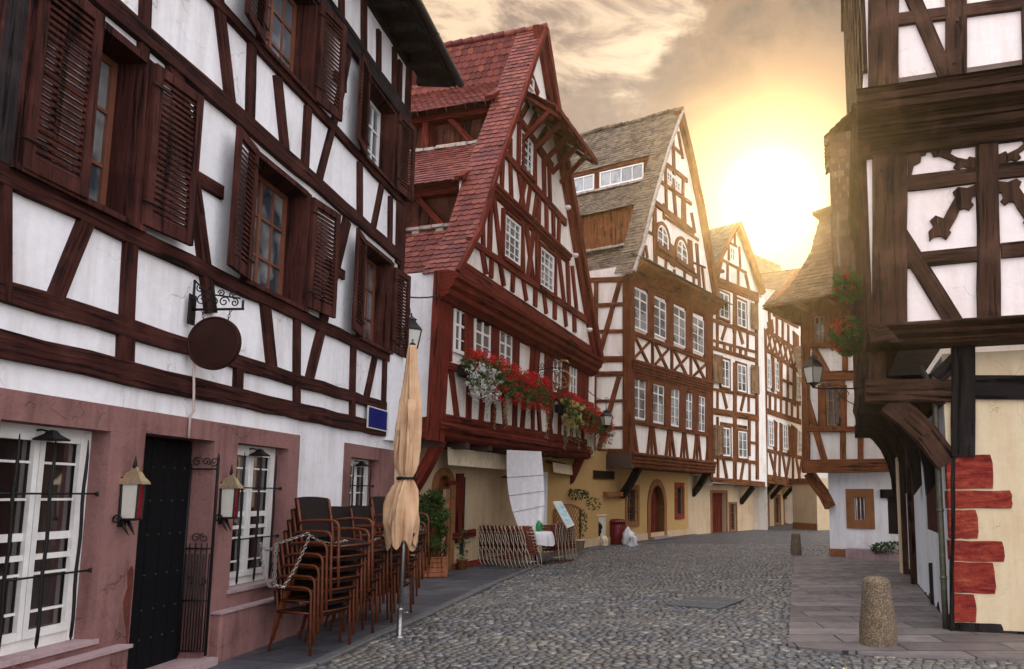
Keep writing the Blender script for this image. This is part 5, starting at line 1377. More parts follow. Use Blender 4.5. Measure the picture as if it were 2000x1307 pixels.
un.obj('roof_boards', M['tG'], hG)
f = MB()
for k in range(9):
    s = gl-.6+k*.75; q = [(.0, .0), (0, -.14), (.74, -.10), (.74, -.02)]
    f.add([Gj.pt(s+a, zE+dz_, oo) for a in (-.06, .06) for oo, dz_ in q], [(0, 1, 2, 3), (4, 5, 6, 7), (0, 1, 5, 4), (1, 2, 6, 5), (2, 3, 7, 6), (3, 0, 4, 7)])
for k in range(6):
    oo = -.3-k*.8; f.add([Gj.pt(gl-e, zE+dz_, oo+a) for a in (-.06, .06) for e, dz_ in ((0, 0), (0, -.14), (.74, -.10), (.74, -.02))], [(0, 1, 2, 3), (4, 5, 6, 7), (0, 1, 5, 4), (1, 2, 6, 5), (2, 3, 7, 6), (3, 0, 4, 7)])
f.obj('rafter_ends', M['tG'], hG)
# ================================================================== right foreground house
z8 = conv(1620, 0, 2.613); z9 = conv(1600, 450, 2.905); z10 = conv(1640, 850, 2.86)
hF = thing('jettied_house', 'dark-timbered rose-white house in the right foreground jutting over red corner stones', 'house', Fg.pt(0, 0))
fl = Fj.at(1700, 500)[0]; FR = 5.0
zJ = 3.42; zM = Fj.at(1690, 262)[1]      # jetty beam middle height, cornice middle height
qc = Fj.pt(fl, 0); Fw = Pl((qc.x, qc.y), (1640-1250, 1410)); Fw.n = Vector((-Fw.d.y, Fw.d.x))
Fj2 = Fj.off(.14); fl2 = Fj2.at(1694, 100)[0]; qc2 = Fj2.pt(fl2, 0); Fw2 = Pl((qc2.x, qc2.y), (1640-1250, 1410)); Fw2.n = Fw.n.copy()
wl = MB()
wl.prism(Fj, [(fl, 3.45), (FR, 3.45), (FR, 6.9), (fl, 6.9)], -.25, 0)
wl.prism(Fj2, [(fl2, 6.7), (FR, 6.7), (FR, 13.4), (fl2, 13.4)], -.3, 0)
wl.obj('upper_wall', M['pinkwhite'], hF)
wl = MB(); sidew = 9.0
wallgrid(wl, Fw, 0, sidew, 3.45, 6.9, [(2.2, 3.0, 4.3, 5.7, .15), (5.2, 6.0, 4.3, 5.7, .15)]); wallgrid(wl, Fw2, 0, sidew, 6.8, 13.4, [])
wl.obj('side_wall', M['white'], hF)
wl = MB(); wallgrid(wl, Fg, 0, FR, -.1, 3.32, []); wl.obj('ground_floor_wall', M['cream'], hF)
# street side at ground level
def rs(x0, y0, x1, y1):      # far-top, near-bottom seen corners
    sa, za = Fs.at(x0, y0); sb, zb = Fs.at(x1, y1); return min(sa, sb), max(sa, sb), min(za, zb), max(za, zb)
s_a, s_b = Fs.at(1841, 1000)[0], Fs.at(1808, 1000)[0]; zb = Fs.at(1841, 1047)[1]
W1 = (s_a, s_b, zb, 2.55, .12)
s_c, s_d = Fs.at(1784, 1000)[0], Fs.at(1771, 1000)[0]
D1 = (s_c, s_d, .02, 2.4, .2)
wl = MB(); wallgrid(wl, Fs, 0, 8.6, -.1, 3.30, [W1, D1]); wl.obj('street_wall', M['bluewhite'], hF)
mb = MB()
for k in range(4): mb.rect(Fs, s_a+(s_b-s_a)*k/4+.004, s_a+(s_b-s_a)*(k+1)/4-.004, zb, 2.55, -.10, -.02, .005)
mb.obj('shutter', M['shutter'], hF)
mb = MB()
for k in range(4): mb.rect(Fs, s_c+(s_d-s_c)*k/4+.004, s_c+(s_d-s_c)*(k+1)/4-.004, .02, 2.4, -.16, -.08, .005)
mb.obj('door', M['shutter'], hF)
mb = MB(); mb.rect(Fs, s_d+.25, s_d+.6, -.05, 2.4, 0, .14, .02); mb.obj('pillar', M['cream'], hF)
mb = MB(); beam_sz(mb, Fs, (s_d+.12, 0), (s_d+.12, 2.9), .18, o1=.1); beam_sz(mb, Fs, (s_c-.12, 0), (s_c-.12, 2.9), .18, o1=.1); beam_sz(mb, Fs, (0, 2.85), (8.6, 2.85), .3, o1=.08); mb.obj('door_posts', M['tF'], hF)
mb = MB(); mb.tube([Fs.pt(.10, z, .09) for z in (0.02, .5, 1.0, 1.5, 2.0, 2.5, 2.9)]+[Fs.pt(.12, 3.2, .25)], .036, 10); 
for z in (.6, 1.4, 2.2): mb.tube([Fs.pt(.10, z, .09), Fs.pt(.10, z+.04, .09)], .043, 10)
mb.obj('downpipe', simple('patinated_lead', (.075, .072, .045), .55, .3, .5, 12), hF)
mb = MB(); mb.rect(Fs, 2.05, 2.12, .03, .62, 0, .05, .01); mb.obj('vent_pipe', M['iron'], hF)
mb = MB(); rr = random.Random(4)
top_ = [(8.3-k*.115, rr.uniform(.02, .15)*(1 if rr.random() < .6 else .4)) for k in range(72)]
mb.prism(Fs, [(.02, -.03), (8.3, -.03)]+top_, -.01, .005); mb.obj('damp_stain', M['tFd'], hF)
# quoins
mb = MB()
for x1, y0, y1 in ((1937, 889, 955), (1975, 958, 993), (1908, 996, 1052), (1960, 1056, 1096), (1942, 1098, 1158), (1905, 1160, 1215), (1958, 1216, 1240)):
    s1 = Fg.at(x1, y0)[0]; za, zb_ = Fg.at(1880, y0)[1], Fg.at(1880, y1)[1]; n = 5; pts = []
    for k in range(n+1): pts.append((-.008+(s1)*k/n, zb_+rr.uniform(-.004, .006)))
    pts[-1] = (s1-.012, zb_+.004); 
    for k in range(1, 4): pts.append((s1+rr.uniform(-.005, .005), zb_+(za-zb_)*k/4))
    for k in range(n, -1, -1): pts.append((-.008+(s1-.010)*k/n, za+rr.uniform(-.006, .004)))
    mm = MB(); mm.prism(Fg, pts, -.02, .012+rr.uniform(0, .008), .004); mb = mm
    mb.obj('quoin_stone' if y1 < 1230 else 'footing_stone', M['redstone'] if y1 < 1230 else M['tFd'], hF)
    if y1 < 1230:
        q = MB(); q.prism(Fs, [(0, zb_), (.25 if (y1-y0) < 50 else .12, zb_), (.25 if (y1-y0) < 50 else .12, za-.005), (0, za-.005)], -.02, .012); q.obj('quoin_return', M['redstone'], hF)
mb = MB(); mb.rect(Fg, 0, FR, -.08, .05, 0, .03, .01); mb.obj('plinth', M['tFd'], hF)
# timbers of the front
f = MB()
bm_(f, Fj2, 1725, -160, 1725, 182, 60, o1=.05)
bm_(f, Fj, 1737, 280, 1737, 640, 68, 69, o1=.06)
def R8(*r): return z8(*r)
beams(f, Fj2, [R8(262, 120, 1300, -20, 62), R8(400, -60, 598, 395, 80), R8(645, 60, 645, 400, 108), R8(1000, -80, 1010, 380, 50), R8(640, -200, 645, 100, 108), R8(262, -330, 1300, -480, 60)], o1=.045)
beams(f, Fj, [R8(800, 670, 812, 1640, 112, 118), R8(395, 942, 760, 900, 76), R8(850, 882, 1300, 830, 76)], o1=.05)
beams(f, Fj, [z9(495, 178, 915, 136, 84), z9(1030, 120, 1500, 78, 84), z9(410, -40, 765, 525, 100), z8(1160, 640, 1160, 1300, 100)], o1=.045)
lo_ = [(505,1185),(530,1160),(512,1130),(540,1105),(580,1120),(600,1080),(640,1010),(628,985),(655,960),(700,965),(752,945),(757,1000),(728,1010),(722,1035),(735,1050),(712,1078),(690,1068),(665,1075),(650,1110),(610,1180),(620,1190),(595,1228),(570,1210),(530,1215),(510,1235)]
up_ = [(545,715),(560,750),(590,760),(600,745),(628,765),(615,790),(650,810),(700,820),(710,805),(748,812),(752,862),(700,860),(680,855),(655,870),(630,860),(645,835),(600,815),(560,800),(530,805),(515,770)]
co_ = [(398,735),(545,715),(520,740),(500,770),(490,795),(468,800),(465,830),(430,850),(418,900),(398,905)]
for P_ in (lo_, up_, co_):
    for mir in (0, 1):
        pts = [(1606-x, y-.143*(1606-2*x)) if mir else (x, y) for x, y in P_]
        f.prism(Fj, [Fj.at(*R8(x, y, 0, 0)[:2]) for x, y in pts], 0, .036+.003*mir, .0)
f.obj('timber_frame', M['tF'], hF)
f = MB()
hh = abs(Fj.at(1695, 184)[1]-Fj.at(1695, 287)[1])
cornp = [(-.1, -hh/2), (.06, -hh/2+.01), (.08, -hh/2+.05), (.05, -hh/2+.07), (.07, -hh/2+.13), (.14, -hh/2+.19), (.15, -hh/2+.22), (.12, -hh/2+.24), (.16, -hh/2+.34), (.24, -hh/2+.40), (.26, -hh/2+.44), (.23, -hh/2+.46), (.27, hh/2-.06), (.30, hh/2-.03), (.30, hh/2), (-.1, hh/2+.02)]
cornp = [(a*1.55 if a > 0 else a, b) for a, b in cornp]
_c = []
for (a, b), (c, d) in zip(cornp, cornp[1:]):       # undercut grooves between the boards
    _c.append((a, b))
    if a > .1 and c > .1 and d-b > .03: m_ = (b+d)/2; _c += [((a+c)/2, m_-.012), ((a+c)/2-.05, m_-.010), ((a+c)/2-.05, m_+.010), ((a+c)/2+.012, m_+.012)]
cornp = _c+[cornp[-1]]
moulding(f, Fj, (fl-.10, zM), (FR, zM), cornp)
moulding(f, Fw, (-.15, zM), (sidew, zM), [(a*.33, b) for a, b in cornp])
zb1, zb2 = Fj.at(1695, 640)[1], Fj.at(1695, 678)[1]; hb = zb1-zb2
moulding(f, Fj, (fl-.09, (zb1+zb2)/2), (FR, (zb1+zb2)/2), [(-.35, -hb/2), (.04, -hb/2), (.08, -hb/2+.04), (.04, -hb/2+.07), (.13, -hb*.05), (.16, hb*.1), (.09, hb*.18), (.19, hb*.36), (.19, hb/2), (-.1, hb/2+.01)])
moulding(f, Fw, (-.2, (zb1+zb2)/2), (sidew, (zb1+zb2)/2), [(-.3, -hb/2), (.03, -hb/2), (.05, 0), (.07, hb*.2), (.09, hb/2), (-.1, hb/2+.01)])
f.obj('cornice', M['tF'], hF)
f = MB()      # pegs
for x, y in ((650, 125), (632, 338), (232, 683), (262, 883), (265, 1230), (375, 950)):
    c_ = (Fj2 if y < 400 else Fj).P(*R8(x, y, 0, 0)[:2], .055); mm = MB(); mm.tube([c_, c_+Vector((Fj.n.x, Fj.n.y, 0))*.02], .018, 8); mm.obj('peg', M['tF'], hF)
# side frame
f = MB()
for k in range(10): beam_sz(f, Fw, (.12+k*.9, 3.5), (.12+k*.9, 6.2), .14, o1=.05); beam_sz(f, Fw2, (.12+k*.9, 6.9), (.12+k*.9, 13.3), .14, o1=.05)
for k in range(18): beam_sz(f, Fw, (.3+k*.45, 3.5), (.3+k*.45, 4.2), .09, o1=.04)
for z in (4.25, 5.8): beam_sz(f, Fw, (0, z), (9, z), .14, o1=.045)
beam_sz(f, Fw2, (0, 8.2), (9, 8.2), .16, o1=.045)
f.obj('side_frame', M['tF'], hF)
for a, b in ((2.2, 3.0), (5.2, 6.0)): window(hF, Fw, (a, b, 4.3, 5.7), 2, 3, o=-.12, fw=.06)
# corner knee and brackets
f = MB()
bm_(f, Fg, 1690, 764, 1870, 764, 44, o1=.05, o0=-.2, seg=3)
bm_(f, Fg, 1714, 676, 1714, 744, 32, o1=.04, o0=-.2)
pts = [(1738, 788), (1775, 815), (1812, 850), (1852, 905)]
for a, b in zip(pts, pts[1:]): bm_(f, Fg, a[0]-3, a[1]-3, b[0], b[1], 46, o1=.03, o0=-.18, wob=.0, seg=1)
f.obj('corner_brace', M['tF'], hF)
f = MB(); bm_(f, Fg, 1880, 672, 1880, 892, 46, o1=.06); bm_(f, Fg, 1898, 757, 2300, 757, 46, o1=.05); bm_(f, Fg, 1858, 1236, 1862, 884, 7, o1=.03, o0=-.05)
bm_(f, Fg, 1830, 740, 1880, 690, 30, o1=.045)
f.obj('corner_post', M['tFd'], hF)
for k, s in enumerate((1.2, 3.1, 5.0, 6.9, 8.4)):
    f = MB(); n = 6; out = .86; prev = None
    for i in range(n):
        a0, a1 = PI/2*i/n, PI/2*(i+1)/n
        q0 = (out*(1-math.cos(a0)), 1.75+1.45*math.sin(a0)); q1 = (out*(1-math.cos(a1)), 1.75+1.45*math.sin(a1))
        vs = []
        for (o_, z_), w_ in ((q0, .28-.02*i), (q1, .28-.02*(i+1))):
            for ss in (-.09, .09):
                vs += [Fs.pt(s+ss, z_+.02, max(0, o_-w_*.35)), Fs.pt(s+ss, z_-w_*.55, o_+w_*.45)]
        f.add(vs, [(0, 1, 5, 4), (2, 3, 7, 6), (0, 2, 6, 4), (1, 3, 7, 5), (0, 1, 3, 2), (4, 5, 7, 6)])
    f.rect(Fs, s-.1, s+.1, 2.95, 3.25, 0, .92, .01)
    f.obj('bracket', M['tFd'], hF)  # shade put into the colour: blacker timber than the lit corner brace
f = MB(); zf = zb2+.012
c0, c1, c2, c3 = Fg.pt(0, zf), Fj.pt(fl, zf, .0), Fw.pt(8.6, zf), Fs.pt(8.6, zf)
f.add([c0, c1, c2, c3], [(0, 1, 2, 3)]); f.add([Fg.pt(0, zf), Fj.pt(fl, zf), Fj.pt(FR, zf), Fg.pt(FR, zf)], [(0, 1, 2, 3)])
f.obj('jetty_soffit', simple('grey_soffit_boards', (.16, .14, .13), .85), hF)
# shingled bay on the street side
f = MB(); sb0, sb1, oo = 3.9, 5.6, .42
zz0, zz1 = 5.5, 8.7
tiles(f, Fw.pt(sb0, zz0, oo), Fw.pt(sb1, zz0, oo), Fw.pt(sb0, zz1-.6, oo), Fw.pt(sb1, zz1-.6, oo), tw=.15, th=.14, nrm=Vector((Fw.n.x, Fw.n.y, 0)), thick=.03)
tiles(f, Fw.pt(sb0, zz0, 0), Fw.pt(sb0, zz0, oo), Fw.pt(sb0, zz1-.6, 0), Fw.pt(sb0, zz1-.6, oo), tw=.15, th=.14, nrm=Vector((-Fw.d.x, -Fw.d.y, 0)), thick=.03)
f.add([Fw.pt(sb0, zz0, 0), Fw.pt(sb0, zz0, oo), Fw.pt(sb1, zz0, oo), Fw.pt(sb1, zz0, 0)], [(0, 1, 2, 3)])
tiles(f, Fw.pt(sb0, zz1-.6, oo+.1), Fw.pt(sb1, zz1-.6, oo+.1), Fw.pt(sb0+.1, zz1, -.1), Fw.pt(sb1, zz1, -.1), tw=.15, th=.14, nrm=Vector((0, 0, 1)))
f.obj('shingled_bay', M['tileG'], hF)
# roof
f = MB(); tiles(f, Fj2.pt(fl2-.15, 13.4, .6), Fj2.pt(FR, 13.4, .6), Fj2.pt(fl2-.15, 17, -3), Fj2.pt(FR, 17, -3), tw=.3, th=.3); tiles(f, Fj2.pt(fl2-.15, 13.4, .6), Fj2.pt(fl2-.15, 13.4, -9), Fj2.pt(fl2+1.5, 17, -3), Fj2.pt(fl2+1.5, 17, -9), tw=.3, th=.3)
f.add([Fj2.pt(fl2-.15, 13.37, .6), Fj2.pt(FR, 13.37, .6), Fj2.pt(FR, 13.37, -9), Fj2.pt(fl2-.15, 13.37, -9)], [(0, 1, 2, 3)])
f.obj('roof', M['tileG'], hF)
# ================================================================== things in the street
Zu = Vector((0, 0, 1))
ORD = ['lowest', 'second', 'third', 'fourth', 'fifth', 'sixth', 'seventh', 'eighth', 'ninth', 'tenth', 'eleventh', 'twelfth', 'thirteenth', 'fourteenth', 'fifteenth']
M['cloth'] = None
t = newmat('sand_canvas'); a = t.add('ShaderNodeTexNoise', {'Vector': t.tc.outputs['Object'], 'Scale': 5.0, 'Detail': 6.0}).outputs[0]
fb = t.add('ShaderNodeTexNoise', {'Vector': t.tc.outputs['Object'], 'Scale': 220.0, 'Detail': 2.0}).outputs[0]
setb(t, t.mix(t.mrange(a, .3, .75), (.58, .375, .225), (.42, .25, .14)), .9, t.math('ADD', a, t.math('MULTIPLY', fb, .25)), .35, .02, spec=.15); M['canvas'] = t.m
M['whitecloth'] = simple('white_sheet_cloth', (.72, .70, .70), .9, var=.12, spec=.1)
M['valance'] = simple('cream_awning_cloth', (.70, .58, .40), .9, var=.2, spec=.1)
M['rust'] = simple('rust_brown_tube_lacquer', (.13, .032, .011), .42, .1, .5, 12, spec=.3)
t = newmat('dark_wicker'); mp = t.add('ShaderNodeMapping', {0: t.tc.outputs['Object'], 'Scale': (1, 1, 1)}).outputs[0]
wv = t.add('ShaderNodeTexWave', {'Vector': mp, 'Scale': 28.0, 'Distortion': 1.0}, bands_direction='Z').outputs['Fac']; wv2 = t.add('ShaderNodeTexWave', {'Vector': mp, 'Scale': 28.0, 'Distortion': 1.0}, bands_direction='Y').outputs['Fac']
wm = t.math('MULTIPLY', wv, wv2)
setb(t, t.mix(wm, (.006, .004, .004), (.042, .018, .014)), .42, wm, .8, .01, spec=.18); M['wicker'] = t.m
M['brass'] = simple('aged_brass', (.66, .56, .36), .38, .9, .35, 20)
M['opal'] = simple('opal_lamp_glass', (.52, .50, .43), .25, var=.1)
M['redglass'] = simple('red_lamp_glass', (.14, .004, .008), .3, var=.1)
M['disc'] = simple('brown_black_sign_paint', (.026, .008, .006), .55, .0, .4, 6, spec=.12)
M['blue'] = simple('blue_enamel', (.008, .013, .13), .6, var=.2, scale=3, spec=.08)
M['steel'] = simple('brushed_steel', (.30, .29, .28), .35, .9, .4, 30)
M['chainm'] = simple('zinc_chain', (.42, .38, .34), .4, .8, .3, 60)
M['planter'] = timber('cedar_planter_wood', (.20, .065, .030), (.30, .11, .055))
M['pale'] = simple('beige_lacquered_steel', (.42, .34, .25), .45, .2, .35, 18)
M['slat'] = timber('brown_slat_wood', (.10, .024, .014), (.17, .045, .026))
M['leaf'] = leafmat('hedge_leaf', [(0, (.020, .050, .012)), (.5, (.055, .11, .022)), (1, (.13, .19, .045))])
M['leafd'] = leafmat('dark_shrub_leaf', [(0, (.012, .030, .010)), (.5, (.030, .065, .018)), (1, (.06, .10, .03))])
M['petalr'] = leafmat('red_petal', [(0, (.30, .004, .008)), (.5, (.55, .010, .015)), (1, (.70, .030, .030))], .3)
M['petalw'] = leafmat('white_petal', [(0, (.55, .52, .48)), (1, (.80, .78, .74))], .3)
M['petaly'] = leafmat('cream_yellow_petal', [(0, (.60, .40, .12)), (1, (.80, .66, .30))], .3)
M['trail'] = leafmat('pale_trailing_leaf', [(0, (.16, .17, .06)), (.5, (.34, .32, .15)), (1, (.50, .46, .28))])
M['granite'] = None
t = newmat('speckled_granite'); O = t.tc.outputs['Object']
v = t.add('ShaderNodeTexVoronoi', {'Vector': O, 'Scale': 95.0}); vc = t.add('ShaderNodeSeparateColor', {0: v.outputs['Color']}).outputs[0]
a = t.add('ShaderNodeTexNoise', {'Vector': O, 'Scale': 4.0, 'Detail': 6.0}).outputs[0]
c = t.ramp(vc, [(0, (.045, .030, .018)), (.3, (.10, .066, .036)), (.65, (.15, .105, .060)), (1, (.24, .18, .11))]); c = t.mix(t.mrange(a, .4, .7, 0, .5), c, (.07, .05, .04))
setb(t, c, .85, t.math('ADD', vc, a), .5, .006); M['granite'] = t.m

# ---- bollards
def bollard(p, h, rb, rt, label):
    b = thing('bollard', label, 'bollard', (p.x, p.y, .0), 'stone bollards along the pavement')
    mb = MB(); mb.lathe(p, [(rb*1.01, -.05), (rb, .02), (rb*.985, h*.3), (rb*.5+rt*.5, h*.55), (rt*1.01, h*.93), (rt*.96, h*.97), (rt*.80, h*.995), (rt*.4, h+.012), (0, h+.018)], 40)
    for i, v_ in enumerate(mb.v):
        d = Vector((v_.x-p.x, v_.y-p.y, 0)); mb.v[i] = v_ + d*(.03*noise.noise(v_*7)) + Vector((0, 0, .006*noise.noise(v_*5)))
    mb.obj('shaft', M['granite'], b); return b
bollard(gnd(1716, 1262), .72, .195, .142, 'large speckled granite bollard on the right pavement edge in the foreground')
bollard(gnd(1555, 1084), .57, .15, .12, 'smaller distant granite bollard at the far end of the right pavement')
# ---- drain grate
q = [gnd(1322, 1187), gnd(1343, 1165), gnd(1433, 1168), gnd(1422, 1195)]
g = thing('drain_grate', 'rectangular iron drain grate set flush in the cobbled street', 'drain grate', (sum((v_ for v_ in q), Vector())/4))
ctr = sum((v_ for v_ in q), Vector())/4; ex = (q[3]-q[0]).normalized(); ey = Vector((-ex.y, ex.x, 0)); Lx, Ly = (q[3]-q[0]).length, (q[1]-q[0]).length*.8
def gp(x, y, z=0): return ctr + ex*x*Lx/2 + ey*y*Ly/2 + Vector((0, 0, z))
az = math.atan2(ex.y, ex.x); mb = MB()
for y in (-1, 1): mb.cbox(gp(0, y, .010), (Lx, .05, .03), az, b=.005)
for x in (-1, 1): mb.cbox(gp(x, 0, .009), (.05, Ly+.04, .03), az, b=.005)
mb.obj('rim', simple('grate_rim_iron', (.09, .09, .09), .6), g); mb = MB()
mb.box(gp(0, 0, -.002), (Lx, Ly, .012), az); mb.obj('pit', M['dark'], g); mb = MB()
for k in range(15): mb.cbox(gp(-1+2*(k+.5)/15, 0, .011), (.036, Ly, .022), az, b=.003)
mb.cbox(gp(0, 0, .013), (Lx, .03, .022), az, b=.003); mb.obj('bars', simple('worn_cast_iron', (.15, .15, .145), .5, .3, .4, 30), g)

# ---- closed parasol
pb = gnd(780, 1246); Yp = pb.y
par = thing('parasol', 'closed sand-coloured parasol tied with a black strap, standing in a steel ground socket', 'parasol', (pb.x, pb.y, 0))
top = atY(806, 672, Yp)
ax_ = lambda z: Vector((pb.x+(top.x-pb.x)*(z/top.z), Yp, z))
mb = MB(); mb.tube([ax_(.02), ax_(1.0), ax_(2.2), ax_(top.z+.04)], [.021, .021, .02, .014], 12); mb.obj('pole', M['steel'], par)
mb = MB(); mb.lathe(pb, [(.0, .0), (.07, .0), (.075, .015), (.034, .03), (.032, .30), (.036, .31), (.036, .33), (.0, .33)], 16); mb.obj('ground_socket', M['steel'], par)
mb = MB(); mb.tube([ax_(.28)+Vector((.03, -.02, 0)), ax_(.28)+Vector((.075, -.03, 0))], .008, 6); mb.lathe(ax_(.27)+Vector((.085, -.03, 0)), [(0, 0), (.018, .005), (.018, .02), (0, .025)], 8); mb.obj('clamp_knob', M['steel'], par)
mb = MB(); NZ, NA = 90, 96; z_t, z_b, z_k = top.z-.02, 1.07, 1.80
vs, fs = [], []
for i in range(NZ+1):
    f_ = i/NZ; z = z_t+(z_b-z_t)*f_
    if z > z_k: u = (z_t-z)/(z_t-z_k); r = .046+.090*min(1, u*1.5)**.85 - .045*max(0, (u-.72)/.28)**2
    else: u = (z_k-z)/(z_k-z_b); r = .088+.112*math.sin(min(1, u*1.25)*PI/2)-.05*max(0, u-.7)/.3
    amp = .22+.30*min(1, f_*2.2); k_tie = math.exp(-((z-z_k)/.05)**2)
    for j in range(NA):
        a = 2*PI*j/NA; w1_ = 1-2.1*abs(math.sin(2.5*a+.9*math.sin(z*2.0)+.8))**.7+.6*(1-2*abs(math.sin(5*a-z*1.1)))+.3*math.sin(15*a+z*4)
        w1_ += .9*noise.noise(Vector((math.cos(a)*1.6, math.sin(a)*1.6, z*1.5)))
        rr_ = r*(1+amp*.42*w1_*(1-.5*k_tie)) - .022*k_tie
        zz = z + (.07*math.sin(5*a+.6)+.05*math.sin(3*a+2))*max(0, (f_-.9)/.1)
        c_ = ax_(zz); vs.append(c_+Vector((rr_*math.cos(a)+(-.03 if z < z_k else 0)*min(1, (z_k-z)*2), rr_*math.sin(a), 0)))
for i in range(NZ):
    for j in range(NA): fs.append((i*NA+j, i*NA+(j+1) % NA, (i+1)*NA+(j+1) % NA, (i+1)*NA+j))
fs.append(tuple(range(NA))); mb.add(vs, fs, smooth=True); mb.obj('canopy', M['canvas'], par)
for zf, zlen, aa in ((2.35, .5, -1.1), (2.0, .45, -2.3)):       # loose panels lapping over the folds
    mb = MB(); vs = []; n = 10
    for i in range(n+1):
        for j in range(5):
            z = zf+.35-zlen*i/n; a = aa+.5*(j/4-.5)*(1.3-i/n*.9); r = .135+.03*math.sin(i/n*PI)+.012*math.sin(j*2+i*.7); c_ = ax_(z); vs.append(c_+Vector((r*math.cos(a), r*math.sin(a), 0)))
    mb.add(vs, [(i*5+j, i*5+j+1, (i+1)*5+j+1, (i+1)*5+j) for i in range(n) for j in range(4)], smooth=True); mb.obj('canopy_flap', M['canvas'], par)
mb = MB(); mb.tube([ax_(z_k-.005)+Vector((.098*math.cos(2*PI*k/24), .098*math.sin(2*PI*k/24), .006*math.sin(3*k))) for k in range(24)], .017, 6, closed=True)
mb.tube([ax_(z_k)+Vector((.10, -.02, 0)), ax_(z_k)+Vector((.125, -.01, .10)), ax_(z_k)+Vector((.13, 0, .22))], .008, 5); mb.obj('strap', M['iron'], par)
mb = MB(); mb.lathe(ax_(top.z), [(.034, -.03), (.036, 0), (.012, .02), (.014, .05), (0, .06)], 12); mb.obj('finial', M['iron'], par)

# ---- stacked rattan armchairs
def make_chair():
    r = thing('rattan_armchair', 'x', 'chair', (0, 0, 0), 'stacked rattan armchairs against the left house')
    for s in (-1, 1):
        mb = MB(); y = .27*s; pts = [(.27, y, 0), (.255, y, .3), (.245, y, .55)]
        for k in range(6): a = PI/2*k/5; pts.append((.165+.08*math.cos(a), y, .57+.08*math.sin(a)))
        pts += [(.0, y, .655), (-.16, y, .645), (-.25, y*.97, .62)]
        mb.tube(pts, .0145, 8); mb.obj('armrest', M['rust'], r)
        mb = MB(); y2 = .235*s; mb.tube([(-.30, y2, 0), (-.25, y2, .22), (-.215, y2, .42), (-.245, y2, .62), (-.30, y2, .86)], .0135, 8); mb.obj('rear_leg', M['rust'], r)
    mb = MB(); n = 7; vs = []
    for i in range(n+1):
        for j in range(n+1):
            x, y = -.20+.43*i/n, -.25+.5*j/n; z = .43-.02*math.sin(PI*j/n)-.03*(i == n)-.012*(1-i/n); vs.append((x, y, z))
    m_ = len(vs); vs += [(v_[0], v_[1], v_[2]-.035) for v_ in vs]
    fs = []
    for i in range(n):
        for j in range(n):
            a = i*(n+1)+j; fs += [(a, a+1, a+n+2, a+n+1), (m_+a, m_+a+n+1, m_+a+n+2, m_+a+1)]
    for k in range(n):
        fs += [(k, k+1, m_+k+1, m_+k), (n*(n+1)+k, n*(n+1)+k+1, m_+n*(n+1)+k+1, m_+n*(n+1)+k), (k*(n+1), (k+1)*(n+1), m_+(k+1)*(n+1), m_+k*(n+1)), (k*(n+1)+n, (k+1)*(n+1)+n, m_+(k+1)*(n+1)+n, m_+k*(n+1)+n)]
    mb.add(vs, fs); mb.obj('seat', M['wicker'], r)
    mb = MB(); vs = []; n = 8
    for i in range(n+1):
        for j in range(n+1):
            u, v_ = i/n, j/n*2-1; z = .46+.43*u-.018*v_*v_*(u > .9); x = -.225-.085*u-.035*(1-v_*v_); vs.append((x, .245*v_, z))
    m_ = len(vs); vs += [(a-.022, b, c) for a, b, c in vs]; fs = []
    for i in range(n):
        for j in range(n):
            a = i*(n+1)+j; fs += [(a, a+1, a+n+2, a+n+1), (m_+a, m_+a+n+1, m_+a+n+2, m_+a+1)]
    for k in range(n):
        fs += [(k, k+1, m_+k+1, m_+k), (n*(n+1)+k, n*(n+1)+k+1, m_+n*(n+1)+k+1, m_+n*(n+1)+k), (k*(n+1), (k+1)*(n+1), m_+(k+1)*(n+1), m_+k*(n+1)), (k*(n+1)+n, (k+1)*(n+1)+n, m_+(k+1)*(n+1)+n, m_+k*(n+1)+n)]
    mb.add(vs, fs); mb.obj('backrest', M['wicker'], r)
    mb = MB()
    for y in (-.255, .255): mb.tube([(.245, y, .40), (-.2, y, .405)], .010, 6)
    mb.tube([(.243, -.26, .395), (.243, .26, .395)], .010, 6); mb.tube([(-.22, -.235, .40), (-.22, .235, .40)], .010, 6); mb.obj('seat_frame', M['rust'], r)
    return r
ch0 = make_chair(); first = True
stacks = [('nearest', -3.42, 7.66, 7, -.36), ('second', -3.42, 8.34, 6, -.30), ('third', -3.44, 9.02, 6, -.30), ('farthest', -3.42, 9.72, 7, -.24)]
rr = random.Random(11)
for nm, X, Y_, n, rz0 in stacks:
    for k in range(n):
        w_ = 'topmost' if k == n-1 else ORD[k] if k == 0 else ORD[k]+' from the bottom'
        lab = f'rust-framed dark wicker armchair, {w_} of the {nm} chair stack'
        if nm == 'second' : lab = f'rust-framed dark wicker armchair, {w_} of the second stack from the foreground'
        if nm == 'third': lab = f'rust-framed dark wicker armchair, {w_} of the third stack from the foreground'
        loc = (X+.040*k+rr.uniform(-.004, .004), Y_+rr.uniform(-.006, .006)-.012*k, .024+.112*k); rz = rz0+rr.uniform(-.015, .015)+(.10 if k == n-1 and nm == 'nearest' else 0)
        if first: o = ch0; o.location = loc; o.rotation_euler.z = rz; o['label'] = lab; first = False
        else: dup(ch0, loc, rz, lab)
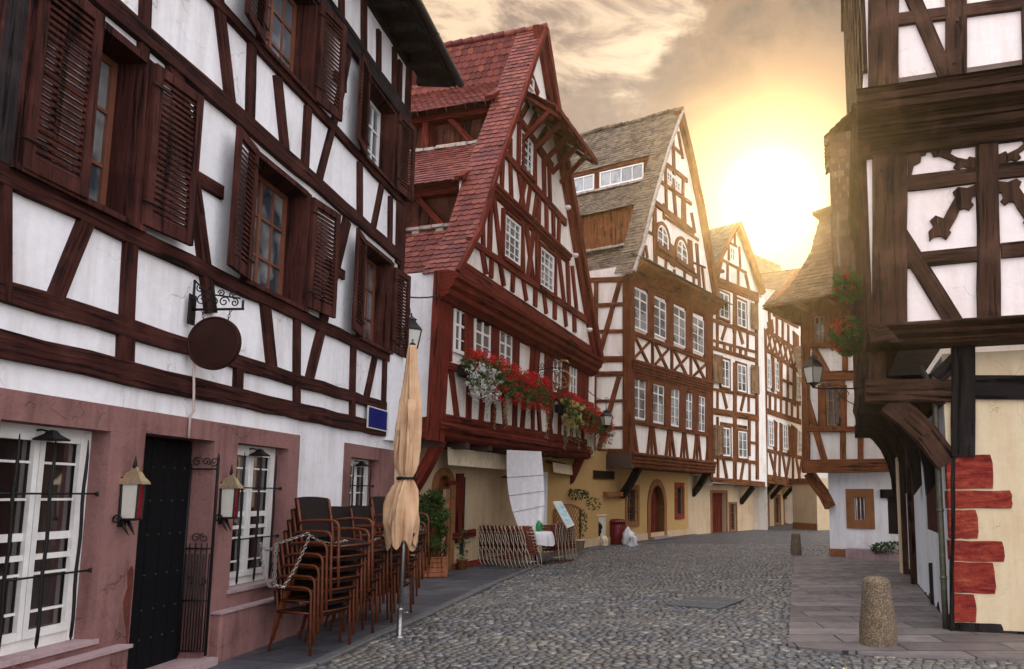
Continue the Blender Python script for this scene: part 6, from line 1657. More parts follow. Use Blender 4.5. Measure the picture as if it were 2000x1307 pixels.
# ---- chain from the window grille round the chairs
P0 = A.P(508, 1060, .0)
mb = MB()
chain(hang(P0, (-3.62, 7.24, 1.12), .07)+hang((-3.62, 7.24, 1.12), (-3.33, 7.28, 1.22), .0, 3)[1:]+hang((-3.33, 7.28, 1.22), (-3.15, 7.75, 1.12), .06)[1:]+hang((-3.15, 7.75, 1.12), (-3.05, 8.8, 1.15), .06)[1:], mb, .042, .0042, .013)
chain(hang(P0+Vector((0, 0, -.02)), (-3.60, 7.22, .72), .16)+hang((-3.60, 7.22, .72), (-3.52, 7.22, .70), .0, 2)[1:]+hang((-3.52, 7.22, .70), (-3.30, 7.26, 1.20), .05)[1:], mb, .042, .0042, .013)
chain([(-3.62, 7.23, 1.12), (-3.62, 7.22, .74)], mb, .042, .0042, .013); chain([(-3.60, 7.20, 1.12), (-3.59, 7.20, .70)], mb, .042, .0042, .013)
tag(mb.obj('chain', M['chainm']), 'zinc security chain looped from the window grille round the stacked wicker chairs', 'chain')

# ---- round sign on a wrought iron bracket
s0, zA = A.at(364, 605); sg = thing('hanging_sign', 'blank round dark brown sign under a scrolled iron bracket on the white house', 'sign', A.pt(s0, zA))
nA = Vector((A.n.x, A.n.y, 0)); dA = Vector((A.d.x, A.d.y, 0))
def sp_(o, z): return A.pt(s0, z, o)
mb = MB(); mb.rect(A, s0-.045, s0+.045, zA-.14, zA+.14, .045, .06, .004)
for dz_ in (-.1, .1):
    for ds in (-.025, .025): mb.tube([A.pt(s0+ds, zA+dz_, .06), A.pt(s0+ds, zA+dz_, .068)], .009, 8)
mb.tube([sp_(.05, zA), sp_(.30, zA+.0), sp_(.54, zA)], .012, 8); mb.tube([sp_(.06, zA+.28), sp_(.06, zA)], .011, 6); mb.tube([sp_(.53, zA+.08), sp_(.53, zA)], .010, 6)
mb.tube([sp_(.06, zA+.27), sp_(.22, zA+.14), sp_(.50, zA+.10)], .008, 6)
mb.obj('bracket', M['iron'], sg); mb = MB()
for o_, z_, r_, st_, sn in ((.14, .09, .06, 0, 1), (.25, .07, .05, 3, -1), (.35, .07, .05, 0, 1), (.45, .06, .04, 2, -1), (.22, .17, .04, 1, 1), (.32, .15, .035, 3, -1), (.42, .13, .03, 0, 1), (.12, .2, .04, 2, 1)):
    mb.tube(scroll(sp_(o_, zA+z_), r_, 1.4, nA, Zu, 20, st_, sn), .006, 5)
mb.obj('scrollwork', M['iron'], sg)
zc = CAMZ+(967-672)/1410*6.55; cc = sp_(.285, zc); mb = MB(); n = 48; R_ = .245
for (r_, t_) in ((R_, .022), ):
    vs = []
    prof = [(0, -.016), (R_-.02, -.018), (R_-.015, -.024), (R_, -.02), (R_, .02), (R_-.015, .024), (R_-.02, .018), (0, .016)]
    for rr_, tt in prof[1:-1]:
        for k in range(n): vs.append(cc+nA*rr_*math.cos(2*PI*k/n)+Zu*rr_*math.sin(2*PI*k/n)+dA*tt)
    m_ = len(prof)-2; fs = [(i*n+k, i*n+(k+1) % n, (i+1)*n+(k+1) % n, (i+1)*n+k) for i in range(m_-1) for k in range(n)]
    fs += [tuple(range(n)), tuple(range((m_-1)*n, m_*n))]; mb.add(vs, fs)
mb.obj('disc', M['disc'], sg)
mb = MB(); chain([sp_(.15, zA), sp_(.17, zc+R_-.03)], mb, .03, .003, .01); chain([sp_(.42, zA), sp_(.40, zc+R_-.03)], mb, .03, .003, .01); mb.obj('chain', M['iron'], sg)
# ---- cable duct under the sign
mb = MB(); sa, za_ = A.at(369, 648); sb_, zb_ = A.at(360, 856); mb.tube([A.pt(sa, za_+.05, .065), A.pt(sa, za_-.3, .07), A.pt(sb_, zb_+.25, .07), A.pt(sb_, zb_+.2, .04), A.pt(sb_, zb_, .04)], .011, 6)
tag(mb.obj('cable_duct', simple('pale_pink_pvc', (.55, .42, .38), .5)), 'thin pale vertical cable duct running down the white wall to the door', 'cable duct')
# ---- blue plate
s0, z1_ = A.at(709, 792); s1, z0_ = A.at(747, 843); bp = thing('wall_plate', 'blank blue enamel plate with a white border at the corner of the white house', 'sign', A.pt(s0, z0_))
z1_ = A.at(728, 797)[1]; z0_ = A.at(728, 840)[1]
mb = MB(); mb.rect(A, s0, s1, z0_, z1_, .065, .075, .004); mb.obj('border', M['opal'], bp); mb = MB(); mb.rect(A, s0+.035, s1-.035, z0_+.02, z1_-.02, .074, .079, .002); mb.obj('face', M['blue'], bp)
# ---- wall lamps beside the door
def wall_lamp(px, pyt, pyb, k, label):
    s, _ = A.at(px, pyb); zt = A.at(px, pyt)[1]; zb = A.at(px, pyb)[1]; H_ = zt-zb; o0 = .105
    l = thing('wall_lamp', label, 'lamp', A.pt(s, zb), 'brass-capped lamps either side of the door')
    hw = .085; c_ = lambda ds, z, do: A.pt(s+ds*.42, zb+z*H_, o0+do*.9)
    mb = MB()
    for ds in (-hw, hw):
        for do in (-hw*.9, hw*.9): mb.tube([c_(ds*.92, .22, do*.92), c_(ds, .72, do)], .008, 4)
    for z in (.22, .72):
        q = [c_(a*hw, z, b*hw*.9) for a, b in ((-1, -1), (1, -1), (1, 1), (-1, 1))]; mb.tube(q, .010, 4, closed=True)
    mb.rect(A, s-.035, s+.035, zb+H_*.12, zb+H_*.8, .02, .045, .006)
    for sgn in (-1, 1): mb.tube([c_(sgn*.07, .2, -.05), c_(sgn*.085, .10, -.02), c_(sgn*.07, .0, .02)], [.014, .012, .002], 6)
    mb.tube(scroll(A.pt(s-.09, zb+H_*.22, .06), .04, 1.3, nA, Zu, 16), .008, 5)
    mb.tube([c_(0, .92, 0), c_(0, .98, 0), c_(0, 1.10, 0)], [.016, .014, .002], 8)
    mb.obj('frame', M['iron'], l)
    def pane_(nm, mat, pts): m2 = MB(); cn = sum(pts, Vector())/4; m2.add(pts+[p_+ (A.pt(s, zb+H_*.45, o0)-cn)*.06 for p_ in pts], [(0, 1, 2, 3), (4, 5, 6, 7), (0, 1, 5, 4), (1, 2, 6, 5), (2, 3, 7, 6), (3, 0, 4, 7)]); m2.obj(nm, M[mat], l)
    pane_('pane', 'opal', [c_(-hw*.9, .23, -hw*.8), c_(-hw*.9, .23, hw*.8), c_(-hw*.97, .71, hw*.85), c_(-hw*.97, .71, -hw*.85)])
    pane_('side_pane', 'redglass', [c_(-hw*.85, .23, hw*.83), c_(hw*.85, .23, hw*.83), c_(hw*.9, .71, hw*.88), c_(-hw*.9, .71, hw*.88)])
    pane_('pane', 'opal', [c_(hw*.9, .23, -hw*.8), c_(hw*.9, .23, hw*.8), c_(hw*.97, .71, hw*.85), c_(hw*.97, .71, -hw*.85)])
    mb = MB(); rings_ = [(.120, .70), (.112, .735), (.080, .79), (.052, .87), (.034, .885), (.02, .94)]
    vs = []
    for r_, z in rings_:
        for a, b in ((-1, -1), (1, -1), (1, 1), (-1, 1)): vs.append(c_(a*r_, z, b*r_))
    fs = [(0, 1, 2, 3), (20, 21, 22, 23)]+[(i*4+j, i*4+(j+1) % 4, i*4+4+(j+1) % 4, i*4+4+j) for i in range(5) for j in range(4)]
    mb.add(vs, fs); mb.obj('cap', M['brass'], l)
wall_lamp(228, 903, 1046, 1, 'brass-capped wall lamp between the wide barred window and the black door')
wall_lamp(424, 918, 1038, 1, 'smaller brass-capped wall lamp to the right of the black door')

# ---- street lanterns
def lantern(base, W_, H_, label, rz=.5, upside=False):
    """four-sided tapering lantern; base = lowest point of the body"""
    l = thing('street_lantern', label, 'lantern', base, 'glazed black street lanterns')
    c_ = Vector(base); w0, w1_ = W_*.30, W_*.46
    cr = lambda r, z: [c_+Vector((r*math.sqrt(2)*math.cos(rz+PI/4+k*PI/2), r*math.sqrt(2)*math.sin(rz+PI/4+k*PI/2), z)) for k in range(4)]
    mb = MB(); a, b = cr(w0, H_*.12), cr(w1_, H_*.58)
    for k in range(4): mb.tube([a[k], b[k]], W_*.035, 5)
    for q in (a, b): mb.tube(q, W_*.04, 5, closed=True)
    mb.lathe(c_, [(0, -.02), (W_*.10, 0), (W_*.14, H_*.04), (W_*.28, H_*.10), (W_*.3, H_*.13), (0, H_*.13)], 10)
    mb.lathe(c_, [(W_*.60, H_*.57), (W_*.66, H_*.585), (W_*.62, H_*.62), (W_*.34, H_*.76), (W_*.30, H_*.78), (W_*.30, H_*.83), (W_*.36, H_*.84), (W_*.14, H_*.90), (W_*.05, H_*.94), (W_*.05, H_), (0, H_)], 4, smooth=False, ph=rz+PI/4)
    mb.obj('frame', M['iron'], l)
    mb = MB(); a, b = cr(w0*.93, H_*.125), cr(w1_*.94, H_*.575); mb.add(a+b, [(0, 1, 5, 4), (1, 2, 6, 5), (2, 3, 7, 6), (3, 0, 4, 7), (0, 1, 2, 3), (4, 5, 6, 7)]); mb.obj('glass', M['opal'], l)
    return l
Yl = 11.7; bL = atY(801, 692, Yl); tL = atY(801, 612, Yl); l = lantern(bL, .31, (tL-bL).z, 'street lantern hung on a chain above the closed parasol')
mb = MB(); hk = atY(795, 580, Yl); mb.tube([tL-Vector((0, 0, .04)), tL+Vector((0, 0, .06)), hk], .008, 6); pB = Bj.P(856, 577, .08); chain(hang(hk, pB, .03), mb, .05, .005, .016); pA_ = A.pt(4.3, atY(788, 562, Yl).z, .05); chain([hk, pA_], mb, .05, .005, .016); mb.obj('chain', M['iron'], l)
Yl = 20.6; bL = atY(1184, 836, Yl); tL = atY(1184, 797, Yl); l = lantern(bL, .30, (tL-bL).z, 'small street lantern hung in front of the brown-roofed house')
mb = MB(); hk = atY(1184, 784, Yl); mb.tube([tL, hk], .010, 6); pr2 = Cj.P(1222, 783, .1); pl2 = Bj.P(1146, 764, .05); mb.tube([Vector(pl2), atY(1166, 778, Yl), hk, Vector(pr2)], .012, 6)
mb.tube(scroll(hk+Vector((0, 0, .06)), .06, 1.2, Vector((1, 0, 0)), Zu, 14), .008, 5); mb.obj('bracket', M['iron'], l)
Yl = 12.4; bL = atY(1589, 757, Yl); tL = atY(1589, 688, Yl); l = lantern(bL, .27, (tL-bL).z, 'large street lantern on a scrolled arm of the right foreground house')
mb = MB(); ea = Vector((Yl*(1696-1250)/1410, Yl, bL.z)); mb.tube([bL-Vector((0, 0, .0)), bL+Vector((.12, 0, -.02)), ea+Vector((0, 0, -.02))], .014, 6); mb.tube([bL+Vector((.35, 0, -.02)), bL+Vector((.55, 0, -.22)), ea+Vector((-.02, 0, -.4))], .009, 6)
mb.tube(scroll(bL+Vector((.52, 0, -.13)), .10, 1.6, Vector((1, 0, 0)), Zu, 22), .008, 5); mb.obj('bracket', M['iron'], l)

# ---- awning valances
def valance(px0, py0, px1, py1, drop, label):
    s0, z0 = Bg.at(px0, py0); s1, z1v = Bg.at(px1, py1); v = thing('awning', label, 'awning', Bg.pt(s0, z0), 'rolled cream awnings under the jetty')
    mb = MB(); n = 14; vs = []
    for i in range(n+1):
        for (o_, dz_) in ((.25, .02), (.42, .0), (.45+.012*math.sin(i*1.7), -drop), (.44+.012*math.sin(i*1.7), -drop)):
            f_ = i/n; vs.append(Bg.pt(s0+(s1-s0)*f_, z0+(z1v-z0)*f_+dz_, o_))
    mb.add(vs, [(i*4+k, i*4+k+1, (i+1)*4+k+1, (i+1)*4+k) for i in range(n) for k in range(3)]); mb.obj('valance', M['valance'], v)
    mb = MB(); mb.tube([Bg.pt(s0, z0+.02, .27), Bg.pt(s1, z1v+.02, .27)], .045, 8); mb.obj('roller', M['tB'], v)
valance(838, 874, 968, 890, .36, 'longer rolled cream awning over the arched door of the red house')
valance(1052, 903, 1092, 910, .28, 'shorter rolled cream awning behind the hanging white sheet')
# hooded shop lamp
s_, z_ = Bg.at(972, 930); mb = MB(); c_ = Bg.pt(s_, z_, .35); mb.lathe(c_, [(0, .03), (.05, .03), (.19, -.03), (.185, -.045), (0, -.02)], 14, sx=1.3); sl_ = thing('shop_lamp', 'flat hooded lamp on an arm between the two awnings', 'lamp', Bg.pt(s_, z_)); mb.obj('shade', M['tB'], sl_)
mb = MB(); mb.tube([c_+Vector((0, 0, .02)), c_+Vector((-.08, 0, .16)), Bg.pt(s_-.15, z_+.3, .02)], .012, 6); mb.obj('arm', M['iron'], sl_)

# ---- white sheet hanging from the jetty
tl, tr = Bj.P(985, 879, .06), Bj.P(1053, 882, .06); bl_, br_ = atY(1022, 1052, 16.6), atY(1062, 1036, 17.3)
mb = MB(); n, m_ = 26, 18; vs = []
for i in range(n+1):
    f_ = i/n
    for j in range(m_+1):
        g_ = j/m_; p = tl.lerp(tr, g_).lerp(bl_.lerp(br_, g_), f_)
        p += Vector((-.17*math.sin(PI*f_)*(1-g_)+.05*math.sin(PI*f_), 0, -.10*math.sin(PI*f_))) + Vector((0, -1, 0))*(.03*math.sin(g_*14+f_*2)*(.15+f_)+.05*f_*math.sin(g_*23+f_*7))
        vs.append(p)
mb.add(vs, [(i*(m_+1)+j, i*(m_+1)+j+1, (i+1)*(m_+1)+j+1, (i+1)*(m_+1)+j) for i in range(n) for j in range(m_)], smooth=True)
sh = thing('hanging_sheet', 'long white cloth sheet hanging from the jetty of the red house', 'cloth', bl_); mb.obj('cloth', M['whitecloth'], sh)
mb = MB()
for f_ in (.30, .48, .68):
    i = int(f_*n); mb.tube([vs[i*(m_+1)+j]+Vector((0, -.012, 0)) for j in range(m_+1)], .009, 4)
mb.obj('hem_seam', simple('grey_hem', (.42, .40, .40), .9), sh)
# second curtain behind it, against the wall
s0, z0 = Bg.at(1052, 922); s1 = Bg.at(1078, 922)[0]; mb = MB(); vs = []; n = 16
for i in range(n+1):
    for z in (z0, z0-1.5): vs.append(Bg.pt(s0+(s1-s0)*i/n, z, .12+.03*math.sin(i*1.6)))
mb.add(vs, [(2*i, 2*i+1, 2*i+3, 2*i+2) for i in range(n)], smooth=True); tag(mb.obj('curtain', M['whitecloth']), 'short white curtain against the wall just right of the hanging sheet', 'curtain')

# ---- table with white cloth and green jug
tp = atY(1048, 1035, 17.0); tb = thing('cafe_table', 'small cafe table with dark legs under a crumpled white cloth', 'table', (tp.x, tp.y, 0))
mb = MB(); mb.lathe((tp.x, tp.y, .024), [(.22, 0), (.24, .02), (.03, .05), (.025, .68), (.05, .70), (0, .70)], 14); mb.obj('pedestal', M['iron'], tb)
mb = MB(); mb.lathe((tp.x, tp.y, 0), [(.34, .715), (.35, .725), (.35, .74), (0, .74)], 24); mb.obj('tabletop', M['slat'], tb)
mb = MB(); vs = []; NA = 64
for i, (r_, z) in enumerate(((.0, .76), (.2, .757), (.345, .755), (.37, .74), (.385, .66), (.40, .56), (.41, .46))):
    for j in range(NA):
        a = 2*PI*j/NA; k_ = max(0, i-3)/3; r2 = r_+k_*.035*math.sin(7*a+i*.4)+k_*.02*math.sin(13*a); vs.append((tp.x+r2*math.cos(a), tp.y+r2*math.sin(a), z+.015*noise.noise(Vector((math.cos(a)*3, math.sin(a)*3, i)))+k_*.03*math.sin(3*a)))
mb.add(vs, [(i*NA+j, i*NA+(j+1) % NA, (i+1)*NA+(j+1) % NA, (i+1)*NA+j) for i in range(6) for j in range(NA)], smooth=True)
tag(mb.obj('tablecloth', M['whitecloth']), 'crumpled white cloth lying over the small table below the sheet', 'tablecloth')
mb = MB(); jp = (tp.x+.06, tp.y-.05, .77); mb.lathe(jp, [(.055, 0), (.07, .02), (.07, .16), (.05, .2), (.03, .22), (.035, .24), (0, .24)], 16); mb.tube([Vector(jp)+Vector((.06, 0, .05)), Vector(jp)+Vector((.12, 0, .1)), Vector(jp)+Vector((.06, 0, .18))], .01, 6)
tag(mb.obj('jug', simple('green_plastic', (.01, .22, .05), .35)), 'bright green plastic jug standing on the white tablecloth', 'jug')

# ---- folding chairs leaning in rows
def make_fold():
    r = thing('folding_chair', 'x', 'chair', (0, 0, 0), 'folded slatted chairs leaning in rows')
    for s in (-1, 1):
        y = .205*s
        for q in (-1, 1):
            mb = MB(); mb.tube([(q*.055*math.sin(PI*2*z/.93*1.0+.2)*(.4+.6*(1-z/1.2)), y+.01*q, z) for z in [i*.93/14 for i in range(15)]], .0105, 6); mb.obj('leg', M['pale'], r)
    for k, z in enumerate((.66, .74, .82, .89)):
        mb = MB(); mb.cbox((-.004, 0, z), (.018, .42, .055), b=.005); mb.obj('back_slat', M['slat'], r)
    mb = MB()
    for z in (.30, .37, .44, .51, .58): mb.cbox((.012, 0, z), (.016, .40, .05), b=.004)
    mb.obj('seat', M['slat'], r)
    mb = MB(); mb.tube([(0, -.205, .12), (0, .205, .12)], .008, 6); mb.obj('stretcher', M['pale'], r)
    return r
f0 = make_fold(); first = True
ORD2 = ['first', 'second', 'third', 'fourth', 'fifth', 'sixth', 'seventh', 'eighth', 'ninth', 'tenth', 'eleventh', 'twelfth', 'thirteenth', 'last']
def row(a, b, n, fmt, lean, dyaw=0):
    global first
    a, b = Vector(a), Vector(b); az = math.atan2(b.y-a.y, b.x-a.x)
    for k in range(n):
        p = a.lerp(b, k/(n-1)); lab = fmt % (ORD2[k] if k < n-1 else 'last')
        loc = (p.x, p.y, .024)
        if first: o = f0; o.location = loc; o.rotation_euler.z = az+dyaw; o['label'] = lab; first = False
        else: o = dup(f0, loc, az+dyaw, lab)
        o.rotation_euler = (rr.uniform(-.01, .01), -lean+rr.uniform(-.03, .03), az+dyaw+rr.uniform(-.03, .03))
row(gnd(946, 1103), gnd(1046, 1110), 14, 'folded slatted chair leaning left, %s from the left in the long row', .28, .12)
row(gnd(1078, 1100), gnd(1112, 1094), 6, 'folded slatted chair, %s from the left in the short row by the menu', .30, .1)

# ---- hedge planter with trellis
pp = gnd(838, 1128); pl_ = thing('planter', 'wooden planter box with trellis and clipped green hedge beside the parasol', 'planter', (pp.x, pp.y, .02))
az = .28; R3 = Matrix.Rotation(az, 3, 'Z'); lc = lambda x, y, z: Vector((pp.x, pp.y, .024))+R3 @ Vector((x, y, z))
mb = MB()
for z in (.045, .135, .225, .315):
    for y in (-.20, .20): mb.cbox(lc(0, y, z), (.64, .025, .084), az, b=.005)
    for x in (-.31, .31): mb.cbox(lc(x, 0, z), (.025, .375, .084), az, b=.005)
for x in (-.32, .32):
    for y in (-.205, .205): mb.cbox(lc(x, y, .18), (.045, .045, .38), az, b=.006)
for y in (-.205, .205): mb.cbox(lc(0, y, .372), (.68, .05, .022), az, b=.005)
for x in (-.32, .32): mb.cbox(lc(x, 0, .373), (.05, .36, .022), az, b=.005)
mb.obj('box', M['planter'], pl_)
mb = MB(); mb.box(lc(0, 0, .33), (.60, .38, .02), az); mb.obj('soil', simple('potting_soil', (.03, .018, .010), .95), pl_)
mb = MB()
for k in range(-2, 9):
    for sg_ in (-1, 1):
        x0 = -.32+k*.13; pts_ = []
        za2 = .4; x1 = x0+sg_*.9
        a = [(x0+sg_*.9*f_, .4+1.1*f_) for f_ in (0, 1)]
        f0_ = max(0, min(1, ((-.32 if sg_ > 0 else .32)-a[0][0])/(a[1][0]-a[0][0]))); f1_ = max(0, min(1, ((.32 if sg_ > 0 else -.32)-a[0][0])/(a[1][0]-a[0][0])))
        if f1_-f0_ > .05: mb.tube([lc(a[0][0]+(a[1][0]-a[0][0])*f_, .19+.008*sg_, .4+1.1*f_) for f_ in (f0_, f1_)], .009, 4)
for x in (-.32, .32): mb.cbox(lc(x, .19, .95), (.035, .03, 1.15), az, b=.005)
mb.cbox(lc(0, .19, 1.52), (.68, .035, .035), az, b=.005)
for k in range(7):
    mb.tube([lc(.325, -.19+k*.06, .4), lc(.325, min(.19, -.19+k*.06+.3), .4+.45)], .008, 4); mb.tube([lc(.335, .19-k*.06, .4), lc(.335, max(-.19, .19-k*.06-.3), .4+.45)], .008, 4)
mb.obj('trellis', M['planter'], pl_)
mb = MB()
for k in range(9):
    x = -.26+k*.065; y = rr.uniform(-.08, .1); mb.tube([lc(x, y, .33), lc(x+rr.uniform(-.05, .05), y+.02, .8), lc(x+rr.uniform(-.1, .1), y, 1.3)], [.012, .009, .005], 5)
mb.obj('stem', M['tC'], pl_)
mb = MB()
for k in range(26):
    c_ = lc(rr.uniform(-.27, .27), rr.uniform(-.13, .13), rr.uniform(.45, 1.5)); leaves(mb, c_, (.13, .13, .12), 95, .055)
for k in range(12): leaves(mb, lc(rr.uniform(-.34, .36), rr.uniform(-.16, .14), rr.uniform(1.4, 1.66)), (.09, .09, .07), 40, .06)
mb.obj('foliage', M['leaf'], pl_)

# ---- climbing plant by the wall, beside the shopfront
cp = thing('potted_plant', 'thin leafy climber in a small pot against the red house wall', 'plant', Bg.pt(.12, 0, .2)); mb = MB(); mb.lathe(Bg.pt(.12, .02, .2), [(.09, 0), (.12, .2), (.13, .2), (.13, .22), (0, .21)], 14); mb.obj('pot', M['orangestone'], cp)
mb = MB(); leaves(mb, Bg.pt(.12, .55, .2), (.14, .12, .38), 130, .05); mb.obj('foliage', M['leaf'], cp)

# ---- menu board, trellis screen, pots
mbp = [atY(1079, 981, 17.6), atY(1095, 980, 17.9), atY(1121, 1027, 17.5), atY(1107, 1033, 17.2)]
mn = thing('menu_board', 'tilted menu board with white frame and pale blue sheet on a wooden stand', 'menu board', (mbp[3].x, mbp[3].y, 0))
def panel(mb, q, t, inset=0, lift=0):
    q = [Vector(v_) for v_ in q]; c_ = sum(q, Vector())/4; n_ = (q[1]-q[0]).cross(q[3]-q[0]).normalized()
    if n_.y > 0: n_ = -n_
    e = [(v_ + (c_-v_)*inset) for v_ in q]; mb.add([v_+n_*(lift+t) for v_ in e]+[v_+n_*lift for v_ in e], [(0, 1, 2, 3), (4, 5, 6, 7), (0, 1, 5, 4), (1, 2, 6, 5), (2, 3, 7, 6), (3, 0, 4, 7)])
m1 = MB(); panel(m1, mbp, .03); m1.obj('frame', M['opal'], mn)
m1 = MB(); panel(m1, mbp, .006, .22, .03); t = newmat('printed_menu_sheet'); vv = t.add('ShaderNodeTexVoronoi', {'Vector': t.tc.outputs['Object'], 'Scale': 14.0}).outputs['Color']; sv = t.add('ShaderNodeSeparateColor', {0: vv}).outputs[0]
setb(t, t.ramp(sv, [(0, (.25, .42, .46)), (.5, (.42, .55, .56)), (1, (.12, .26, .34))]), .3); m1.obj('sheet', t.m, mn)
m1 = MB(); cm = sum(mbp, Vector())/4; m1.tube([cm+Vector((0, .05, 0)), (cm.x+.02, cm.y+.1, .03)], .022, 6); m1.tube([(cm.x-.2, cm.y, .04), (cm.x+.25, cm.y+.15, .04)], .02, 6); m1.obj('stand', M['slat'], mn)
ts = thing('trellis_screen', 'red-brown lattice screen with arched top behind the menu board', 'screen', gnd(1105, 1078))
c0 = gnd(1080, 1079); c1 = gnd(1133, 1075); d_ = (c1-c0); L = d_.length; tpn = Pl((c0.x, c0.y), (d_.x, d_.y)); 
if (Vector((0, 0))-tpn.O).dot(tpn.n) < 0: tpn.n = -tpn.n
m1 = MB(); Ht = 1.20
arch = lambda s: Ht+.16*math.sin(PI*s/L)
m1.rect(tpn, 0, .05, .03, arch(0), 0, .05, .005); m1.rect(tpn, L-.05, L, .03, arch(L), 0, .05, .005); m1.rect(tpn, .05, L-.05, .10, .16, 0, .045, .005)
for k in range(10): m1.prism(tpn, [(L*k/10, arch(L*k/10)-.05), (L*(k+1)/10, arch(L*(k+1)/10)-.05), (L*(k+1)/10, arch(L*(k+1)/10)), (L*k/10, arch(L*k/10))], 0, .05)
m1.obj('frame', M['planter'], ts); m1 = MB()
for k in range(-9, 16):
    for sg_ in (-1, 1):
        pts_ = []
        for j in range(40):
            z = .14+j*.035; s = k*.11+(z-.14)*.6*sg_+(0 if sg_ > 0 else .3)
            if .02 < s < L-.02 and z < arch(s)-.02: pts_.append((s, z))
        if len(pts_) > 1: m1.tube([tpn.pt(*pts_[0], .02+.008*sg_), tpn.pt(*pts_[-1], .02+.008*sg_)], .009, 4)
m1.obj('lattice', M['planter'], ts)
pt_ = gnd(1131, 1077); pv = thing('potted_plant', 'loose green shrub in a pale pot at the foot of the lattice screen', 'plant', pt_)
m1 = MB(); m1.lathe(pt_, [(.12, .02), (.17, .3), (.19, .3), (.19, .34), (0, .32)], 16); m1.obj('pot', M['beige'], pv)
m1 = MB(); leaves(m1, pt_+Vector((.08, .3, .8)), (.14, .15, .4), 160, .06); leaves(m1, pt_+Vector((-.15, .45, 1.62)), (.45, .2, .17), 230, .07); leaves(m1, pt_+Vector((.38, .35, 1.35)), (.25, .15, .2), 110, .06); m1.obj('foliage', M['leafd'], pv)

# ---- painted cabinet
a_, b_ = gnd(1140, 1070), gnd(1184, 1066); d_ = b_-a_; cpn = Pl((a_.x, a_.y), (d_.x, d_.y)); 
if (Vector((0, 0))-cpn.O).dot(cpn.n) < 0: cpn.n = -cpn.n
L = d_.length; cb = thing('utility_cabinet', 'pale utility cabinet with a dark painted figure on its door', 'cabinet', a_)
m1 = MB(); m1.rect(cpn, 0, L, 0, .18, -.35, .0, .01); m1.obj('plinth', M['sill'], cb)
m1 = MB(); m1.rect(cpn, .0, L, .18, .95, -.33, -.02, .01); m1.rect(cpn, -.02, L+.02, .95, 1.0, -.36, .02, .01); m1.obj('body', M['valance'], cb)
m1 = MB(); m1.rect(cpn, .04, L-.04, .22, .92, -.02, .0, .004); dd = m1.obj('door', M['opal'], cb)
m1 = MB(); cx_ = L*.68; blob = [(cx_+(.17+.03*math.sin(5*a)+.02*math.sin(9*a))*math.cos(a)*.8, .55+(.22+.04*math.sin(3*a+1)+.02*math.sin(8*a))*math.sin(a)) for a in [2*PI*k/26 for k in range(26)]]
m1.prism(cpn, blob, .0, .003)
for k in range(5): m1.tube([cpn.pt(.08+.02*k, .25+.05*k, .004), cpn.pt(.16+.015*k, .5+.03*k, .004), cpn.pt(.10+.04*k, .8, .004)], .006, 4)
for k in range(8): m1.lathe(cpn.pt(.12+.03*(k % 4), .35+.06*k, .003), [(.03, -.002), (.03, .002)], 7, rot=Matrix.Rotation(PI/2, 3, 'X'))
m1.obj('painting', M['tFd'], dd)
# ---- barrel bin and sacks
bp_ = gnd(1205, 1064); bn = thing('litter_bin', 'round dark red litter bin with lid in front of the ochre wall', 'bin', bp_)
m1 = MB(); m1.lathe(bp_, [(.24, .0), (.26, .03), (.265, .35), (.26, .70), (0, .70)], 24)
for k in range(24): a = 2*PI*k/24; m1.tube([bp_+Vector((.265*math.cos(a), .265*math.sin(a), .04)), bp_+Vector((.265*math.cos(a), .265*math.sin(a), .69))], .012, 4)
m1.obj('body', simple('dark_red_bin_paint', (.15, .008, .012), .4, .2), bn)
m1 = MB(); m1.lathe(bp_, [(.285, .70), (.29, .75), (.28, .78), (.20, .83), (0, .84)], 24); m1.obj('lid', simple('dark_red_lid_paint', (.11, .006, .010), .35, .2), bn)
def sack(p, r, h, label, mat):
    m1 = MB(); m1.lathe(p, [(r*.9, 0), (r*1.05, h*.12), (r*1.02, h*.35), (r*.95, h*.6), (r*.7, h*.8), (r*.3, h*.92), (r*.12, h*.96), (r*.22, h), (0, h*.98)], 26)
    for i, v_ in enumerate(m1.v):
        d = v_-Vector(p); m1.v[i] = v_ + Vector((d.x, d.y, 0))*(.9*noise.noise(v_*11)+.4*noise.noise(v_*25)) + Vector((0, 0, .05*noise.noise(v_*6)*(d.z > .05)))
    tag(m1.obj('rubbish_sack', mat), label, 'sack', 'rubbish sacks beside the red bin')
sack(gnd(1226, 1065), .16, .62, 'taller white rubbish sack right of the dark red bin', M['whitecloth'])
sack(gnd(1236, 1068), .13, .40, 'shorter grey-white rubbish sack at the front beside the red bin', M['bluewhite'])
sack(gnd(1180, 1067), .12, .36, 'small beige sack between the cabinet and the bin', M['valance'])

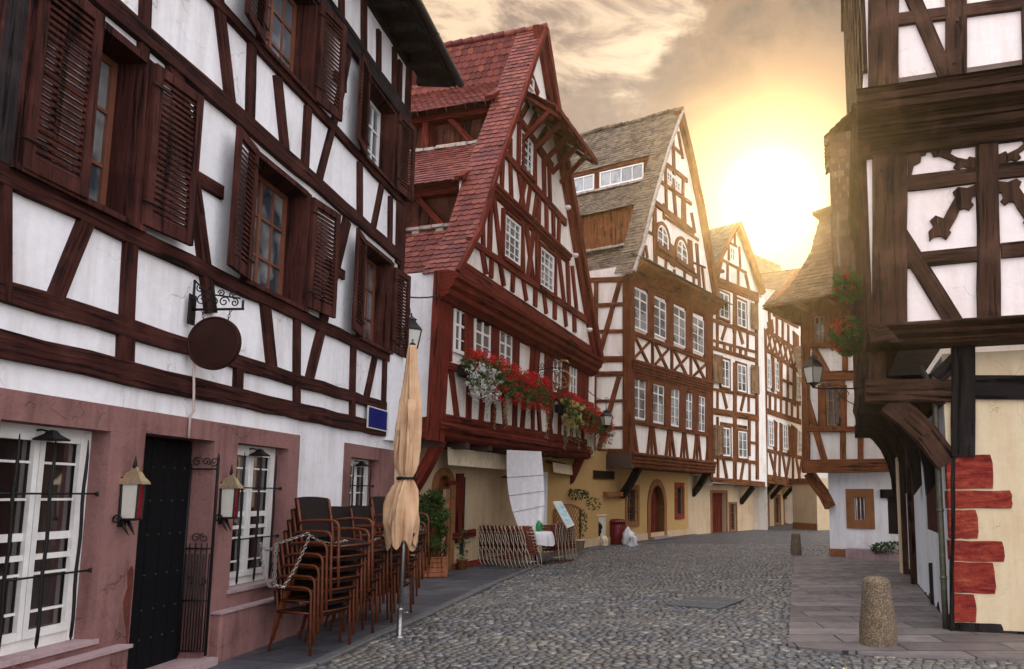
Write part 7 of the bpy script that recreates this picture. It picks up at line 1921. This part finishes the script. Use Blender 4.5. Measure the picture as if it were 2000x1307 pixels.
# ---- flower boxes on the red house
def flowerbox(x0, y0, x1, y1, label, dens, seed):
    rr = random.Random(seed); st = random.getstate(); random.seed(seed)
    s0, z0 = Bj.at(x0, y0); s1, z1v = Bj.at(x1, y1); fb_ = thing('flower_box', label, 'flower box', Bj.pt(s0, z0, .1), 'flower boxes on the red house')
    m1 = MB(); m1.prism(Bj, [(s0, z0-.12), (s1, z1v-.12), (s1, z1v+.08), (s0, z0+.08)], .10, .34, .01); m1.obj('trough', M['tFd'], fb_)
    L = s1-s0; P_ = lambda f_, dz_, o_: Bj.pt(s0+L*f_, z0+(z1v-z0)*f_+dz_, o_)
    g = MB(); rd = MB(); wh = MB(); yl = MB(); tr_ = MB()
    n = int(L*16)
    for k in range(n):
        f_ = (k+.5)/n; leaves(g, P_(f_, rr.uniform(.0, .25), rr.uniform(.2, .5)), (.14, .14, .14), 46, .055)
        leaves(g, P_(f_, rr.uniform(-.28, -.02), rr.uniform(.34, .5)), (.12, .10, .16), 34, .05)
    for k in range(int(L*dens)):
        f_ = rr.random(); up_ = rr.random()
        dz_ = rr.uniform(.10, .42) if up_ < .55 else rr.uniform(-.45, .15); o_ = rr.uniform(.25, .55)
        white = (label.startswith('long') and f_ < .26 and dz_ < .22)
        yel = (not label.startswith('long')) and f_ < .30 and dz_ < .25
        tgt = wh if white and rr.random() < .85 else (yl if yel and rr.random() < .8 else rd)
        if tgt is rd and dz_ < 0 and rr.random() < .35: continue
        leaves(tgt, P_(f_, dz_-(.1 if white else 0), o_), (.055, .055, .045), 15, .048, elong=1.0)
    if label.startswith('long'):
        for k in range(60): leaves(wh, P_(rr.uniform(-.01, .2), rr.uniform(-.28, .14), rr.uniform(.3, .56)), (.05, .05, .04), 13, .05, elong=1.0)
    for k in range(int(L*(3.2 if label.startswith('long') else 6.5))):
        f_ = rr.random(); ln = rr.uniform(.4, 1.0); o_ = rr.uniform(.32, .46)
        for j in range(int(ln*60)):
            leaf(tr_, P_(f_, -.15-ln*j/(ln*60), o_)+Vector((rr.gauss(0, .022), rr.gauss(0, .022), 0)), .036)
    for mb_, nm, mt in ((g, 'foliage', 'leaf'), (rd, 'blossoms', 'petalr'), (wh, 'pale_blossoms', 'petalw'), (yl, 'pale_blossoms', 'petaly'), (tr_, 'trailing_stems', 'trail')):
        if mb_.v:
            ob_ = mb_.obj(nm, M[mt], fb_)
            if nm == 'trailing_stems': ob_['kind'] = 'stuff'
    random.setstate(st)
flowerbox(884, 722, 1046, 778, 'long window box of red and white flowers under the three windows', 190, 3)
flowerbox(1076, 796, 1166, 842, 'shorter window box of red and cream flowers below the wrought iron sign', 180, 5)

# ---- wrought iron guild sign
s0, z0 = Bj.at(1049, 745); gs = thing('guild_sign', 'gilded wreath sign on a wrought iron scroll bracket of the red house', 'sign', Bj.pt(s0, z0)); nB = Vector((Bj.n.x, Bj.n.y, 0))
q_ = lambda o_, z: Bj.pt(s0, z0+z, o_)
m1 = MB(); m1.tube([q_(.03, -.45), q_(.03, .45)], .014, 6); m1.tube([q_(.03, .28), q_(.35, .33), q_(.72, .30), q_(.80, .34)], .014, 6)
for o_, z, r_, st_, sn in ((.14, .13, .11, 0, 1), (.14, -.12, .11, 3, -1), (.33, .20, .09, 1, 1), (.50, .19, .08, 3, -1), (.12, -.34, .08, 0, 1), (.30, .45, .07, 2, -1), (.12, .40, .08, 3, 1), (.5, .42, .06, 0, 1)):
    m1.tube(scroll(q_(o_, z), r_, 1.5, nB, Zu, 24, st_, sn), .010, 5)
m1.obj('bracket', M['iron'], gs)
m1 = MB(); wc = q_(.70, .02); m1.tube([wc+nB*.19*math.cos(2*PI*k/20)+Zu*.21*math.sin(2*PI*k/20) for k in range(20)], .022, 6, closed=True)
for k in range(20):
    a = 2*PI*k/20; m1.lathe(wc+nB*.19*math.cos(a)+Zu*.21*math.sin(a)-Vector((0, 0, .02)), [(0, 0), (.035, .02), (0, .045)], 6)
m1.tube([wc+Zu*.21, q_(.72, .30)], .008, 5); m1.tube([wc-nB*.1-Zu*.08, wc+Zu*.10, wc+nB*.1-Zu*.08], .014, 5, closed=True)
m1.tube([q_(.62, .34), q_(.58, .42), q_(.66, .50), q_(.80, .48), q_(.86, .40)], [.02, .03, .035, .03, .01], 6)
m1.obj('wreath', simple('dull_gilding', (.40, .22, .08), .4, .6, .5), gs)

# ---- hanging baskets on the right house
def basket(px, py, Y_, rad, label, seed):
    st = random.getstate(); random.seed(seed)
    c_ = atY(px, py, Y_); b = thing('hanging_basket', label, 'hanging basket', c_, 'flower baskets on the right house')
    m1 = MB(); m1.lathe(c_, [(0, -.17), (.1, -.15), (.17, -.06), (.18, 0), (.19, .01), (0, .0)], 14); m1.obj('basket', M['tFd'], b)
    m1 = MB(); wx = c_.x; wy = Y_; d_ = Vector((.45, 0, 0)); m1.tube([c_+Vector((0, 0, .0)), c_+Vector((0, 0, .45)), c_+Vector((.03, 0, .5)), c_+Vector((.50, 0, .5))], .008, 5); m1.obj('bracket', M['iron'], b)
    m1 = MB()
    for k in range(34):
        d_ = Vector([random.gauss(0, 1) for _ in range(3)]).normalized(); leaves(m1, c_+Vector((d_.x*rad*.8, d_.y*rad*.6, d_.z*rad*.95)), (rad*.5, rad*.5, rad*.42), 110, .05)
    m1.obj('foliage', M['leaf'], b)
    m1 = MB()
    for k in range(52):
        d_ = Vector((-abs(random.gauss(.5, .8)), random.gauss(0, .8), random.gauss(0, .9))).normalized(); leaves(m1, c_+Vector((d_.x*rad*1.1, d_.y*rad, d_.z*rad*1.15)), (.03, .03, .03), 9, .034, elong=1.0)
    m1.obj('blossoms', M['petalr'], b); random.setstate(st)
basket(1662, 558, 9.8, .20, 'upper hanging basket of red geraniums on the right house', 21)
basket(1655, 655, 10.4, .235, 'lower hanging basket of red geraniums on the right house', 22)
m1 = MB(); chain([atY(1637, 415, 11.5), atY(1636, 470, 11.3), atY(1640, 520, 11.0)], m1, .05, .005, .016); tag(m1.obj('basket_chain', M['chainm']), 'thin chain hanging above the upper flower basket', 'chain')

# ---- planting at the foot of the back house
a_ = gnd(1662, 1104, 0); st_ = Gg.at(1662, 1085)[0]; tr2 = thing('stone_trough', 'low dark trough with creeping shrub along the back right house', 'planter', Gg.pt(st_, 0, .3))
m1 = MB(); m1.rect(Gg, st_, st_+2.2, .02, .26, .08, .42, .02); m1.obj('trough', M['sill'], tr2)
m1 = MB(); leaves(m1, Gg.pt(st_+1.2, .32, .28), (.55, .35, .16), 520, .06); leaves(m1, Gg.pt(st_+.9, .3, .35), (.3, .2, .14), 200, .06); m1.obj('foliage', M['leafd'], tr2)
# ------------------------------------------------------------------ evening haze in the street
hz = bpy.data.materials.new('evening_haze'); hz.use_nodes = True; t = NT(hz.node_tree); t.n.clear()
v = t.add('ShaderNodeVolumePrincipled', {'Color': (1.0, .86, .60, 1), 'Density': .0005, 'Anisotropy': .90})
out = t.add('ShaderNodeOutputMaterial'); t.l.new(v.outputs[0], out.inputs['Volume'])
mb = MB(); mb.box((0, 30, 8.6), (144, 108, 19.2))
tag(mb.obj('haze', hz), kind='stuff')
